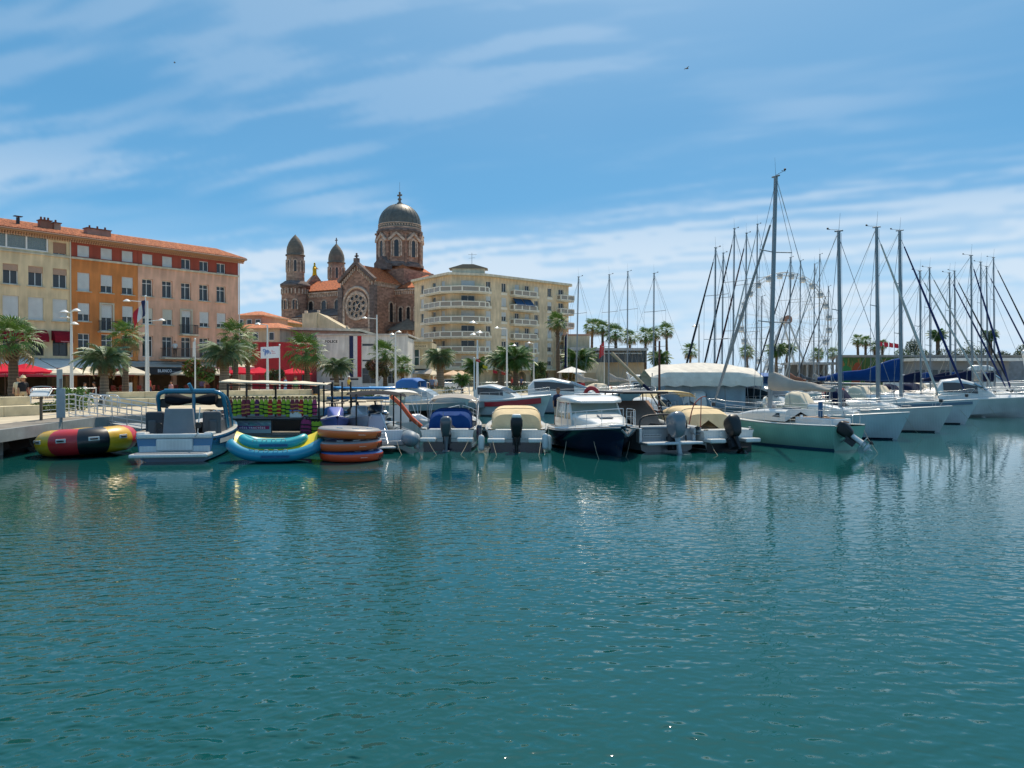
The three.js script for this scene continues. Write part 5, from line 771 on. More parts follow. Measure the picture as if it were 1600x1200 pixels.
// ------------------------------------------------------------------ boats: local +x points to the bow, stern at x = 0, water at y = 0
function hull({ L, B, hs, hb, dr = .35, tw = .88, max = .4, rake = .5, p = 2.2, round = false, n = 16, chine = .9, back = 0 }) {
  const f = (s) => s < max ? tw + (1 - tw) * Math.sin(s / max * Math.PI / 2) : Math.pow(Math.max(0, 1 - Math.pow((s - max) / (1 - max), p)), .85);
  const h = (s) => hs + (hb - hs) * Math.pow(s, 1.7) - .06 * Math.sin(s * Math.PI);
  const X = (s, y) => s * L + rake * Math.max(-.35, y / h(s)) * s * s * s + back * (1 - s) * (1 - s) * (1 - s) * Math.max(0, y / h(s));
  const half = (s) => {
    const b = Math.max(.012, B / 2 * f(s)), H = h(s), d = -dr * (1 - Math.pow(s, 5)) * (round ? .35 + .65 * Math.sin(Math.min(1, s * 1.6 + .25) * Math.PI / 2) : 1), out = [];
    if (round) for (let k = 0; k <= 7; k++) { const a = k / 7 * Math.PI / 2, y = d + (H - d) * Math.pow(1 - Math.cos(a), .85); out.push([y, b * Math.pow(Math.sin(a), .62 + .5 * s * s)]); }
    else { const c = chine - .62 * Math.pow(s, 3), yc = .07 + .5 * H * Math.pow(s, 3); out.push([d, 0], [(d + yc) * .5, b * c * .55], [yc, b * c], [yc + .05, b * (c + .015)], [yc + (H - yc) * .5, b * (c + (1 - c) * .62)], [H - .07, b], [H - .06, b + .03], [H, b + .03]); }
    return out.map(([y, z]) => [X(s, y), y, z]);
  };
  const rows = [], S = []; for (let i = 0; i <= n; i++) { const s = Math.pow(i / n, .9); S.push(s); const q = half(s); rows.push([...q.slice().reverse().map(([x, y, z]) => V(x, y, -z)), ...q.slice(1).map(([x, y, z]) => V(x, y, z))]); }
  const o = { L, B, h, S, sheer: (s, side, inset = 0, dy = 0) => { const q = half(s).at(-1); return V(q[0], q[1] + dy, side * Math.max(.01, q[2] - inset)); } };
  o.shell = new Geo().add(toCreasedNormals(loft(rows, false, false, true), .6));
  o.transom = () => { const r = rows[0], c = V(X(0, h(0) * .4), h(0) * .4, 0), t = []; for (let j = 0; j < r.length - 1; j++) t.push(c.x, c.y, c.z, r[j].x, r[j].y, r[j].z, r[j + 1].x, r[j + 1].y, r[j + 1].z); const a = r[0], b = r.at(-1); t.push(c.x, c.y, c.z, b.x, b.y, b.z, a.x, a.y, a.z); const g = new THREE.BufferGeometry(); g.setAttribute('position', new THREE.Float32BufferAttribute(t, 3)); g.computeVertexNormals(); return new Geo().add(g); };
  o.side = (s, y, k, out = .012) => { const q = half(s); let i = 0; while (i < q.length - 2 && q[i + 1][1] < y) i++; const t = Math.min(1, Math.max(0, (y - q[i][1]) / (q[i + 1][1] - q[i][1] || 1))); return V(q[i][0] + (q[i + 1][0] - q[i][0]) * t, y, k * (q[i][2] + (q[i + 1][2] - q[i][2]) * t + out)); };
  o.boot = (y0, y1, s1 = .97) => [-1, 1].map((k) => new Geo().loft(o.span(0, s1, 16, (s) => [o.side(s, y0, k), o.side(s, (y0 + y1) / 2, k), o.side(s, y1, k)])));
  o.span = (s0, s1, k, fn) => { const r = []; for (let i = 0; i <= k; i++) r.push(fn(s0 + (s1 - s0) * i / k)); return r; };
  o.deck = (s0, s1, inset = .02, dy = 0, camber = .06) => new Geo().loft(o.span(s0, s1, 10, (s) => { const a = o.sheer(s, -1, inset, dy), b = o.sheer(s, 1, inset, dy), c = a.clone().lerp(b, .5); c.y += camber * b.z / (B / 2); return [a, a.clone().lerp(c, .5).setY((a.y + c.y * 2) / 3), c, b.clone().lerp(c, .5).setY((b.y + c.y * 2) / 3), b]; }));
  o.rim = (s0, s1, w = .18) => { const g = new Geo(); for (const k of [-1, 1]) g.loft(o.span(s0, s1, 12, (s) => [o.sheer(s, k, -.005, 0), o.sheer(s, k, .03, .045), o.sheer(s, k, w, .04), o.sheer(s, k, w + .02, -.02)]), false, false, k > 0); return g; };
  o.well = (s0, s1, w, floor) => { const g = new Geo(), F2 = (s) => { const a = o.sheer(s, -1, w), b = o.sheer(s, 1, w); return [a, V(a.x, floor, a.z * .94), V(b.x, floor, b.z * .94), b]; }; g.loft(o.span(s0, s1, 8, F2)); for (const s of [s0, s1]) { const [a, b, c, d] = F2(s); g.loft([[a, d], [b, c]]); } return g; };
  return o;
}
const secLoop = (x, y0, y1, w, r = .3, n = 14, lean = 0) => { const p = []; for (let i = 0; i <= n; i++) { const a = Math.PI * i / n, c = Math.cos(a), s = Math.sin(a); p.push(V(x + lean * s, y0 + (y1 - y0) * Math.pow(s, r), w * Math.sign(c) * Math.pow(Math.abs(c), r))); } return p; };
function outboard(par, x, z, s, cowlM, legM, tilt = 0, yaw = 0, prefix = 'engine') {
  const e = mesh('outboard_engine', new Geo().loft([[-.06, .0, .09], [0, .0, .15], [.12, .0, .185], [.34, .02, .215], [.52, .03, .215], [.63, .04, .18], [.69, .06, .1], [.7, .07, .02]].map(([y, o2, w]) => { const row = []; for (let k = 0; k < 14; k++) { const a = k / 14 * Math.PI * 2, c = Math.cos(a), q = Math.sin(a); row.push(V(-.02 - o2 + Math.sign(c) * Math.pow(Math.abs(c), .5) * w * 1.35, y, Math.sign(q) * Math.pow(Math.abs(q), .5) * w)); } return row; }), true, true, true), cowlM, par);
  e.position.set(x, .62, z); e.scale.setScalar(s); e.rotation.set(0, yaw, tilt, 'YXZ');
  mesh('leg', new Geo().loft([[0, .13, .1], [-.25, .12, .075], [-.6, .13, .05], [-.72, .16, .05]].map(([y, l, w]) => [V(-l, y, 0), V(0, y, w), V(l, y, 0), V(0, y, -w)]), true, true), legM, e);
  mesh('cavitation_plate', new Geo().rbox(.5, .025, .26, .01, -.06, -.6, 0), legM, e); mesh('gearcase', new Geo().sph(.09, .02, -.85, 0, 2.4, 1, 1).ext([[0, 0], [.12, 0], [.04, -.2]], .03, -.02, -.9, -.015), legM, e);
  const pr = new Geo().at(new THREE.CylinderGeometry(.05, .05, .14, 8), -.24, -.85, 0, 0, 0, Math.PI / 2); for (let k = 0; k < 3; k++) { const a = k * 2.094; pr.at(new THREE.SphereGeometry(.1, 8, 6), -.24, -.85 + Math.cos(a) * .1, Math.sin(a) * .1, a, .5, 0, V(.2, 1, .6)); } mesh('propeller', pr, M.charcoal, e);
  mesh('bracket', new Geo().box(.24, .4, .28, .24, -.16, 0).box(.1, .2, .34, .16, .0, 0), M.charcoal, e); return e;
}
function rail(par, name, H, s0, s1, n, h, inset = .1, m = M.steel, sides = [-1, 1], r = .014, mid = true) {
  const g = new Geo(); for (const k of sides) { const top = H.span(s0, s1, n * 2, (s) => H.sheer(s, k, inset, h + .05)); g.tube(top, r, n * 5, 6); if (mid) g.tube(top.map((p) => p.clone().setY(p.y - h * .48)), r * .6, n * 4, 5); for (let i = 0; i <= n; i++) { const s = s0 + (s1 - s0) * i / n; g.bar(H.sheer(s, k, inset, .02), H.sheer(s, k, inset, h + .05), r * .85); } }
  return mesh(name, g, m, par);
}
function fender(label, x, y, z, m = M.white) { const o = thing('fender', label, 'fender', x, y, z, 0, 'fenders hung between the boats'); mesh('body', new Geo().lathe([[.01, -.3], [.09, -.27], [.12, -.18], [.12, .18], [.09, .27], [.03, .3]], 12), m, o); mesh('lanyard', new Geo().bar(V(0, .3, 0), V(.02, .75, .02), .008), M.rope, o); return o; }
const place = (px, d, hx, hz) => { const l = Math.hypot(hx, hz); return [gx(px, d), 0, -d, turnTo(hx / l, hz / l)]; };
const placeBoat = (name, label, cat, px, d, hx, hz, group) => thing(name, label, cat, ...place(px, d, hx, hz), group);

// small motorboats with canvas covers, sterns to the camera
function motorboat(o, { L = 5.8, B = 2.3, hs = .78, hb = 1.1, hullM = M.white, boot = null, cover, cx0 = 1.2, cx1 = 3.9, ch = 1.75, low = .5, cw = .84, eng = M.black, engLeg = M.charcoal, es = 1, tilt = 0, platform = true }) {
  const H = hull({ L, B, hs, hb, dr: .3 }); mesh('hull', H.shell, hullM, o); mesh('transom', H.transom(), hullM, o);
  if (boot) { for (const g of H.boot(-.05, .24)) mesh('boot_stripe', g, boot, o); mesh('transom_paint', new Geo().box(.03, .4, B * .8, -.025, .12, 0), boot, o); }  // transom panel: dark antifouling, with shadow and reflection below the platform painted in
  mesh('gunwale', H.rim(0, 1, .2), M.white, o); mesh('cockpit', H.well(.03, .62, .2, .35), M.gel2, o); mesh('foredeck', H.deck(.6, 1, .03, .03, .1), M.white, o);
  if (platform) { const p = new Geo(); for (const k of [-1, 1]) p.rbox(.55, .16, B * .27, .05, -.22, .42, k * B * .31); p.rbox(.16, .3, B * .3, .03, .06, hs - .2, 0); mesh('swim_platform', p, M.white, o); }
  mesh('stern_seat', new Geo().rbox(.5, .42, B * .68, .06, .55, .58, 0), M.white, o);
  if (cover) { const y = hs + .02, rows = []; for (let i = 0; i <= 10; i++) { const t = i / 10, x = cx0 + (cx1 - cx0) * t, e = Math.pow(Math.sin(Math.PI * Math.min(1, .12 + t * .82)), .42); rows.push(secLoop(x - .1 * (1 - t), y - (t < .05 ? low : .05), y + (ch - y) * e, B / 2 * cw * (1 - .18 * t * t), .42, 16)); } const c = mesh('canvas_cover', new Geo().loft(rows, false, true, true), cover, o);
    for (const k of [2, 6]) mesh('cover_seam', new Geo().tube(rows[k].map((p) => p.clone().add(V(0, .011, 0))), .012, 30, 5), cover, c); }
  else { mesh('windscreen', new Geo().loft(H.span(.5, .62, 4, (s) => [H.sheer(s, -1, .3, .02), V(s * L - .25, hs + .62, -B * .3), V(s * L - .2, hs + .66, 0), V(s * L - .25, hs + .62, B * .3), H.sheer(s, 1, .3, .02)])), M.screen, o); }
  outboard(o, -.42, 0, es, eng, engLeg, tilt);
  for (const k of [-1, 1]) mesh('cleat', new Geo().rbox(.16, .03, .03, .012, .25, hs + .09, k * (B / 2 - .12)).box(.03, .06, .03, .25, hs + .05, k * (B / 2 - .12)), M.steel, o);
  rail(o, 'bow_rail', H, .62, .97, 4, .35, .12); return H;
}
function bimini(o, x0, x1, y, w, m, droop = .12, mp = M.steel, base = .9) {
  const rows = []; for (let i = 0; i <= 6; i++) { const t = i / 6, x = x0 + (x1 - x0) * t; rows.push(Array.from({ length: 9 }, (_, k) => { const u = k / 8 * 2 - 1; return V(x, y - droop * (2 * t - 1) ** 2 - .14 * u * u - (Math.abs(u) > .99 ? .14 : 0), u * w); })); }
  const c = mesh('bimini_top', new Geo().loft(rows), m, o), g = new Geo(); for (const k of [-1, 1]) for (const [a, b] of [[x0 + .1, x0 + .3], [x1 - .1, x0 + .75], [(x0 + x1) / 2, x0 + .5]]) g.bar(V(a, y - .12, k * w * .97), V(b, base, k * w * .98), .015); for (const x of [x0 + .1, x1 - .1]) g.tube(Array.from({ length: 9 }, (_, k) => { const u = k / 8 * 2 - 1; return V(x, y - .13 - .14 * u * u, u * w * .97); }), .015, 16, 5); mesh('bimini_frame', g, mp, c); return c;
}
{ // white boat, blue cover
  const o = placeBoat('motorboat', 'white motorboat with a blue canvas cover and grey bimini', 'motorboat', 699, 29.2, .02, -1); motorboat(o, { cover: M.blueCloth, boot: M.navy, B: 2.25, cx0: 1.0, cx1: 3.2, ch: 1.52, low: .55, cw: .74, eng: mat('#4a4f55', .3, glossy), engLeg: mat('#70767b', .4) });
  bimini(o, 1.6, 3.9, 2.08, 1.0, M.greyCloth); for (const k of [-1, 1]) mesh('cover_window', new Geo().ext([[-.22, 0], [.22, 0], [.18, .4], [0, .5], [-.18, .4]], .01, .93, .85, k * .42, -Math.PI / 2), mat('#2b55a6', .7, { map: T.cloth }), o);
  mesh('flag_staff', new Geo().cyl(.015, .55, -.1, .9, -.15, .012, 6), M.lgrey, o);
}
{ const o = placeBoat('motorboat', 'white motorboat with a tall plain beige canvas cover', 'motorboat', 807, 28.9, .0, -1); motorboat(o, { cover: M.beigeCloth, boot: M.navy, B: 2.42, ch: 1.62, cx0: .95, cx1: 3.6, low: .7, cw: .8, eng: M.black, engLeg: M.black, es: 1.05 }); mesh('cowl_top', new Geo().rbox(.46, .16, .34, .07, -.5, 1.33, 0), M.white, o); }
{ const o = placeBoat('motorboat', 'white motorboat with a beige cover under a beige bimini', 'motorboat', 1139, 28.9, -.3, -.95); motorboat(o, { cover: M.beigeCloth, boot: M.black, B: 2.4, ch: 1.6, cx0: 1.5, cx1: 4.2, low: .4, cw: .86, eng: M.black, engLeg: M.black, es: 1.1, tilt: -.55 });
  bimini(o, 4.0, 5.4, 2.2, 1.05, mat('#d9c79b', .88, { map: T.cloth }), .05); mesh('wakeboard_tower', new Geo().tube([V(1.2, .85, -1), V(1.3, 1.7, -.7), V(1.35, 2.0, -.3), V(1.35, 2.0, -.15)], .022, 20, 6).bar(V(1.0, .8, -.6), V(1.2, 2.0, -.45), .02), mat('#9a4a3a', .6), o);
  mesh('side_tube', new Geo().tube([V(.2, .78, -1.22), V(2, .82, -1.28), V(3.8, .9, -1.0), V(5, 1.0, -.5)], .17, 24, 10), mat('#8f979b', .6), o); }
{ // grey boat with black T-top and tan cover
  const o = placeBoat('motorboat', 'grey-hulled motorboat with a black T-top and tan cover', 'motorboat', 1042, 28.6, -.3, -.95), gh = mat('#8e979c', .35, { map: T.gel, ...glossy }); const H = hull({ L: 6.4, B: 2.6, hs: .85, hb: 1.2, dr: .3 });
  mesh('hull', H.shell, gh, o); mesh('transom', H.transom(), gh, o); mesh('gunwale', H.rim(0, 1, .22), M.lgrey, o); mesh('cockpit', H.well(.04, .7, .22, .35), M.charcoal, o); mesh('foredeck', H.deck(.68, 1, .03, .03), gh, o);
  mesh('stern_bench', new Geo().rbox(.5, .5, 1.9, .08, .7, .68, 0), mat('#9aa3a7', .7, { map: T.cloth, bumpMap: T.fold, bumpScale: .03 }), o);
  mesh('swim_platform', new Geo().rbox(.75, .1, 2.3, .04, -.3, .36, 0).rbox(.3, .55, .12, .04, .05, .62, 1.12).rbox(.3, .55, .12, .04, .05, .62, -1.12), M.gel2, o);
  const top = new Geo().rbox(2.5, .09, 2.0, .04, 2.9, 2.16, 0); mesh('t_top', top, M.black, o); for (const k of [-1, 1]) mesh('t_top_frame', new Geo().bar(V(2.0, .9, k * 1.05), V(2.3, 2.12, k * .85), .03).bar(V(3.8, .95, k * 1.0), V(3.6, 2.12, k * .85), .03).bar(V(2.1, 1.2, k * 1.03), V(2.9, 2.1, k * .85), .025), M.black, o);
  mesh('tan_cover', new Geo().loft([0, 1, 2, 3, 4, 5].map((i) => { const t = i / 5; return Array.from({ length: 9 }, (_, k) => { const u = k / 8 * 2 - 1; return V(1.3 + t * 2.0 + .15 * u, .98 + .82 * Math.pow(t, .8) - .22 * (1 - t) * Math.abs(u) * (u < 0 ? 1.2 : .2) - .1 * Math.sin(Math.PI * t) * (1 - u * u), u * (.5 + .5 * t) * 1.05); }); })), M.tanCloth, o);
  const ar = new Geo().tube([V(.2, .4, -.95), V(.3, 1.15, -.95), V(.35, 1.3, -.75), V(.35, 1.3, .75), V(.3, 1.15, .95), V(.2, .4, .95)], .035, 40, 8).bar(V(.25, .75, .92), V(-.2, .42, .7), .03); mesh('ski_arch', ar, M.black, o);
  mesh('console', new Geo().rbox(.8, 1.1, .9, .08, 3.4, 1.0, 0), M.charcoal, o); outboard(o, -.5, .15, 1.25, mat('#6d757c', .28, glossy), mat('#b9bfc2', .4), -.25, .1); board('hull_lettering', scriptTex('#9aa3a7', '#2b2d30', 256, 40, 21, [[.05, .95]]), .75, .11, o, -.035, .62, -.62, -Math.PI / 2);
}
{ // navy cabin boat, bow to the camera
  const o = placeBoat('cabin_boat', 'white cabin motorboat with a navy hull, bow towards the open water', 'cabin boat', 893, 32.6, .2, .98), L = 6.2, B = 2.75, H = hull({ L, B, hs: .78, hb: 1.12, dr: .4, p: 2.6, rake: .5 });
  mesh('hull', H.shell, M.navy, o); mesh('transom', H.transom(), M.navy, o); mesh('gunwale', H.rim(0, 1, .22), M.white, o); mesh('foredeck', H.deck(.42, 1, .04, .05, .22), M.white, o); mesh('cockpit', H.well(.04, .44, .22, .4), M.gel2, o);
  mesh('cabin_trunk', new Geo().loft([[3.4, 1.0, .5], [4.2, .92, .4], [5.0, .6, .24], [5.4, .3, .1]].map(([x, w, hh]) => secLoop(x, .9, .95 + hh, w, .35)), false, true, true), M.white, o); mesh('deck_hatch', new Geo().rbox(.5, .04, .5, .02, 4.45, 1.34, 0, 0, 0, -.2), M.grey, o);
  // wheelhouse: pillars, glass and overhanging roof
  const hw = 1.0, y0 = 1.1, y1 = 1.84, wh = mesh('wheelhouse', (() => { const g = new Geo(); for (const k of [-1, 1]) { g.bar(V(3.55, y0, k * hw), V(3.0, y1, k * hw * .92), .045).bar(V(2.6, y0 - .1, k * hw), V(2.5, y1, k * hw * .94), .045).bar(V(1.3, y0 - .3, k * hw), V(1.35, y1, k * hw * .94), .05).box(2.4, .34, .06, 2.4, y0 - .1, k * (hw + .005)); } g.bar(V(3.6, y0, 0), V(3.03, y1, 0), .03).box(.08, .3, 2 * hw, 3.6, y0 - .12, 0); return g; })(), M.white, o);
  mesh('windscreen', new Geo().loft([[V(3.57, y0 + .02, -hw), V(3.68, y0 + .02, 0), V(3.57, y0 + .02, hw)], [V(3.02, y1, -hw * .92), V(3.12, y1, 0), V(3.02, y1, hw * .92)]]), mat('#b9c9c2', .05, { transmission: .55 }), wh); for (const k of [-1, 1]) mesh('side_glass', new Geo().loft([[V(3.5, y0 + .05, k * hw), V(1.35, y0 + .05, k * hw)], [V(3.0, y1, k * hw * .93), V(1.38, y1, k * hw * .93)]]), M.screen, wh);
  mesh('roof', new Geo().loft([[1.1, .72, .06], [1.25, .98, .13], [2.2, 1.12, .24], [3.1, 1.1, .22], [3.5, .98, .12], [3.62, .7, .03]].map(([x, w, hh]) => { const r = secLoop(x, y1, y1 + hh, w, .4, 14); return [...r, V(x, y1 - .05, -w * .95), V(x, y1 - .05, w * .95)]; }), true, true, true), M.white, wh);
  mesh('roof_hatch', new Geo().rbox(.8, .04, .9, .02, 2.3, y1 + .27, 0), M.gel2, wh); mesh('rear_canopy', new Geo().loft([[V(1.15, y1 + .1, -.9), V(1.15, y1 + .1, .9)], [V(.6, y1 + .02, -.92), V(.6, y1 + .02, .92)], [V(.55, y1 - .3, -.92), V(.55, y1 - .3, .92)]]), M.navyCloth, wh);
  rail(o, 'bow_rail', H, .5, .985, 5, .55, .1); mesh('anchor', new Geo().bar(V(6.4, 1.1, 0), V(6.85, .98, 0), .04).bar(V(6.85, 1.0, -.2), V(6.85, .78, 0), .035).bar(V(6.85, 1.0, .2), V(6.85, .78, 0), .035), M.galv, o); mesh('rubbing_strake', new Geo().tube(H.span(0, .99, 16, (s) => H.sheer(s, 1, -.035, -.06)), .03, 40, 6).tube(H.span(0, .99, 16, (s) => H.sheer(s, -1, -.035, -.06)), .03, 40, 6), M.lgrey, o);
  mesh('cream_curtain', new Geo().rbox(.1, .7, 1.5, .03, 1.25, 1.45, 0), M.creamCloth, o); mesh('life_ring', new Geo().at(new THREE.TorusGeometry(.3, .09, 8, 18), .9, 2.02, -.6, 0, .8, 0), mat('#8a222b', .7), o);
  outboard(o, -.5, 0, 1.1, M.black, M.black);
}
{ // wake boat
  const o = placeBoat('wake_boat', 'blue and white wake boat with a teal folded tower', 'motorboat', 273, 25.3, -.15, -.985), L = 6.6, B = 2.5, H = hull({ L, B, hs: .82, hb: 1.15, dr: .3, tw: .95 }), blue = mat('#2a739f', .25, glossy), teal = mat('#17718f', .35, glossy), seat = mat('#55595d', .75, { map: T.cloth, bumpMap: T.fold, bumpScale: .02 });
  mesh('hull', H.shell, blue, o); mesh('transom', H.transom(), blue, o); mesh('gunwale', H.rim(0, 1, .3), M.white, o); mesh('cockpit', H.well(.05, .72, .3, .3), M.charcoal, o); mesh('foredeck', H.deck(.7, 1, .03, .03), M.white, o);
  for (const k of [-1, 1]) mesh('white_flash', new Geo().loft(H.span(.1, .75, 8, (s) => [H.sheer(s, k, -.04, -.12), H.sheer(s, k, -.03, -.26 - .1 * s)])), M.white, o);
  mesh('swim_platform', new Geo().rbox(.8, .12, 2.4, .05, -.4, .26, 0), M.white, o); mesh('platform_pad', new Geo().rbox(.6, .02, 2.1, .01, -.42, .33, 0), M.grey, o); for (const k of [-1, 1]) mesh('stern_seat', new Geo().rbox(.55, .14, .85, .05, .35, .74, k * .78), M.charcoal, o);
  mesh('transom_cushion', new Geo().ext([[-.5, 0], [.5, 0], [.42, .95], [-.42, .95]], .16, .62, .75, 0, -Math.PI / 2, -.0, 0, [], .02), mat('#8d9196', .7, { map: T.cloth }), o); mesh('transom_walk', new Geo().rbox(.9, .4, 1.15, .05, .35, .55, 0), M.white, o);
  for (const k of [-1, 1]) { mesh('side_cushion', new Geo().rbox(2.6, .75, .28, .08, 2.2, .95, k * .98), seat, o); mesh('speaker', new Geo().at(new THREE.CylinderGeometry(.1, .1, .06, 14), .5, 1.15, k * .62, 0, 0, Math.PI / 2), M.black, o); mesh('headrest', new Geo().rbox(.25, .9, .6, .08, 1.1, 1.15, k * .92), k < 0 ? mat('#3a4048', .7, { map: T.cloth }) : seat, o); }
  const tw = new Geo(); for (const k of [-1, 1]) tw.tube([V(2.6, .95, k * 1.12), V(2.2, 1.7, k * 1.12), V(1.95, 2.16, k * 1.05), V(1.9, 2.26, k * .8), V(1.9, 2.28, 0)], .075, 26, 8).tube([V(3.5, .95, k * 1.1), V(2.9, 1.9, k * 1.08), V(2.5, 2.2, k * .95)], .055, 20, 8); tw.bar(V(1.9, 2.28, -.85), V(1.9, 2.28, .85), .085, .085, 10).bar(V(2.5, 2.22, -.9), V(2.5, 2.22, .9), .06).bar(V(1.95, 1.0, .12), V(1.92, 2.25, .12), .06).bar(V(1.85, 2.3, .1), V(1.75, 2.55, .0), .06); mesh('tower', tw, teal, o);
  mesh('folded_bimini', new Geo().loft(Array.from({ length: 9 }, (_, i) => { const t = i / 8, z = -.85 + 1.7 * t, w = .16 + .06 * Math.sin(t * 9), row = []; for (let k = 0; k < 10; k++) { const a = k / 10 * 6.283; row.push(V(2.15 + Math.cos(a) * w * 1.4, 2.0 - .05 * Math.sin(t * Math.PI) + Math.sin(a) * w, z)); } return row; }), true, true), M.blackCloth, o);
  for (const k of [-1, 1]) mesh('tower_speaker', new Geo().at(new THREE.CylinderGeometry(.17, .17, .35, 14), 2.3, 1.85, k * .95, 0, 0, Math.PI / 2), M.black, o);
  mesh('windscreen', new Geo().loft(H.span(.55, .72, 4, (s) => [H.sheer(s, -1, .3, .03), V(s * L - .2, 1.5, -.6), V(s * L, 1.52, 0), V(s * L - .2, 1.5, .6), H.sheer(s, 1, .3, .03)])), M.glass, o); mesh('helm', new Geo().rbox(.6, .6, .7, .08, 3.4, 1.1, .55), M.charcoal, o); mesh('steering_wheel', new Geo().at(new THREE.TorusGeometry(.19, .02, 6, 20), 3.0, 1.38, .55, 0, 1.3, 0), M.black, o);
  mesh('stern_cap', new Geo().rbox(.22, .16, 2.36, .06, .02, .84, 0).rbox(.5, .12, .3, .05, .2, .9, 1.05).rbox(.5, .12, .3, .05, .2, .9, -1.05), M.white, o); mesh('stern_band', new Geo().rbox(.04, .2, 2.2, .015, -.015, .42, 0), M.gel2, o); mesh('grab_pole', new Geo().bar(V(.6, .8, .55), V(.72, 1.75, .62), .02).bar(V(.1, .72, .5), V(-.3, .95, .8), .025), M.white, o);
}
{ // grey inflatable with black canopy
  const o = placeBoat('inflatable_boat', 'grey inflatable boat with a black canopy on posts', 'inflatable boat', 598, 28.6, -.3, -.95), tubeM = mat('#8796a0', .55, { map: T.gel }); const pts = (k) => [V(-.35, .48, k * .98), V(.3, .46, k * 1.0), V(2.2, .46, k * 1.02), V(3.8, .55, k * .8), V(4.7, .68, k * .35), V(4.95, .72, 0)];
  for (const k of [-1, 1]) { const t = mesh('tube', new Geo().tube(pts(k), .3, 50, 16).sph(.3, -.35, .48, k * .98, 1.5, 1, 1, 14), tubeM, o); mesh('tube_band', new Geo().tube(pts(k).map((p) => V(p.x, p.y - .06, p.z + k * .29)), .035, 40, 6), mat('#5f6d77', .6), t); for (let i = 0; i < 5; i++) mesh('chafe_patch', new Geo().at(new THREE.TorusGeometry(.304, .014, 6, 20), .5 + i * .6, .47, k * 1.01, 0, Math.PI / 2, 0), mat('#6f7d87', .6), t); }
  mesh('floor', new Geo().rbox(4.4, .2, 1.7, .06, 2, .32, 0), M.lgrey, o); mesh('transom', new Geo().rbox(.12, .6, 1.5, .03, .1, .5, 0), M.gel2, o); mesh('console', new Geo().rbox(.6, .9, .7, .08, 2.0, .85, 0), mat('#c9c4d2', .5), o); mesh('canopy', new Geo().loft([[1.0, .0], [1.2, .1], [2.6, .14], [3.0, .04]].map(([x, h2]) => Array.from({ length: 9 }, (_, k) => { const u = k / 8 * 2 - 1; return V(x, 2.1 + h2 - .1 * u * u, u * 1.05); }))), M.blackCloth, o);
  for (const [x, z] of [[1.1, -.85], [1.1, .85], [2.9, -.85], [2.9, .85]]) mesh('canopy_post', new Geo().bar(V(x, .5, z), V(x, 2.12, z), .03), M.black, o); mesh('ladder', new Geo().bar(V(.4, .9, -.3), V(-.6, .35, -.3), .025).bar(V(.4, .9, .1), V(-.6, .35, .1), .025).bar(V(0, .68, -.3), V(0, .68, .1), .02).bar(V(-.3, .5, -.3), V(-.3, .5, .1), .02).bar(V(.2, .5, .3), V(.5, 1.4, .0), .025), M.steel, o); mesh('stern_step', new Geo().rbox(.5, .06, 1.1, .02, -.6, .22, -.2), M.white, o);
}
{ // white open boat and orange pole float behind
  const o = placeBoat('motorboat', 'white open boat with a plain white console behind the inflatable boat', 'motorboat', 650, 34.5, -.5, -.87); const H = hull({ L: 5.2, B: 2.1, hs: .75, hb: 1.05 }); mesh('hull', H.shell, M.white, o); mesh('transom', H.transom(), M.white, o); mesh('gunwale', H.rim(0, 1, .16), M.white, o); mesh('cockpit', H.well(.03, .78, .16, .3), M.gel2, o); mesh('foredeck', H.deck(.76, 1, .03, .03), M.white, o); mesh('console', new Geo().ext([[-.35, 0], [.35, 0], [.2, 1.05], [-.25, 1.05]], .8, 2.1, .4, -.4), M.white, o); mesh('console_screen', new Geo().ext([[-.02, 0], [.02, 0], [-.12, .4], [-.16, .4]], .76, 2.3, 1.45, -.38), M.screen, o);
  bimini(o, 1.3, 3.2, 2.2, .9, M.whiteCloth); const fl = tag(mesh('foam_float', new Geo().tube([V(0, 0, 0), V(.4, -.35, .0), V(.85, -.9, .05), V(1.3, -1.3, .05)], .09, 24, 10), mat('#e2653f', .7)), 'orange bent foam float leaning against the white open boat', 'float'); fl.position.set(gx(611, 33), hy(619, 33), -33);
}
// ------------------------------------------------------------------ sailing boats
const mastM = mat('#868d91', .5, { metalness: .3 }), sailBlue = mat('#1b2d63', .85, { map: T.cloth }), sailLight = mat('#c9c6bd', .85, { map: T.cloth }), sailDark = mat('#23262e', .85, { map: T.cloth }), sailMaroon = mat('#4b2028', .85, { map: T.cloth });
const sparG = {};
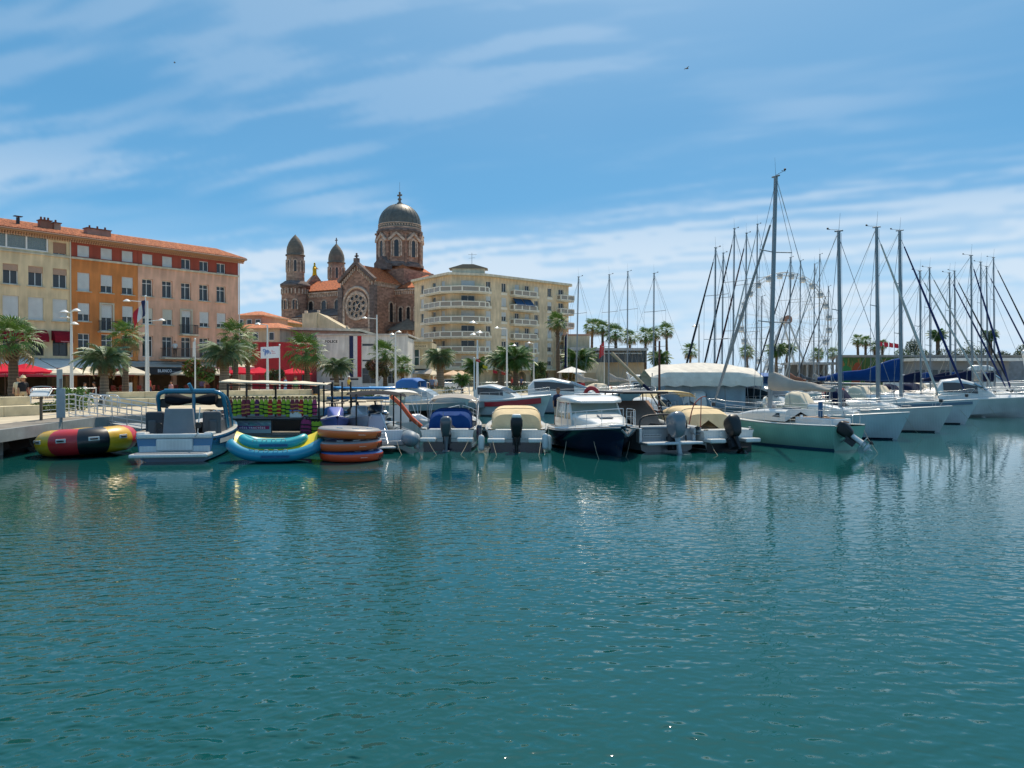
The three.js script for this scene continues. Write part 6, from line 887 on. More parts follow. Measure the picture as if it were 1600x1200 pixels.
// mast with spreaders, boom with sail cover, furled headsail, stays; mx: mast position on deck, H: height above deck
function rig(o, { L, mx, y, H, boom = 3.2, cover = null, furl = null, fx, sp = [.55], tip = true, r = .075, lean = 0, spread = .9, furlR = .085, forestayTop = .97, up = 0, cs = 1 }) {
  const top = V(mx - lean * H, y + H, 0), foot = V(mx, y, 0), on = (t) => foot.clone().lerp(top, t);
  const mk = mesh('mast', new Geo().bar(foot, top, r, r * .8, 8).rbox(r * 4, .06, .1, .02, top.x, top.y + .03, 0), mastM, o);
  for (const t of sp) { const p = on(t); mesh('spreader', new Geo().bar(p, p.clone().add(V(-.12, .03, spread)), .022).bar(p, p.clone().add(V(-.12, .03, -spread)), .022), mastM, mk); }
  const st = new Geo(); for (const k of [-1, 1]) { const a = V(mx - .1, y - .1, k * (spread + .15)); let q = a; for (const t of sp) { const p = on(t).add(V(-.12, .03, k * spread)); st.bar(q, p, .012, .012, 4); q = p; } st.bar(q, on(.98), .012, .012, 4).bar(V(mx - .3, y - .1, k * (spread + .12)), on(sp[0]), .008, .008, 4); } st.bar(V(.05, y - .1, 0), top, .012, .012, 4).bar(V(fx, y + .02, 0), on(forestayTop), .012, .012, 4).bar(V(mx + r + .05, y, .05), on(.99).add(V(r + .03, 0, .03)), .007, .007, 4); mesh('stays', st, M.wire, mk);
  if (tip) mesh('masthead_gear', new Geo().bar(top, top.clone().add(V(.06, .85, 0)), .009, .004, 4).bar(top.clone().add(V(0, .08, 0)), top.clone().add(V(-.5, .16, 0)), .009).sph(.05, top.x - .5, top.y + .2, 0).bar(top.clone().add(V(-.42, .16, .1)), top.clone().add(V(-.42, .16, -.1)), .012), M.charcoal, mk);
  if (furl) { const a = V(fx, y + .12, 0), b = on(forestayTop), d = b.clone().sub(a), g = new Geo(), n = 8; for (let i = 0; i < n; i++) { const t0 = .03 + .9 * i / n, t1 = .03 + .9 * (i + 1) / n, w = (t) => furlR * (.55 + .75 * Math.sin(Math.PI * Math.pow(t, .7)) * (1 - t * .35)); g.bar(a.clone().addScaledVector(d, t0), a.clone().addScaledVector(d, t1), w(t0), w(t1), 8); } mesh('furled_sail', g, furl, o); mesh('furler', new Geo().cyl(.09, .16, fx, y + .06, 0, .09, 10), M.charcoal, o); }
  if (boom) { const by = y + .95 + up, b0 = V(mx - .12, by, 0), b1 = V(mx - boom, by + .05, 0), bm = mesh('boom', new Geo().bar(b0, b1, .055, .05, 8), mastM, o);
    if (cover) { const rows = []; for (let i = 0; i <= 12; i++) { const t = i / 12, x = mx - .05 - (boom - .1) * t, hh = cs * (.62 * Math.pow(1 - t, 1.6) + .2 + .05 * Math.sin(t * 11)), w = cs * .13 + .06 * Math.sin(t * 7 + 1), row = []; for (let k = 0; k < 12; k++) { const a = k / 12 * 6.283; row.push(V(x, by - .1 + hh * .5 + Math.cos(a) * hh * .5 - .02 * Math.sin(t * 9), Math.sin(a) * w * (1 - .35 * Math.max(0, Math.cos(a))))); } rows.push(row); } mesh('sail_cover', new Geo().loft(rows, true, true), cover, bm); }
    mesh('mainsheet', new Geo().bar(b1.clone().add(V(.3, -.05, 0)), V(mx - boom + .5, y - .2, 0), .014).bar(b1, on(.985).add(V(-.1, 0, 0)), .006, .006, 4), M.rope, bm); }
  return mk;
}
function sailboat(o, p) {
  const { L, B = L * .32, hs = .85, hb = 1.15, hullM = M.white, stripe = null, boot = null, cabin = true, back = -.35 } = p;
  const H = hull({ L, B, hs, hb, dr: .5, tw: .66, max: .45, rake: L * .09, p: 1.9, round: true, back }); mesh('hull', H.shell, hullM, o); mesh('transom', H.transom(), hullM, o);
  mesh('deck', H.deck(0, 1, .02, .01, .1), M.cream, o); mesh('toe_rail', new Geo().tube(H.span(0, .995, 18, (s) => H.sheer(s, 1, .02, .03)), .028, 50, 5).tube(H.span(0, .995, 18, (s) => H.sheer(s, -1, .02, .03)), .028, 50, 5), p.toe ?? M.white, o);
  for (const k of [-1, 1]) if (stripe) mesh('sheer_stripe', new Geo().loft(H.span(.02, .97, 16, (s) => [H.sheer(s, k, -.012, -.08), H.sheer(s, k, -.006, -.24)])), stripe, o);
  for (const g of H.boot(-.06, .07)) mesh('boot_stripe', g, boot ?? [M.navy, M.charcoal, mat('#7a2a2a', .6), mat('#25506b', .6)][Math.round(L * 53) % 4], o);
  const y = hs + .12;
  if (cabin) { const c0 = L * .3, c1 = L * .72, ch = .42, rows = []; for (let i = 0; i <= 8; i++) { const t = i / 8, x = c0 + (c1 - c0) * t; rows.push(secLoop(x, y - .05, y + ch * (1 - .75 * Math.pow(t, 3)) + .02, B * .5 * (.68 - .2 * t * t), .32, 14)); } const c = mesh('coachroof', new Geo().loft(rows, false, true, true), M.white, o);
    for (const k of [-1, 1]) mesh('cabin_window', new Geo().loft([[V(c0 + .3, y + .12, k * B * .345), V(c0 + (c1 - c0) * .62, y + .14, k * B * .3)], [V(c0 + .32, y + .28, k * B * .338), V(c0 + (c1 - c0) * .55, y + .27, k * B * .298)]]), M.glass, c);
    mesh('hatch', new Geo().rbox(.55, .05, .55, .02, c0 + .5, y + ch + .04, 0).rbox(.4, .04, .4, .02, L * .78, y + .17, 0), M.grey, c); mesh('cockpit', new Geo().rbox(L * .25, .32, B * .42, .05, L * .15, y - .02, 0), M.gel2, o); mesh('cockpit_well', new Geo().box(L * .22, .02, B * .26, L * .15, y + .15, 0), M.teak, o); }
  const bl = mat('#c8cacb', .3, { metalness: .8 }); rail(o, 'lifelines', H, .08, .9, 5, .55, .06, bl, [-1, 1], .009); const pul = new Geo(); const a = H.sheer(.9, -1, .06, .6), b = H.sheer(.9, 1, .06, .6), t = V(L * 1.06, hb + .62, 0); pul.tube([a, a.clone().lerp(t, .7).add(V(0, .03, -.08)), t, b.clone().lerp(t, .7).add(V(0, .03, .08)), b], .014, 24, 6).bar(t, V(L * 1.0, hb, 0), .012); const q0 = H.sheer(.03, -1, .06, .6), q1 = H.sheer(.03, 1, .06, .6); const ph2 = new Geo(); ph2.tube([H.sheer(.09, -1, .06, .6), q0, q1, H.sheer(.09, 1, .06, .6)], .014, 20, 6).bar(q0, H.sheer(.03, -1, .06, 0), .012).bar(q1, H.sheer(.03, 1, .06, 0), .012); mesh('pulpit', pul, bl, o); mesh('pushpit', ph2, bl, o);
  if (cabin && p.hood !== null) { const hm = p.hood ?? [M.greyCloth, M.navyCloth, M.creamCloth, M.blackCloth][Math.round(L * 37) % 4], hx = L * .3; mesh('sprayhood', new Geo().loft([[-.55, .62], [-.3, .72], [.15, .62], [.5, .12]].map(([a2, q]) => secLoop(hx + a2, y + .1, y + .3 + q, B * .36, .4, 12)), false, false, true), hm, o); mesh('lifebuoy', new Geo().at(new THREE.TorusGeometry(.24, .06, 8, 18, 5.2), L * .035, y + .45, B * .2, 0, Math.PI / 2, 0), mat(L > 8 ? '#d8482e' : '#e6e2d6', .7), o); mesh('stern_box', new Geo().rbox(.3, .28, .5, .06, .25, y + .3, -B * .16), M.gel2, o); }
  mesh('winches', new Geo().cyl(.07, .13, L * .2, y + .12, B * .3, .06, 10).cyl(.07, .13, L * .2, y + .12, -B * .3, .06, 10), M.steel, o);
  rig(o, { L, mx: L * (p.mast ?? .58), y: y + (cabin ? .32 : 0), H: p.mastTop - y - (cabin ? .32 : 0), boom: p.boom ?? L * .4, up: p.up ?? 0, cs: p.cs ?? 1, cover: p.cover, furl: p.furl, fx: L * 1.01, sp: p.mastTop > 11 ? [.38, .68] : [.55], lean: p.lean ?? .012, spread: B * .36, furlR: p.furlR ?? .06, forestayTop: p.fst ?? .97, r: p.mr ?? .066 });
  return H;
}
const mint = mat('#8fc3ae', .3, { map: T.gel, ...glossy }), paleBlue = mat('#c3d3d8', .3, { map: T.gel, ...glossy });
{ // mint boat with grey sail bundle, outboard on the stern
  const o = placeBoat('sailing_boat', 'mint green sailing boat with a grey draped mainsail and stern outboard', 'sailing boat', 1322, 29.2, -.446, -.895);
  sailboat(o, { L: 7.3, B: 2.5, hs: .92, hb: 1.12, hullM: mint, mastTop: 11.15, cover: M.greyCloth, furl: mat('#8f979c', .8, { map: T.cloth }), furlR: .06, hood: null, fst: .86, boom: 3.3, lean: .03, mr: .1, back: -.2, mast: .53 });
  outboard(o, -.5, -.35, .85, M.black, M.gel2, -.95, .5); mesh('outboard_bracket', new Geo().bar(V(0, .5, -.35), V(-.4, .62, -.35), .03).bar(V(0, .3, -.35), V(-.4, .5, -.35), .03), M.steel, o);
  mesh('tiller', new Geo().bar(V(-.05, 1.05, .1), V(1.1, 1.25, .05), .025), M.teak, o); mesh('blue_strap', new Geo().rbox(.12, .6, .14, .02, 1.2, 1.5, 0), mat('#2d5d86', .8), o); mesh('stern_panel', new Geo().rbox(.05, .42, 1.3, .02, .03, .62, 0), M.white, o);
}
// rows of boats beyond: bow pixel and depth, mast pixel, top of the mast, colours
function sailFrom(label, bowPx, d, mastPx, topPy, hx, hz, q) {
  const l = Math.hypot(hx, hz); hx /= l; hz /= l; const xb = gx(bowPx, d), s = (mastPx - 800) / F, k = Math.abs((xb - s * d) / (hx + s * hz)), L = q.L ?? Math.min(11, Math.max(6, k / .42)), mz = -d - hz * k;
  const o = thing('sailing_boat', label, 'sailing boat', xb - hx * L * 1.0, 0, -d - hz * L, turnTo(hx, hz), 'sailing boats moored along the pontoon');
  sailboat(o, { L, mast: 1 - k / L, mastTop: hy(topPy, -mz), ...q }); return o;
}
const HR = [.763, .646], HL = [-.78, .62];
sailFrom('pale blue-white sailing boat with a bare boom next to the mint one', 1402, 34, 1313, 362, ...HR, { hullM: paleBlue, cover: null, furl: null, boot: M.navy, boom: 2.6, mr: .095, hs: .95, hb: 1.2 });
sailFrom('white sailing boat with a light grey furled headsail', 1468, 38.5, 1372, 356, ...HR, { hullM: mat('#cfd3d0', .3, { map: T.gel }), cover: null, furl: sailLight, boot: M.charcoal, mr: .1, hs: 1, hb: 1.3 });
sailFrom('sailing boat with a big blue sail cover and grey-blue sheer stripe', 1508, 45, 1408, 361, ...HR, { hullM: M.gel2, cover: M.blueCloth, furl: sailBlue, stripe: mat('#5d7385', .4), boom: 5, up: .12, cs: 1.75, mr: .11, hs: 1.1, hb: 1.45 });
sailFrom('white sailing boat with a pale furled sail behind the blue covered one', 1540, 53, 1439, 424, ...HR, { cover: M.navyCloth, furl: sailLight, hs: 1.05, hb: 1.35 });
sailFrom('white sailing boat with a pale furled sail and dark strakes', 1552, 58, 1454, 419, ...HR, { cover: M.blueCloth, furl: sailLight, stripe: M.navy, hs: 1.05, hb: 1.35 });
sailFrom('white sailing boat with a dark blue furled sail, fourth along the pontoon', 1572, 62, 1485, 427, ...HR, { cover: M.navyCloth, furl: sailBlue, hs: 1.1, hb: 1.4 });
sailFrom('white sailing boat with twin dark headsails near the black yacht', 1580, 66, 1493, 424, ...HR, { cover: M.blueCloth, furl: sailDark, hs: 1.1, hb: 1.4 });
sailFrom('pale grey sailing boat with a navy furled sail and name on its bow', 1578, 54, 1519, 400, ...HR, { hullM: mat('#a9b9c4', .35, { map: T.gel }), cover: M.navyCloth, furl: sailBlue, stripe: M.navy, hs: 1.15, hb: 1.45, L: 9 });
sailFrom('white sailing boat with a bare mast beside the pale grey one', 1612, 66, 1534, 410, ...HR, { cover: M.greyCloth, furl: null, hs: 1.1, hb: 1.4 });
sailFrom('white sailing boat with a slate furled sail at the far end', 1634, 70, 1543, 417, ...HR, { cover: M.blueCloth, furl: sailBlue, hs: 1.1, hb: 1.4 });
sailFrom('white sailing boat with a thin dark headsail, last of the row', 1648, 68, 1554, 403, ...HR, { cover: M.navyCloth, furl: sailDark, hs: 1.1, hb: 1.4 });
// boats on the other side of the pontoon, bows to the left
for (const [bow, d, mast, top, cover, furl, label] of [[1062, 52, 1116, 388, M.navyCloth, sailDark, 'white sailing boat with a dark headsail behind the tented boat'], [1092, 58, 1145, 358, M.blueCloth, sailDark, 'white sailing boat with a navy cover under the tallest thin mast'], [1098, 64, 1128, 396, M.greyCloth, null, 'small white sailing boat with a thin mast behind the tented boat'], [1110, 60, 1164, 365, M.navyCloth, sailMaroon, 'white sailing boat with a maroon furled sail'], [1126, 66, 1181, 351, M.greyCloth, sailLight, 'white sailing boat with a pale headsail left of the big wheel'],
  [1140, 72, 1189, 464, M.greyCloth, null, 'small sailing boat with a short bare mast'], [1175, 74, 1233, 403, mat('#a0654a', .85, { map: T.cloth }), sailDark, 'sailing boat with a brick coloured sail cover'], [1192, 78, 1249, 408, M.charcoal, sailDark, 'sailing boat with a charcoal sprayhood and dark headsail'], [1213, 80, 1271, 413, M.greyCloth, null, 'white sailing boat with a bare mast before the wheel'], [1222, 84, 1279, 398, M.navyCloth, sailLight, 'white sailing boat with a tall mast right of the wheel hub'], [1240, 86, 1293, 448, M.greyCloth, sailDark, 'white sailing boat with a short mast at the wheel rim']])
  sailFrom(label, bow, d, mast, top, ...HL, { cover, furl, hs: 1.05, hb: 1.35, boom: 3 });
// single masts left of the tented boat
for (const [bow, d, mast, top, furl, label] of [[850, 70, 900, 433, null, 'white sailing boat with a bare mast leaning before the pavilion'], [905, 72, 951, 430, null, 'white sailing boat with a grey mast before the shutter door'], [925, 76, 980, 425, null, 'white sailing boat with three thin stays beside the pavilion'], [965, 66, 1021, 428, sailDark, 'white sailing boat with a dark stay beside the tented boat']]) sailFrom(label, bow, d, mast, top, ...HL, { cover: M.greyCloth, furl: null, hs: 1, hb: 1.25, boom: 2.8, lean: mast === 900 ? .03 : .006 });

// ------------------------------------------------------------------ motor cruisers and other craft behind
function cruiser(o, { L = 8.5, B = 2.9, hs = 1.1, hb = 1.5, hullM = M.white, deckM = M.white, stripe = null, house = [.3, .72], hh = .85, canopy = null, glassM = M.glass, arch = false, top = null, radar = false, fly = false }) {
  const H = hull({ L, B, hs, hb, dr: .4, p: 2.3, rake: L * .1, tw: .9 }); mesh('hull', H.shell, hullM, o); mesh('transom', H.transom(), hullM, o); mesh('gunwale', H.rim(0, 1, .2), deckM, o); mesh('foredeck', H.deck(house[0], 1, .03, .03, .2), deckM, o); mesh('cockpit', H.well(.03, house[0] + .02, .2, .5), M.gel2, o);
  if (stripe) for (const k of [-1, 1]) mesh('hull_stripe', new Geo().loft(H.span(.1, .92, 14, (s) => [H.sheer(s, k, -.035, -.12), H.sheer(s, k, -.01, -.4 - .12 * s)])), stripe, o);
  const y = hs + .1, x0 = L * house[0], x1 = L * house[1]; const prof = [[0, .55], [.08, .9], [.35, 1], [.62, .78], [.85, .42], [1, .08]];
  const hs2 = mesh('deckhouse', new Geo().loft(prof.map(([t, k]) => secLoop(x0 + (x1 - x0) * t, y - .05, y + hh * k, B * .5 * (.8 - .22 * t), .34, 14)), false, true, true), deckM, o);
  for (const k of [-1, 1]) mesh('side_window', new Geo().loft([.1, .3, .5, .68].map((t) => { const kk = t < .4 ? .96 : t < .55 ? .88 : .72, w = B * .5 * (.8 - .22 * t) + .015; return [V(x0 + (x1 - x0) * t, y + hh * kk * .3, k * w), V(x0 + (x1 - x0) * t - .05, y + hh * kk * .8, k * (w * .965 + .012))]; })), glassM, hs2);
  mesh('windscreen', new Geo().loft([[.64, .74], [.86, .4]].map(([t, k]) => Array.from({ length: 7 }, (_, j) => { const u = j / 6 * 2 - 1; return V(x0 + (x1 - x0) * (t - .05 * u * u) + .04, y + hh * k + .07 - .1 * u * u, u * B * .34); }))), glassM, hs2);
  if (fly) mesh('flybridge', new Geo().loft([[0, .3], [.15, .75], [.6, .7], [.8, .25]].map(([t, k]) => secLoop(x0 + (x1 - x0) * .85 * t, y + hh * .9, y + hh * .9 + .8 * k, B * .36, .3)), false, true, true), deckM, hs2);
  if (arch) mesh('radar_arch', new Geo().tube([V(x0 + .2, y + .2, -B * .42), V(x0 - .2, y + hh + .45, -B * .38), V(x0 - .3, y + hh + .6, -B * .25), V(x0 - .3, y + hh + .6, B * .25), V(x0 - .2, y + hh + .45, B * .38), V(x0 + .2, y + .2, B * .42)], .07, 40, 8), deckM, hs2);
  if (radar) mesh('radar_domes', new Geo().sph(.26, x0 - .2, y + hh + .9, B * .22, 1, 1.1, 1, 12).sph(.26, x0 - .2, y + hh + .9, -B * .22, 1, 1.1, 1, 12).cyl(.05, .4, x0 - .2, y + hh + .5, B * .22, .05, 8).cyl(.05, .4, x0 - .2, y + hh + .5, -B * .22, .05, 8), M.white, hs2);
  if (canopy) { const c = mesh('canopy', new Geo().loft([[-.25, .0], [-.1, .22], [.25, .25], [.42, .05]].map(([t, q]) => secLoop(x0 + (x1 - x0) * t, y + hh * .85 + q * .2, y + hh + .35 + q, B * .42, .35, 12)), false, false, true), canopy, o); const fr = new Geo(); for (const k of [-1, 1]) fr.bar(V(x0 - .3, y, k * B * .42), V(x0, y + hh + .3, k * B * .4), .018).bar(V(x0 + .7, y, k * B * .42), V(x0 + .5, y + hh + .3, k * B * .4), .018); mesh('canopy_frame', fr, M.steel, c); }
  rail(o, 'bow_rail', H, house[0] + .1, .985, 6, .5, .1); return H;
}
const cr = (label, sternPx, d, hx, hz, q) => { const o = placeBoat('motor_cruiser', label, 'motor cruiser', sternPx, d, hx, hz, 'motor cruisers moored in the inner harbour'); cruiser(o, q); return o; };
cr('white motor cruiser with a bright blue canopy top', 603, 54, .95, .2, { L: 5.6, B: 2.4, hh: .9, canopy: mat('#2f6fb4', .8, { map: T.cloth }), glassM: mat('#b7c4cc', .08, { transmission: .5 }) });
cr('white sports cruiser with a red hull flash and dark screens', 735, 56, .9, .35, { L: 5.6, B: 2.4, stripe: mat('#c3262f', .35, glossy), hh: 1.05, house: [.12, .7] });
cr('large grey and white sports yacht with a black glazed coupe top', 812, 60, .97, .12, { L: 9.6, B: 3.2, hs: 1.25, hb: 1.7, hullM: mat('#b9c6ca', .3, { map: T.gel, ...glossy }), hh: 1.35, house: [.08, .62] });
cr('white cabin cruiser with stacked windows beside the pavilion', 945, 74, .97, .12, { L: 8, B: 3, hh: 1.3, fly: true, arch: true });
cr('white flybridge yacht behind the single masts', 985, 88, .9, .3, { L: 9, B: 3.2, hh: 1.5, fly: true });
cr('white motor yacht with twin radar domes under the green wall', 1352, 96, .75, .66, { L: 8, B: 3.2, hs: 1.6, hb: 2, hh: 1.6, arch: true, radar: true });
cr('white motor yacht with square saloon windows and navy skirts', 1470, 84, .9, .42, { L: 8.5, B: 3.2, hs: 1.6, hb: 1.9, hh: 1.9, fly: true, stripe: M.navy });
cr('tall white motor yacht at the right end of the mole', 1552, 76, .9, .42, { L: 9.5, B: 3.4, hs: 2.2, hb: 2.6, hh: 1.9, radar: true, arch: true });
cr('black hulled motor yacht at the end of the pontoon', 1560, 61, .9, .42, { L: 9, B: 3, hullM: M.black, hs: 1.3, hb: 1.6, hh: .9 });
cr('low white motorboat with a rounded hardtop between the sailing boats', 1400, 56, .9, .42, { L: 8.6, B: 3, hh: 1.4, hs: 1.2, hb: 1.5 });
cr('cream cabin boat with brown trim behind the beige bimini', 1150, 46, .5, .85, { L: 6, B: 2.4, hullM: M.cream, hh: 1.2, house: [.2, .7], canopy: mat('#2f66a6', .8, { map: T.cloth }) });
cr('small white cuddy boat behind the grey T-top boat', 985, 40, .6, -.8, { L: 5.4, B: 2.2, hs: .85, hb: 1.1, hh: .8 });
cr('cream fishing boat with an upright cabin and blue boom cover', 1075, 41, .3, -.95, { L: 5.6, B: 2.2, hullM: M.cream, hs: .9, hb: 1.2, hh: 1.1 });
{ // tented boat
  const d = 44, o = placeBoat('tented_boat', 'old grey-blue boat covered by a long cream tent', 'boat', 1174, d, -1, .08), gb = mat('#8ea3ae', .6, { map: T.rough }); const L = 6.4, H = hull({ L, B: 2.6, hs: 1.15, hb: 1.45, dr: .5, tw: .8, rake: .3, p: 2 }); mesh('hull', H.shell, gb, o); mesh('transom', H.transom(), gb, o); mesh('deck', H.deck(0, 1, .02, .01), M.lgrey, o); mesh('rubbing_strake', new Geo().tube(H.span(0, .99, 14, (s) => H.sheer(s, -1, -.035, -.1)), .04, 40, 6).tube(H.span(0, .99, 14, (s) => H.sheer(s, 1, -.035, -.1)), .04, 40, 6), M.lgrey, o);
  mesh('cabin', new Geo().rbox(4.6, 1.25, 1.9, .05, 3.0, 1.72, 0), mat('#9fb2bd', .6, { map: T.rough }), o); mesh('cabin_door', new Geo().box(.55, 1.05, .05, 1.2, 1.75, .97), M.dark, o);
  const rows = [], tarp = mat('#efe6d6', .92, { map: T.cloth, bumpMap: T.fold, bumpScale: .08 }); for (let i = 0; i <= 14; i++) { const t = i / 14, x = -.1 + 6.3 * t, sag = .06 * Math.sin(t * Math.PI * 3), e = Math.min(1, .35 + t * 3, .15 + (1 - t) * 6); rows.push([V(x, 2.26 + .05 * Math.sin(i * 1.9), 1.42), V(x, 2.75, 1.43 + .03 * Math.sin(i * 2.3)), V(x, 3.0 * (.9 + .1 * e) + .02, 1.3), V(x, 3.1 + .42 * e - sag, 0), V(x, 3.0 * (.9 + .1 * e) + .02, -1.3), V(x, 2.75, -1.43), V(x, 2.26 + .05 * Math.sin(i * 2.7), -1.42)]); } mesh('tent', toCreasedNormals(loft(rows), .5), tarp, o);
  const fr = new Geo(); for (const x of [0, 2, 4, 6.1]) for (const k of [-1, 1]) fr.bar(V(x, 1.1, k * 1.3), V(x, 2.98, k * 1.28), .025); mesh('tent_frame', fr, M.galv, o);
  mesh('ridge_ties', new Geo().bar(V(3.2, 3.4, 0), V(4.6, 2.4, 1.44), .01).bar(V(2.6, 3.4, 0), V(4, 2.3, 1.44), .01).bar(V(2.6, 3.4, 0), V(1.4, 2.35, 1.44), .01), mat('#b04a3a', .8), o);
}
{ // brown gaff mast with a stowed spar, and a blue covered boom, seen before the tented boat
  const o = thing('wooden_boat', 'small wooden boat with a brown mast and slanting varnished spar', 'boat', gx(1000, 40), 0, -40, turnTo(.9, -.4)), H = hull({ L: 5, B: 1.9, hs: .7, hb: 1.0, dr: .4, tw: .7, round: true }); mesh('hull', H.shell, M.cream, o); mesh('transom', H.transom(), M.cream, o); mesh('deck', H.deck(.4, 1, .02, .02), M.teak, o); mesh('well', H.well(.04, .42, .14, .25), M.wood, o);
  mesh('mast', new Geo().cyl(.075, hy(532, 40) - .6, 1.2, .6, 0, .05, 8), mat('#6b3a2c', .6), o); const a = at(956, 552, 40.8), b = at(1040, 635, 39.2); const sp = new Geo(), inv = (p) => o.worldToLocal(p.clone()); o.updateMatrixWorld(true); sp.bar(inv(a), inv(b), .1, .06, 8); mesh('spar', sp, mat('#c7ab84', .5, { map: T.rough }), o); mesh('sail_wrap', new Geo().bar(inv(a.clone().lerp(b, .42)), inv(a.clone().lerp(b, .75)), .06, .09, 8), M.navyCloth, o);
}
// mooring lines from the sterns into the water
{ const ln = (px, py, d, x2, y2, d2) => { const a = at(px, py, d), b = at(x2, y2, d2); b.y = Math.max(b.y, -.05); tag(mesh('mooring_line', new Geo().tube([a, a.clone().lerp(b, .5).add(V(0, -.05, 0)), b], .007, 14, 5), mat('#a29a86', .9)), 'thin pale mooring line running into the water', 'rope', 'mooring lines'); };
  for (const q of [[665, 680, 29, 682, 711, 27.4], [735, 680, 29, 720, 711, 27.4], [768, 680, 28.8, 776, 712, 27.2], [846, 680, 28.8, 842, 712, 27.2], [1415, 652, 33, 1442, 685, 34.7], [1500, 640, 38, 1530, 670, 41], [1545, 634, 45, 1566, 660, 47], [1350, 672, 29, 1372, 708, 28], [1585, 628, 54, 1598, 652, 53], [885, 690, 26.6, 880, 716, 26.2], [928, 690, 26.4, 936, 718, 26], [984, 690, 28.3, 978, 715, 26.6], [1110, 690, 28.6, 1122, 712, 27.2], [232, 700, 25.6, 222, 722, 25], [620, 690, 28.4, 628, 712, 27.4]]) ln(...q);
  for (const [px, py, d, m] of [[651, 690, 29, M.white], [752, 692, 28.6, M.white], [749, 676, 29.2, M.navy], [857, 692, 28.6, M.white], [852, 690, 28.4, M.gel2], [962, 690, 28.3, M.charcoal], [1058, 690, 28.4, M.gel2]]) { const p = at(px, py, d); fender(m === M.navy ? 'navy fender beside the white motorboat with the blue cover' : m === M.charcoal ? 'charcoal fender between the navy and grey boats' : 'white sausage fender hung between the motorboats', p.x, Math.max(.3, p.y), p.z, m); }
}
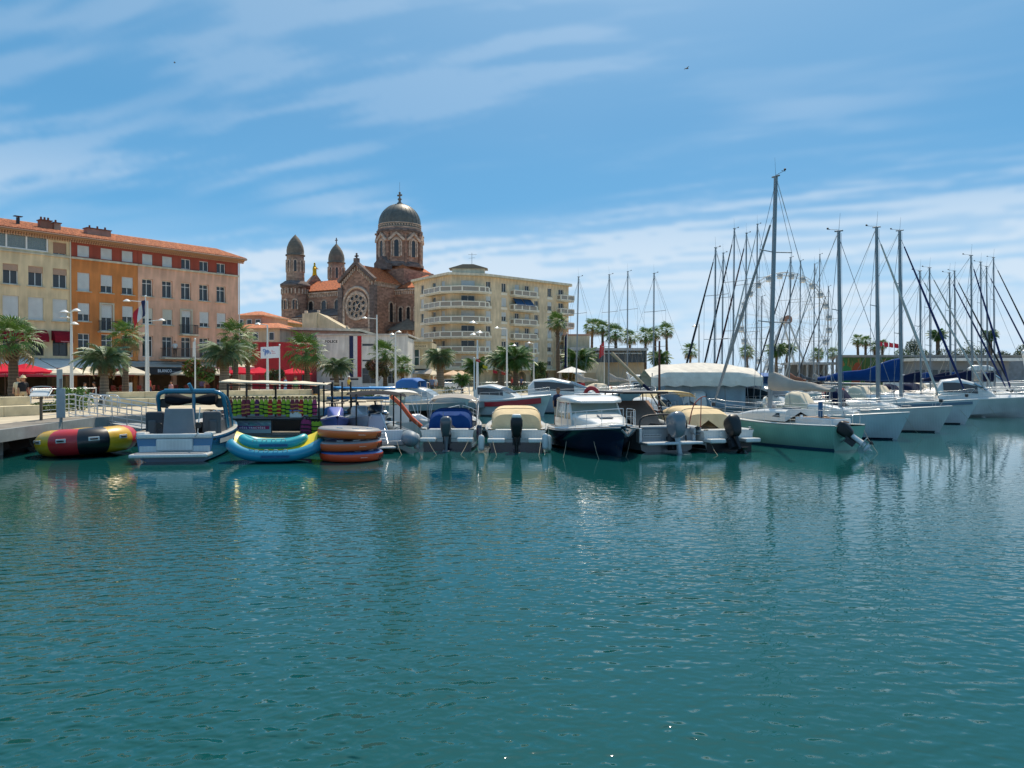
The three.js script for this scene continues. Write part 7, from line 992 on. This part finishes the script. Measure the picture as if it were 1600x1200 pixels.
// ------------------------------------------------------------------ hire kiosk and towed inflatables
{
  const d = 31, o = thing('hire_kiosk', 'black framed hire kiosk with a cream canopy and purple lettered panel', 'kiosk', gx(352, d), .47, -d, 0), W = gx(502, d) - gx(352, d), y1 = hy(600, d) - .47, D = 2.2;
  const posts = []; for (const [x, z] of [[.1, 0], [W - .1, 0], [.1, -D], [W - .1, -D], [W * .35, -D]]) mesh('post', new Geo().box(.07, y1, .07, x, y1 / 2, z), M.black, o);
  mesh('hanging_rail', new Geo().bar(V(.1, hy(622, d) - .47, .02), V(W - .1, hy(622, d) - .47, .02), .025).bar(V(.1, y1 - .05, 0), V(W - .1, y1 - .12, 0), .025), M.black, o);
  mesh('canopy', new Geo().loft(Array.from({ length: 11 }, (_, i) => { const t = i / 10; return Array.from({ length: 7 }, (_, j) => { const u = j / 6; return V(-.15 + (W + .4) * t, y1 + .1 - .12 * t + .1 * Math.sin(u * Math.PI) - .05 * Math.abs(Math.sin(t * 9)), .25 - (D + .5) * u); }); })), M.creamCloth, o); mesh('canopy_edge', new Geo().bar(V(-.15, y1 + .09, .25), V(W + .25, y1 - .03, .25), .03), M.creamCloth, o);
  const cy = hy(655, d) - .47; mesh('counter', new Geo().rbox(W - .1, .08, .6, .02, W / 2, cy, -.15), M.black, o); mesh('counter_body', new Geo().box(W * .46, cy - .05, .08, W * .25, cy / 2, -.05), M.charcoal, o); mesh('counter_end', new Geo().box(.08, cy - .05, .5, W - .3, cy / 2, -.25), M.charcoal, o); mesh('back_panel', new Geo().box(W - .3, cy, .06, W / 2, cy / 2, -D + .05), M.charcoal, o);
  const t = (() => { const c = document.createElement('canvas'); c.width = 512; c.height = 360; const k = c.getContext('2d'); k.fillStyle = '#a9bcbc'; k.fillRect(0, 0, 512, 360); const r = rng(4); for (let i = 0; i < 60; i++) { k.fillStyle = `rgba(${40 + r() * 120 | 0},${100 + r() * 60 | 0},${130 + r() * 30 | 0},.25)`; k.beginPath(); k.ellipse(r() * 512, r() * 170, 60 * r() + 20, 30 * r() + 8, r(), 0, 7); k.fill(); } k.fillStyle = '#5d5468'; k.fillRect(244, 70, 12, 62); k.fillStyle = '#7d3582'; k.fillRect(22, 160, 470, 92); k.fillStyle = '#b03262'; k.fillRect(300, 160, 192, 92); k.fillStyle = '#ffffff'; k.font = 'bold 70px sans-serif'; k.textAlign = 'center'; k.textBaseline = 'middle'; k.save(); k.translate(257, 212); k.scale(.62, 1); k.fillText('BOUÉES TRACTÉES', 0, 0); k.restore(); const x = new THREE.CanvasTexture(c); x.colorSpace = THREE.SRGBColorSpace; return x; })();
  board('sign_panel', t, W * .45, cy * .86, o, W * .25, cy * .5, .0, 0, .4);
  // life vests on the rail
  const vest = (c, c2) => { const g = new THREE.Group(); g.name = 'life_vest'; mesh('body', new Geo().loft([[-.62, .13, .06], [-.5, .17, .09], [-.3, .17, .1], [-.12, .15, .09], [0, .09, .06]].map(([y, w, dd]) => { const row = []; for (let k = 0; k < 12; k++) { const a = k / 12 * 6.283; row.push(V(Math.cos(a) * w, y, Math.sin(a) * dd)); } return row; }), true, true), mat(c, .8, { map: T.cloth, bumpMap: T.fold, bumpScale: .02 }), g); for (const y of [-.2, -.36, -.5]) mesh('belt', new Geo().rbox(.35, .045, .215, .015, 0, y, 0), mat(c2, .7), g); mesh('collar', new Geo().tube([V(-.07, -.02, .04), V(-.06, .09, 0), V(.06, .09, 0), V(.07, -.02, .04)], .025, 14, 6), mat(c2, .7), g); return g; };
  const kinds = { lime: vest('#a8c832', '#23261c'), maroon: vest('#8d3346', '#c98a4a'), purple: vest('#6d2a5d', '#d0b04a'), red: vest('#c12f2f', '#d9c52e'), pink: vest('#b03a6d', '#3a1c2b') }, seq = ['maroon', 'lime', 'lime', 'maroon', 'maroon', 'lime', 'purple', 'lime', 'lime', 'red', 'lime', 'red', 'lime', 'lime', 'maroon', 'maroon', 'red', 'lime', 'lime', 'pink'];
  seq.forEach((k, i) => { const v = copy(kinds[k], null, gx(361 + i * 6.9, d) , hy(624, d), -d + .06, (i * 37 % 7 - 3) * .12); v.userData = { label: k + ' life vest hanging in the row under the kiosk canopy', category: 'life vest', group: 'life vests on the kiosk rail' }; v.scale.set(.6, .95 + (i * 13 % 5) * .04, .75); });
  for (const [px, py] of [[476, 655], [481, 656]]) { const v = copy(kinds.pink, null, gx(px, d - .3), hy(py, d - .3), -d + .3); v.userData = { label: 'pink life vest hung below the kiosk counter', category: 'life vest', group: 'life vests below the counter' }; }
  for (const px of [490, 495, 500]) { const v = copy(kinds.lime, null, gx(px, d - .2), hy(658, d), -d + .25); v.userData = { label: 'lime life vest hung below the counter end', category: 'life vest', group: 'life vests below the counter' }; }
  const rk = thing('board_rack', 'black steel rack with blue paddle boards beside the kiosk', 'rack', gx(506, 31.6), .47, -31.6, 0); for (const x of [0, .35, .75, 1.1]) mesh('upright', new Geo().box(.06, 2.1, .06, x, 1.05, 0).box(.06, .06, 1.2, x, 1.3, -.5).box(.06, .06, 1.2, x, .7, -.5).box(.06, .06, 1.2, x, 1.75, -.5), M.black, rk);
  for (const [y, c, l, x] of [[1.42, '#2d84bf', 'bright blue', 1.3], [1.84, '#3a97d6', 'sky blue', 1.55], [.84, '#5d93bd', 'faded blue', 1.2]]) { const b = thing('paddle_board', l + ' paddle board lying on the black rack', 'paddle board', gx(506, 31.6) + x, .47 + y, -32.1, 0, 'paddle boards on the rack'); mesh('board', new Geo().loft(Array.from({ length: 13 }, (_, i) => { const t = i / 12 * 2 - 1, w = .38 * Math.pow(Math.max(.02, 1 - t * t * t * t), .6), row = []; for (let k = 0; k < 10; k++) { const a = k / 10 * 6.283; row.push(V(t * 1.3, Math.sin(a) * .07, Math.cos(a) * w)); } return row; }), true, true), mat(c, .4, glossy), b); mesh('deck_pad', new Geo().rbox(1.1, .012, .5, .005, -.3, .073, 0), M.gel2, b); }
  const js = (label, px, dd, c, turn, yy) => { const j = thing('jet_ski', label, 'jet ski', gx(px, dd), yy, -dd, turn, 'jet skis beside the kiosk'), H = hull({ L: 2.7, B: 1.05, hs: .42, hb: .62, dr: .25, n: 10 }); mesh('hull', H.shell, mat(c, .3, glossy), j); mesh('transom', H.transom(), M.black, j); mesh('deck', H.deck(0, 1, .02, .01, .16), M.white, j); mesh('seat', new Geo().loft([[.3, .14, .3], [.8, .2, .42], [1.4, .2, .5], [1.75, .14, .36]].map(([x, w, h]) => secLoop(x, .38, .4 + h, w, .4)), false, true, true), M.charcoal, j); mesh('nose', new Geo().loft([[1.6, .3, .4], [2.0, .3, .42], [2.5, .12, .14]].map(([x, w, h]) => secLoop(x, .45, .5 + h, w, .4)), false, true, true), mat(c, .3, glossy), j); mesh('handlebar', new Geo().bar(V(1.65, .9, 0), V(1.5, 1.05, 0), .04).bar(V(1.5, 1.05, -.35), V(1.5, 1.05, .35), .025), M.black, j); return j; };
  js('white and violet jet ski on the pontoon beside the kiosk', 521, 31.2, '#6d6fb4', -1.3, .72); js('white jet ski with a grey seat behind the violet one', 543, 32.4, '#d8d8dc', -1.1, .72); js('black jet ski at the end of the pontoon', 575, 33.6, '#22262c', -1.2, .72); js('white jet ski floating behind the grey inflatable boat', 590, 36, '#e2e4e6', .4, .1);
  for (const [px, py, c, l] of [[515, 636, '#4a7fc0', 'blue'], [521, 638, '#6f6fb0', 'violet'], [527, 637, '#2f3a44', 'charcoal'], [511, 660, '#b8c94a', 'yellow']]) { const w = thing('wetsuit', l + ' wetsuit hung on the black rack beside the kiosk', 'wetsuit', gx(px, 31.3), hy(py, 31.3), -31.3, 0, 'wetsuits on the rack'); mesh('suit', new Geo().loft([[.02, .05, .03], [-.04, .17, .06], [-.3, .14, .07], [-.5, .13, .07]].map(([y, a, b]) => Array.from({ length: 10 }, (_, k) => V(Math.cos(k * .6283) * a, y, Math.sin(k * .6283) * b))), true, true).bar(V(-.16, -.06, 0), V(-.22, -.5, 0), .05, .035).bar(V(.16, -.06, 0), V(.22, -.5, 0), .05, .035).bar(V(-.07, -.48, 0), V(-.08, -1.0, 0), .07, .05).bar(V(.07, -.48, 0), V(.08, -1.0, 0), .07, .05), mat(c, .8, { map: T.cloth }), w); mesh('hanger', new Geo().bar(V(0, 0, 0), V(0, .16, 0), .012), M.black, w); }
  const cb = thing('cool_box', 'white cool box standing on the kiosk counter', 'box', gx(463, 31), hy(653, 31), -31.05); mesh('body', new Geo().rbox(.5, .26, .34, .04, 0, .14, 0), M.white, cb); mesh('lid', new Geo().rbox(.52, .06, .36, .02, 0, .3, 0), mat('#3a6ea8', .6), cb);
}
{ // ring raft in red, black and yellow panels
  const d = 27.6, o = thing('inflatable_ring', 'large round inflatable with yellow red and black panels', 'inflatable', gx(136, d), .5, -d, 0), N = 10, cols = ['#d9a81d', '#c4282c', '#17181b'], R = 1.16, r = .47, seq = [2, 1, 0, 2, 1, 0, 2, 0, 1, 0];
  for (let i = 0; i < N; i++) { const a0 = i / N * 6.283 + .628, rows = []; for (let k = 0; k <= 6; k++) { const a = a0 + k / 6 * 6.283 / N, row = [], bul = 1 + .03 * Math.sin(k / 6 * Math.PI); for (let q = 0; q < 16; q++) { const b = q / 16 * 6.283; row.push(V(Math.cos(a) * (R + Math.cos(b) * r * bul), Math.sin(b) * r * .95 * bul, Math.sin(a) * (R + Math.cos(b) * r * bul) )); } rows.push(row); }
    const s = mesh('panel', loft(rows, true), mat(cols[seq[i]], .38, { clearcoat: .3 }), o), am = a0 + .314; const hd = mesh('handle', new Geo().rbox(.34, .14, .03, .05, 0, 0, 0), M.white, s); hd.position.set(Math.cos(am) * (R + r * 1.0), .08, Math.sin(am) * (R + r * 1.0)); hd.rotation.y = Math.PI / 2 - am; mesh('grip', new Geo().rbox(.24, .05, .05, .02, 0, 0, .04), M.black, hd); }
  mesh('floor', new Geo().cyl(1.0, .1, 0, -.3, 0, 1.0, 20), mat('#b3253a', .6), o); o.rotation.set(-.02, 0, .07);
}
function crescent(label, px, d, y, L, Wd, r, up, c, c2, flip) { // boat-shaped inflatable with upturned ends
  const o = thing('inflatable_raft', label, 'inflatable', gx(px, d), y, -d, .12), P = (a) => { const ex = Math.cos(a), u = Math.sign(ex) * Math.pow(Math.abs(ex), .8); return V(u * L / 2, up * Math.pow(Math.abs(u), 3) * (flip ? .9 : 1), Math.sin(a) * Wd / 2); }, pts = Array.from({ length: 28 }, (_, i) => P(i / 28 * 6.283));
  mesh('tube', new Geo().tube(pts, r, 90, 14, true), c, o); mesh('floor', new Geo().loft(Array.from({ length: 15 }, (_, i) => { const t = -.93 + 1.86 * i / 14, w = Wd / 2 * Math.sqrt(1 - t * t * .98), yy = up * Math.pow(Math.abs(t), 3) + r * (flip ? .4 : 1.0); return [V(t * L / 2, yy + (flip ? 0 : .3), -w * .9), V(t * L / 2, yy + (flip ? .05 : .2), 0), V(t * L / 2, yy - .03, w * .96)]; })), c2, o);
  for (let i = 0; i < 4; i++) mesh('handle', new Geo().tube([V(-.08, 0, 0), V(-.05, .06, .02), V(.05, .06, .02), V(.08, 0, 0)], .014, 10, 5), M.white, o).position.set(-.5 + i * .3, r * .8, Wd / 2 + r * .4); board('print', scriptTex('#155f86', '#0d3f5e', 256, 32, 31, [[.05, .45], [.55, .95]]), .9, .1, o, .1, 0, Wd / 2 + r + .012); return o; }
crescent('teal and yellow inflatable raft floating before the kiosk', 432, 25.5, .22, 2.85, 1.3, .19, .34, mat('#1789a6', .38, { clearcoat: .3 }), mat('#ecd02a', .45), false);
crescent('smaller teal inflatable raft lying upside down on the yellow one', 427, 25.5, .56, 1.95, .8, .16, .2, mat('#18a0a8', .38, { clearcoat: .3 }), mat('#18a0a8', .5), true);
for (const [px, y, c1, c2, label, tilt] of [[549, .18, '#ea4c22', '#2a5d9a', 'orange disc inflatable with a blue top, bottom of the stack', .0], [547, .53, '#ea6026', '#868688', 'orange disc inflatable with a grey top in the middle of the stack', .03], [546, .93, '#f06a2a', '#8d8b87', 'orange disc inflatable on top of the stack', -.05]]) {
  const d = 25.9, o = thing('disc_inflatable', label, 'inflatable', gx(px, d), y, -d, .3, 'stacked disc inflatables'); o.rotation.z = tilt; mesh('side_tube', new Geo().lathe([[.62, -.17], [.95, -.17], [1.02, -.12], [1.05, -.04], [1.05, .04], [1.04, .085]], 40), mat(c1, .4, { clearcoat: .3 }), o); mesh('top', new Geo().lathe([[1.041, .086], [1.01, .125], [.95, .15], [.8, .165], [.55, .15], [.01, .13]], 40), mat(c2, .45, { clearcoat: .2 }), o); mesh('base', new Geo().lathe([[.01, -.16], [.62, -.172]], 40), M.charcoal, o);
  const st = new Geo(); for (let i = 0; i < 5; i++) { const a = .95 + i * .11; st.box(.03, .2, .012, Math.sin(a) * 1.052, -.04, Math.cos(a) * 1.052, a, 0, -.6); } mesh('side_marks', st, M.black, o); const ha = new Geo(); for (const a of [-.5, .15, .8]) ha.rbox(.22, .03, .07, .012, Math.sin(a) * .8, .175, Math.cos(a) * .8, a); mesh('handles', ha, M.gel2, o); board('print', scriptTex(c1, '#e9e4dc', 128, 24, 44, [[.1, .9]]), .3, .07, o, Math.sin(.3) * 1.062, -.02, Math.cos(.3) * 1.062, .3);
}
// ------------------------------------------------------------------ big wheel, mole, shed
{
  const d = 270, o = thing('ferris_wheel', 'white big wheel with enclosed cabins behind the masts', 'ferris wheel', gx(1227, d), QY, -d, rad(9)), cy = hy(500, d) - QY, R = 16.6, wm = mat('#b4babd', .5, { metalness: .1 });
  const rimG = new Geo(); for (const z of [-.9, .9]) rimG.at(new THREE.TorusGeometry(R, .1, 6, 72), 0, cy, z).at(new THREE.TorusGeometry(R - 1.1, .09, 5, 72), 0, cy, z); for (let i = 0; i < 48; i++) { const a = i / 48 * 6.283; rimG.bar(V(Math.cos(a) * R, cy + Math.sin(a) * R, -.9), V(Math.cos(a) * R, cy + Math.sin(a) * R, .9), .06, .06, 4); for (const z of [-.9, .9]) rimG.bar(V(Math.cos(a) * R, cy + Math.sin(a) * R, z), V(Math.cos(a + .065) * (R - 1.1), cy + Math.sin(a + .065) * (R - 1.1), z), .05, .05, 4); } mesh('rim', rimG, wm, o);
  for (let i = 0; i < 24; i++) { const a = (i + .5) / 24 * 6.283, g = new Geo(); for (const z of [-.9, .9]) g.bar(V(0, cy, z * 1.6), V(Math.cos(a) * (R - 1.1), cy + Math.sin(a) * (R - 1.1), z), .045, .045, 4); mesh('spoke', g, wm, o);
    const c = mesh('cabin', cg('fwc', () => new Geo().rbox(1.5, .9, 1.5, .2, 0, -1.75, 0).rbox(1.55, .22, 1.55, .08, 0, -.45, 0).bar(V(-.68, -1.3, .68), V(-.68, -.5, .68), .05).bar(V(.68, -1.3, .68), V(.68, -.5, .68), .05).bar(V(-.68, -1.3, -.68), V(-.68, -.5, -.68), .05).bar(V(.68, -1.3, -.68), V(.68, -.5, -.68), .05).bar(V(0, -.4, 0), V(0, .05, 0), .08)), M.white, o); c.position.set(Math.cos(a) * R, cy + Math.sin(a) * R, 0); mesh('cabin_glass', cg('fwg', () => new Geo().box(1.34, .82, 1.34, 0, -.9, 0)), mat('#8996a0', .15), c); }
  mesh('hub', new Geo().at(new THREE.CylinderGeometry(1.3, 1.3, 3.4, 24), 0, cy, 0, Math.PI / 2), wm, o); mesh('hub_disc', new Geo().at(new THREE.CylinderGeometry(1.5, 1.5, .2, 24), 0, cy, 1.85, Math.PI / 2), mat('#8d6a58', .7), o);
  for (const z of [-3, 3]) for (const x of [-7.5, 7.5]) mesh('support_leg', new Geo().bar(V(x, 0, z * 1.3), V(0, cy, z * .62), .42, .3, 10), wm, o); mesh('base', new Geo().box(20, 1.2, 9, 0, .6, 0), M.lgrey, o);
}
{ // sea wall of the mole with a painted stretch, dark sheds under it
  const d = 115, X = (px) => gx(px, d), y1 = hy(557, d), o = thing('mole_wall', 'long mole wall with a green and rust mural and pale coping', 'wall', 0, 0, 0, 0), n = 14;
  const c = document.createElement('canvas'); c.width = 512; c.height = 128; const k = c.getContext('2d'), r = rng(8); k.fillStyle = '#3f5a2c'; k.fillRect(0, 0, 512, 128); for (let i = 0; i < 220; i++) { k.strokeStyle = ['#55703a', '#2d4a24', '#7a6a35', '#8d5a30', '#256b3a'][r() * 5 | 0]; k.lineWidth = 3 + r() * 5; const x = r() * 512; k.beginPath(); k.moveTo(x, 128); k.quadraticCurveTo(x + 10, 70, x + (r() - .5) * 50, r() * 90); k.stroke(); } k.fillStyle = '#8a4326'; k.beginPath(); k.ellipse(105, 80, 34, 60, .2, 0, 7); k.fill(); k.fillStyle = '#2c6b3c'; k.beginPath(); k.ellipse(40, 80, 42, 46, 0, 0, 7); k.fill(); const t = new THREE.CanvasTexture(c); t.colorSpace = THREE.SRGBColorSpace;
  mesh('wall', new Geo().box(X(1660) - X(1310), y1 - QY, .8, (X(1310) + X(1660)) / 2, (y1 + QY) / 2, -d - .4), mat('#8d949a', .9, { map: T.rough }), o); board('mural', t, X(1436) - X(1312), y1 - QY - .3, o, X(1374), (y1 + QY) / 2, -d + .02, 0, .85); mesh('coping', new Geo().box(X(1660) - X(1308), .25, 1.2, (X(1308) + X(1660)) / 2, y1 + .1, -d - .4), M.concrete, o);
  const tr = new Geo().ext([[X(1309), d + .82], [X(1690), d + .82], [gx(1690, 180), 180], [gx(1312, 180), 180]], y1 - QY - .3, 0, QY, 0, 0, -Math.PI / 2); struct('mole', tr, M.concrete);
  const sh = thing('boat_shed', 'long low dark shed with a pale flat roof below the big wheel', 'shed', 0, 0, 0, 0); const d2 = 118, Y = (py) => hy(py, d2), X2 = (px) => gx(px, d2); mesh('roof', new Geo().box(X2(1312) - X2(1240), .35, 7, X2(1276), Y(568), -d2 - 2), M.lgrey, sh); mesh('back_wall', new Geo().box(X2(1312) - X2(1242), Y(569) - QY, .3, X2(1277), (Y(569) + QY) / 2, -d2 - 4.5), M.grey, sh); for (let i = 0; i < 6; i++) mesh('post', new Geo().box(.25, Y(569) - QY, .25, X2(1244 + i * 13), (Y(569) + QY) / 2, -d2 + 1), M.lgrey, sh);
  const s2 = thing('boat_shed', 'dark glazed harbour office with a flat roof behind the white motor yachts', 'shed', 0, 0, 0, 0); const d3 = 108, X3 = (px) => gx(px, d3), Y3 = (py) => hy(py, d3); mesh('body', new Geo().box(X3(1580) - X3(1432), Y3(562) - QY, 5, X3(1506), (Y3(562) + QY) / 2, -d3 - 3), mat('#7a8086', .5), s2); mesh('roof', new Geo().box(X3(1590) - X3(1422), .4, 7, X3(1506), Y3(562), -d3 - 2), M.white, s2); for (let i = 0; i < 7; i++) mesh('window', new Geo().box(1.4, 1.4, .08, X3(1440 + i * 20), QY + 2.0, -d3 - .46), M.glass, s2);
}
// ------------------------------------------------------------------ people and birds
function person(label, px, d, turn, top, legs, skin, hair, pose = {}) {
  const j = { hip: [0, .92, 0], chest: [0, 1.3, .0], neck: [0, 1.48, 0], head: [0, 1.64, .02] }, N = 44, S = 1.9, mc = new MarchingCubes(N, new THREE.MeshBasicMaterial(), false, false, 60000), sit = pose.sit;
  const bones = [], B = (a, b, r1, r2) => bones.push([V(...a), V(...b), r1, r2]), dy = sit ? -.42 : 0, hp = (x, y, z) => [x, y + dy, z];
  B(hp(0, .95, 0), hp(0, 1.32, 0), .15, .17); B(hp(-.13, 1.4, 0), hp(.13, 1.4, 0), .08, .08); B(hp(0, 1.42, 0), hp(0, 1.55, .01), .06, .055); B(hp(0, 1.62, .02), hp(0, 1.7, .015), .095, .1);
  for (const k of [-1, 1]) { if (sit) { B(hp(k * .1, .92, 0), [k * .12, .5, .42], .09, .07); B([k * .12, .5, .42], [k * .12, .08, .45], .065, .045); B([k * .12, .06, .45], [k * .12, .05, .6], .045, .035); } else { const st = (pose.step ?? .1) * k; B([k * .1, .9, 0], [k * .1, .49, st * .8 + .03], .095, .068); B([k * .1, .49, st * .8 + .03], [k * .1, .08, st * 1.4], .062, .045); B([k * .1, .055, st * 1.4], [k * .1, .05, st * 1.4 + .15], .045, .035); }
    const arm = pose.arm?.[k < 0 ? 0 : 1] ?? [k * .24, 1.12, .02, k * .26, .9, .12]; B(hp(k * .19, 1.4, 0), hp(...arm.slice(0, 3)), .055, .045); B(hp(...arm.slice(0, 3)), hp(...arm.slice(3)), .042, .035); B(hp(...arm.slice(3)), hp(arm[3], arm[4] - .07, arm[5] + .03), .035, .03); }
  const f = mc.field, p = V(0, 0, 0), ab = V(0, 0, 0), ap = V(0, 0, 0); for (let z = 0; z < N; z++) for (let y = 0; y < N; y++) for (let x = 0; x < N; x++) { p.set((x / N - .5) * S, y / N * S, (z / N - .5) * S); let sd = 9; for (const [a, b, r1, r2] of bones) { ab.subVectors(b, a); ap.subVectors(p, a); const t = Math.min(1, Math.max(0, ap.dot(ab) / ab.lengthSq())), q = ap.addScaledVector(ab, -t).length() - (r1 + (r2 - r1) * t); const k = .035, h = Math.max(k - Math.abs(sd - q), 0) / k; sd = Math.min(sd, q) - h * h * k * .25; } f[z * N * N + y * N + x] = -sd; }
  mc.isolation = 0; mc.update(); const n = mc.count, pos = new Float32Array(n * 3), col = new Float32Array(n * 3), cs = [top, legs, skin, hair].map((c) => new THREE.Color(c));
  for (let i = 0; i < n; i++) { const x = mc.positionArray[i * 3] * S / 2, y = (mc.positionArray[i * 3 + 1] + 1) / 2 * S, z = mc.positionArray[i * 3 + 2] * S / 2; pos.set([x, y, z], i * 3); const hand = Math.abs(x) > .2 && y < 1.2 + dy && y > .7 + dy * 1.4; const c = y > 1.69 + dy || (y > 1.6 + dy && z < .0) ? cs[3] : y > 1.48 + dy ? cs[2] : hand ? cs[2] : y > .98 + dy ? cs[0] : y > (pose.shorts ? .5 : .09) ? cs[1] : y > .09 ? cs[2] : cs[3]; col.set([c.r, c.g, c.b], i * 3); }
  const g = new THREE.BufferGeometry(); g.setAttribute('position', new THREE.BufferAttribute(pos, 3)); g.setAttribute('color', new THREE.BufferAttribute(col, 3)); g.computeVertexNormals(); const gg = mergeVertices(g); gg.computeVertexNormals();
  const o = thing('person', label, 'person', gx(px, d), pose.y ?? QY, -d, turn, 'people on the promenade'), b = new THREE.Mesh(gg, new THREE.MeshPhysicalMaterial({ vertexColors: true, roughness: .85 })); b.name = 'body'; b.castShadow = b.receiveShadow = true; o.add(b);
  if (pose.hat) mesh('hat', new Geo().lathe([[.19, 0], [.12, .03], [.1, .12], [.01, .14]], 14, 0, 1.72 + dy, .015), mat(pose.hat, .9), o); if (pose.bag) mesh('bag', new Geo().rbox(.2, .3, .12, .04, -.26, .95 + dy, 0), mat(pose.bag, .8), o); return o;
}
person('person in a black top with a straw hat walking by the stone bench', 36, 42, .8, '#1d1d20', '#c9b08a', '#b98463', '#3a2a1e', { hat: '#d9c59a', step: .18, bag: '#c9a77a' });
person('person in cream clothes walking beside the one with the hat', 29, 43, .6, '#d8c6a0', '#b98a5c', '#b98463', '#4a3322', { step: -.16, shorts: true });
person('person in a white shirt seated at the restaurant by the hedge', 132, 56, 2.2, '#dfdcd6', '#3a4252', '#b98463', '#3a2a20', { sit: true });
person('person in dark clothes seated in the restaurant shade', 147, 58, -1.2, '#3a2f2c', '#2a2c30', '#a87455', '#201814', { sit: true });
person('person in a purple shirt carrying a bag before the street tree', 315, 66, .3, '#5d4f78', '#3a2d3a', '#b98463', '#a59a8c', { step: .2, bag: '#3a3440' });
person('person in a pink top seated on the cafe terrace', 267, 72, 1.2, '#b98a8a', '#5a4438', '#b98463', '#2d221c', { sit: true });
person('person standing in a grey shirt on the balcony of the pink house', 273.6, 82.3, .4, '#c9cac6', '#4a4038', '#b98463', '#2d221c', { y: 4.8 });
person('person in a black shirt seated on the long bench behind the kiosk', 493, 55.2, .6, '#26262a', '#b8862e', '#b98463', '#1d1714', { sit: true });
person('person in a blue shirt walking with another by the thick grey palm', 675, 76, .2, '#5a6a86', '#4a4a52', '#b98463', '#2b211b', { step: .15, shorts: true });
person('person in a pale shirt walking with another by the thick grey palm', 680, 76.5, -.3, '#c3bfb8', '#8d8478', '#b98463', '#4a3828', { step: -.18 });
person('person in a red shirt near the arcade of the apartment block', 800, 94, .9, '#a8433f', '#33363c', '#b98463', '#2b211b', { step: .16 });
person('person in a blue top near the arcade of the apartment block', 815, 95, -.9, '#4a5f86', '#2f3238', '#b98463', '#2b211b', { step: -.16 });
person('person in a white top on the terrace of the lettered cream house', 665, 104, 2, '#d6cfc6', '#5a3d33', '#b98463', '#2b211b', { sit: true });
person('person in a red shirt walking past the cream parasols', 232, 62, 1.3, '#b23a35', '#2d3a55', '#b98463', '#2b211b', { step: .2 });
person('person in a light blue dress walking past the dark red wall', 446, 72, -1.2, '#9fb9cf', '#9fb9cf', '#b98463', '#5a3a22', { step: .14 });
person('person in a green shirt standing by the long bench behind the kiosk', 462, 58, .4, '#5f8a55', '#8a7a5c', '#b98463', '#2b211b', { step: .05, shorts: true });
person('person in a yellow top walking before the police station', 545, 78, 1.1, '#d0b14a', '#3c4454', '#b98463', '#2b211b', { step: -.2, hat: '#e8e2d2' });
person('person in a navy shirt standing on the motorboat pontoon', 872, 36.5, .3, '#26324d', '#b5ab96', '#b98463', '#3a2c22', { step: .08, shorts: true, y: .47 });
for (const [px, py, d, s, label] of [[275, 100, 60, .35, 'small dark bird high above the houses'], [1072, 109, 60, .6, 'gull gliding with spread wings high above the boats']]) { const p = at(px, py, d), o = thing('bird', label, 'bird', p.x, p.y, p.z, .3, 'birds in the sky'); mesh('body', new Geo().sph(.09, 0, 0, 0, 2.4, .9, 1, 10).sph(.05, .22, .03, 0, 1.3, 1, 1, 8).ext([[0, 0], [-.2, .07], [-.2, -.07]], .015, -.15, 0, 0, 0, Math.PI / 2), M.charcoal, o); for (const k of [-1, 1]) mesh('wing', new Geo().loft([[V(.1, .02, 0), V(-.08, .02, 0)], [V(.12, .12, k * .3), V(-.06, .1, k * .3)], [V(-.02, .08, k * .68), V(-.08, .07, k * .66)]]), M.grey, o); o.scale.setScalar(s / 1.1); }
renderer.render(scene, camera);
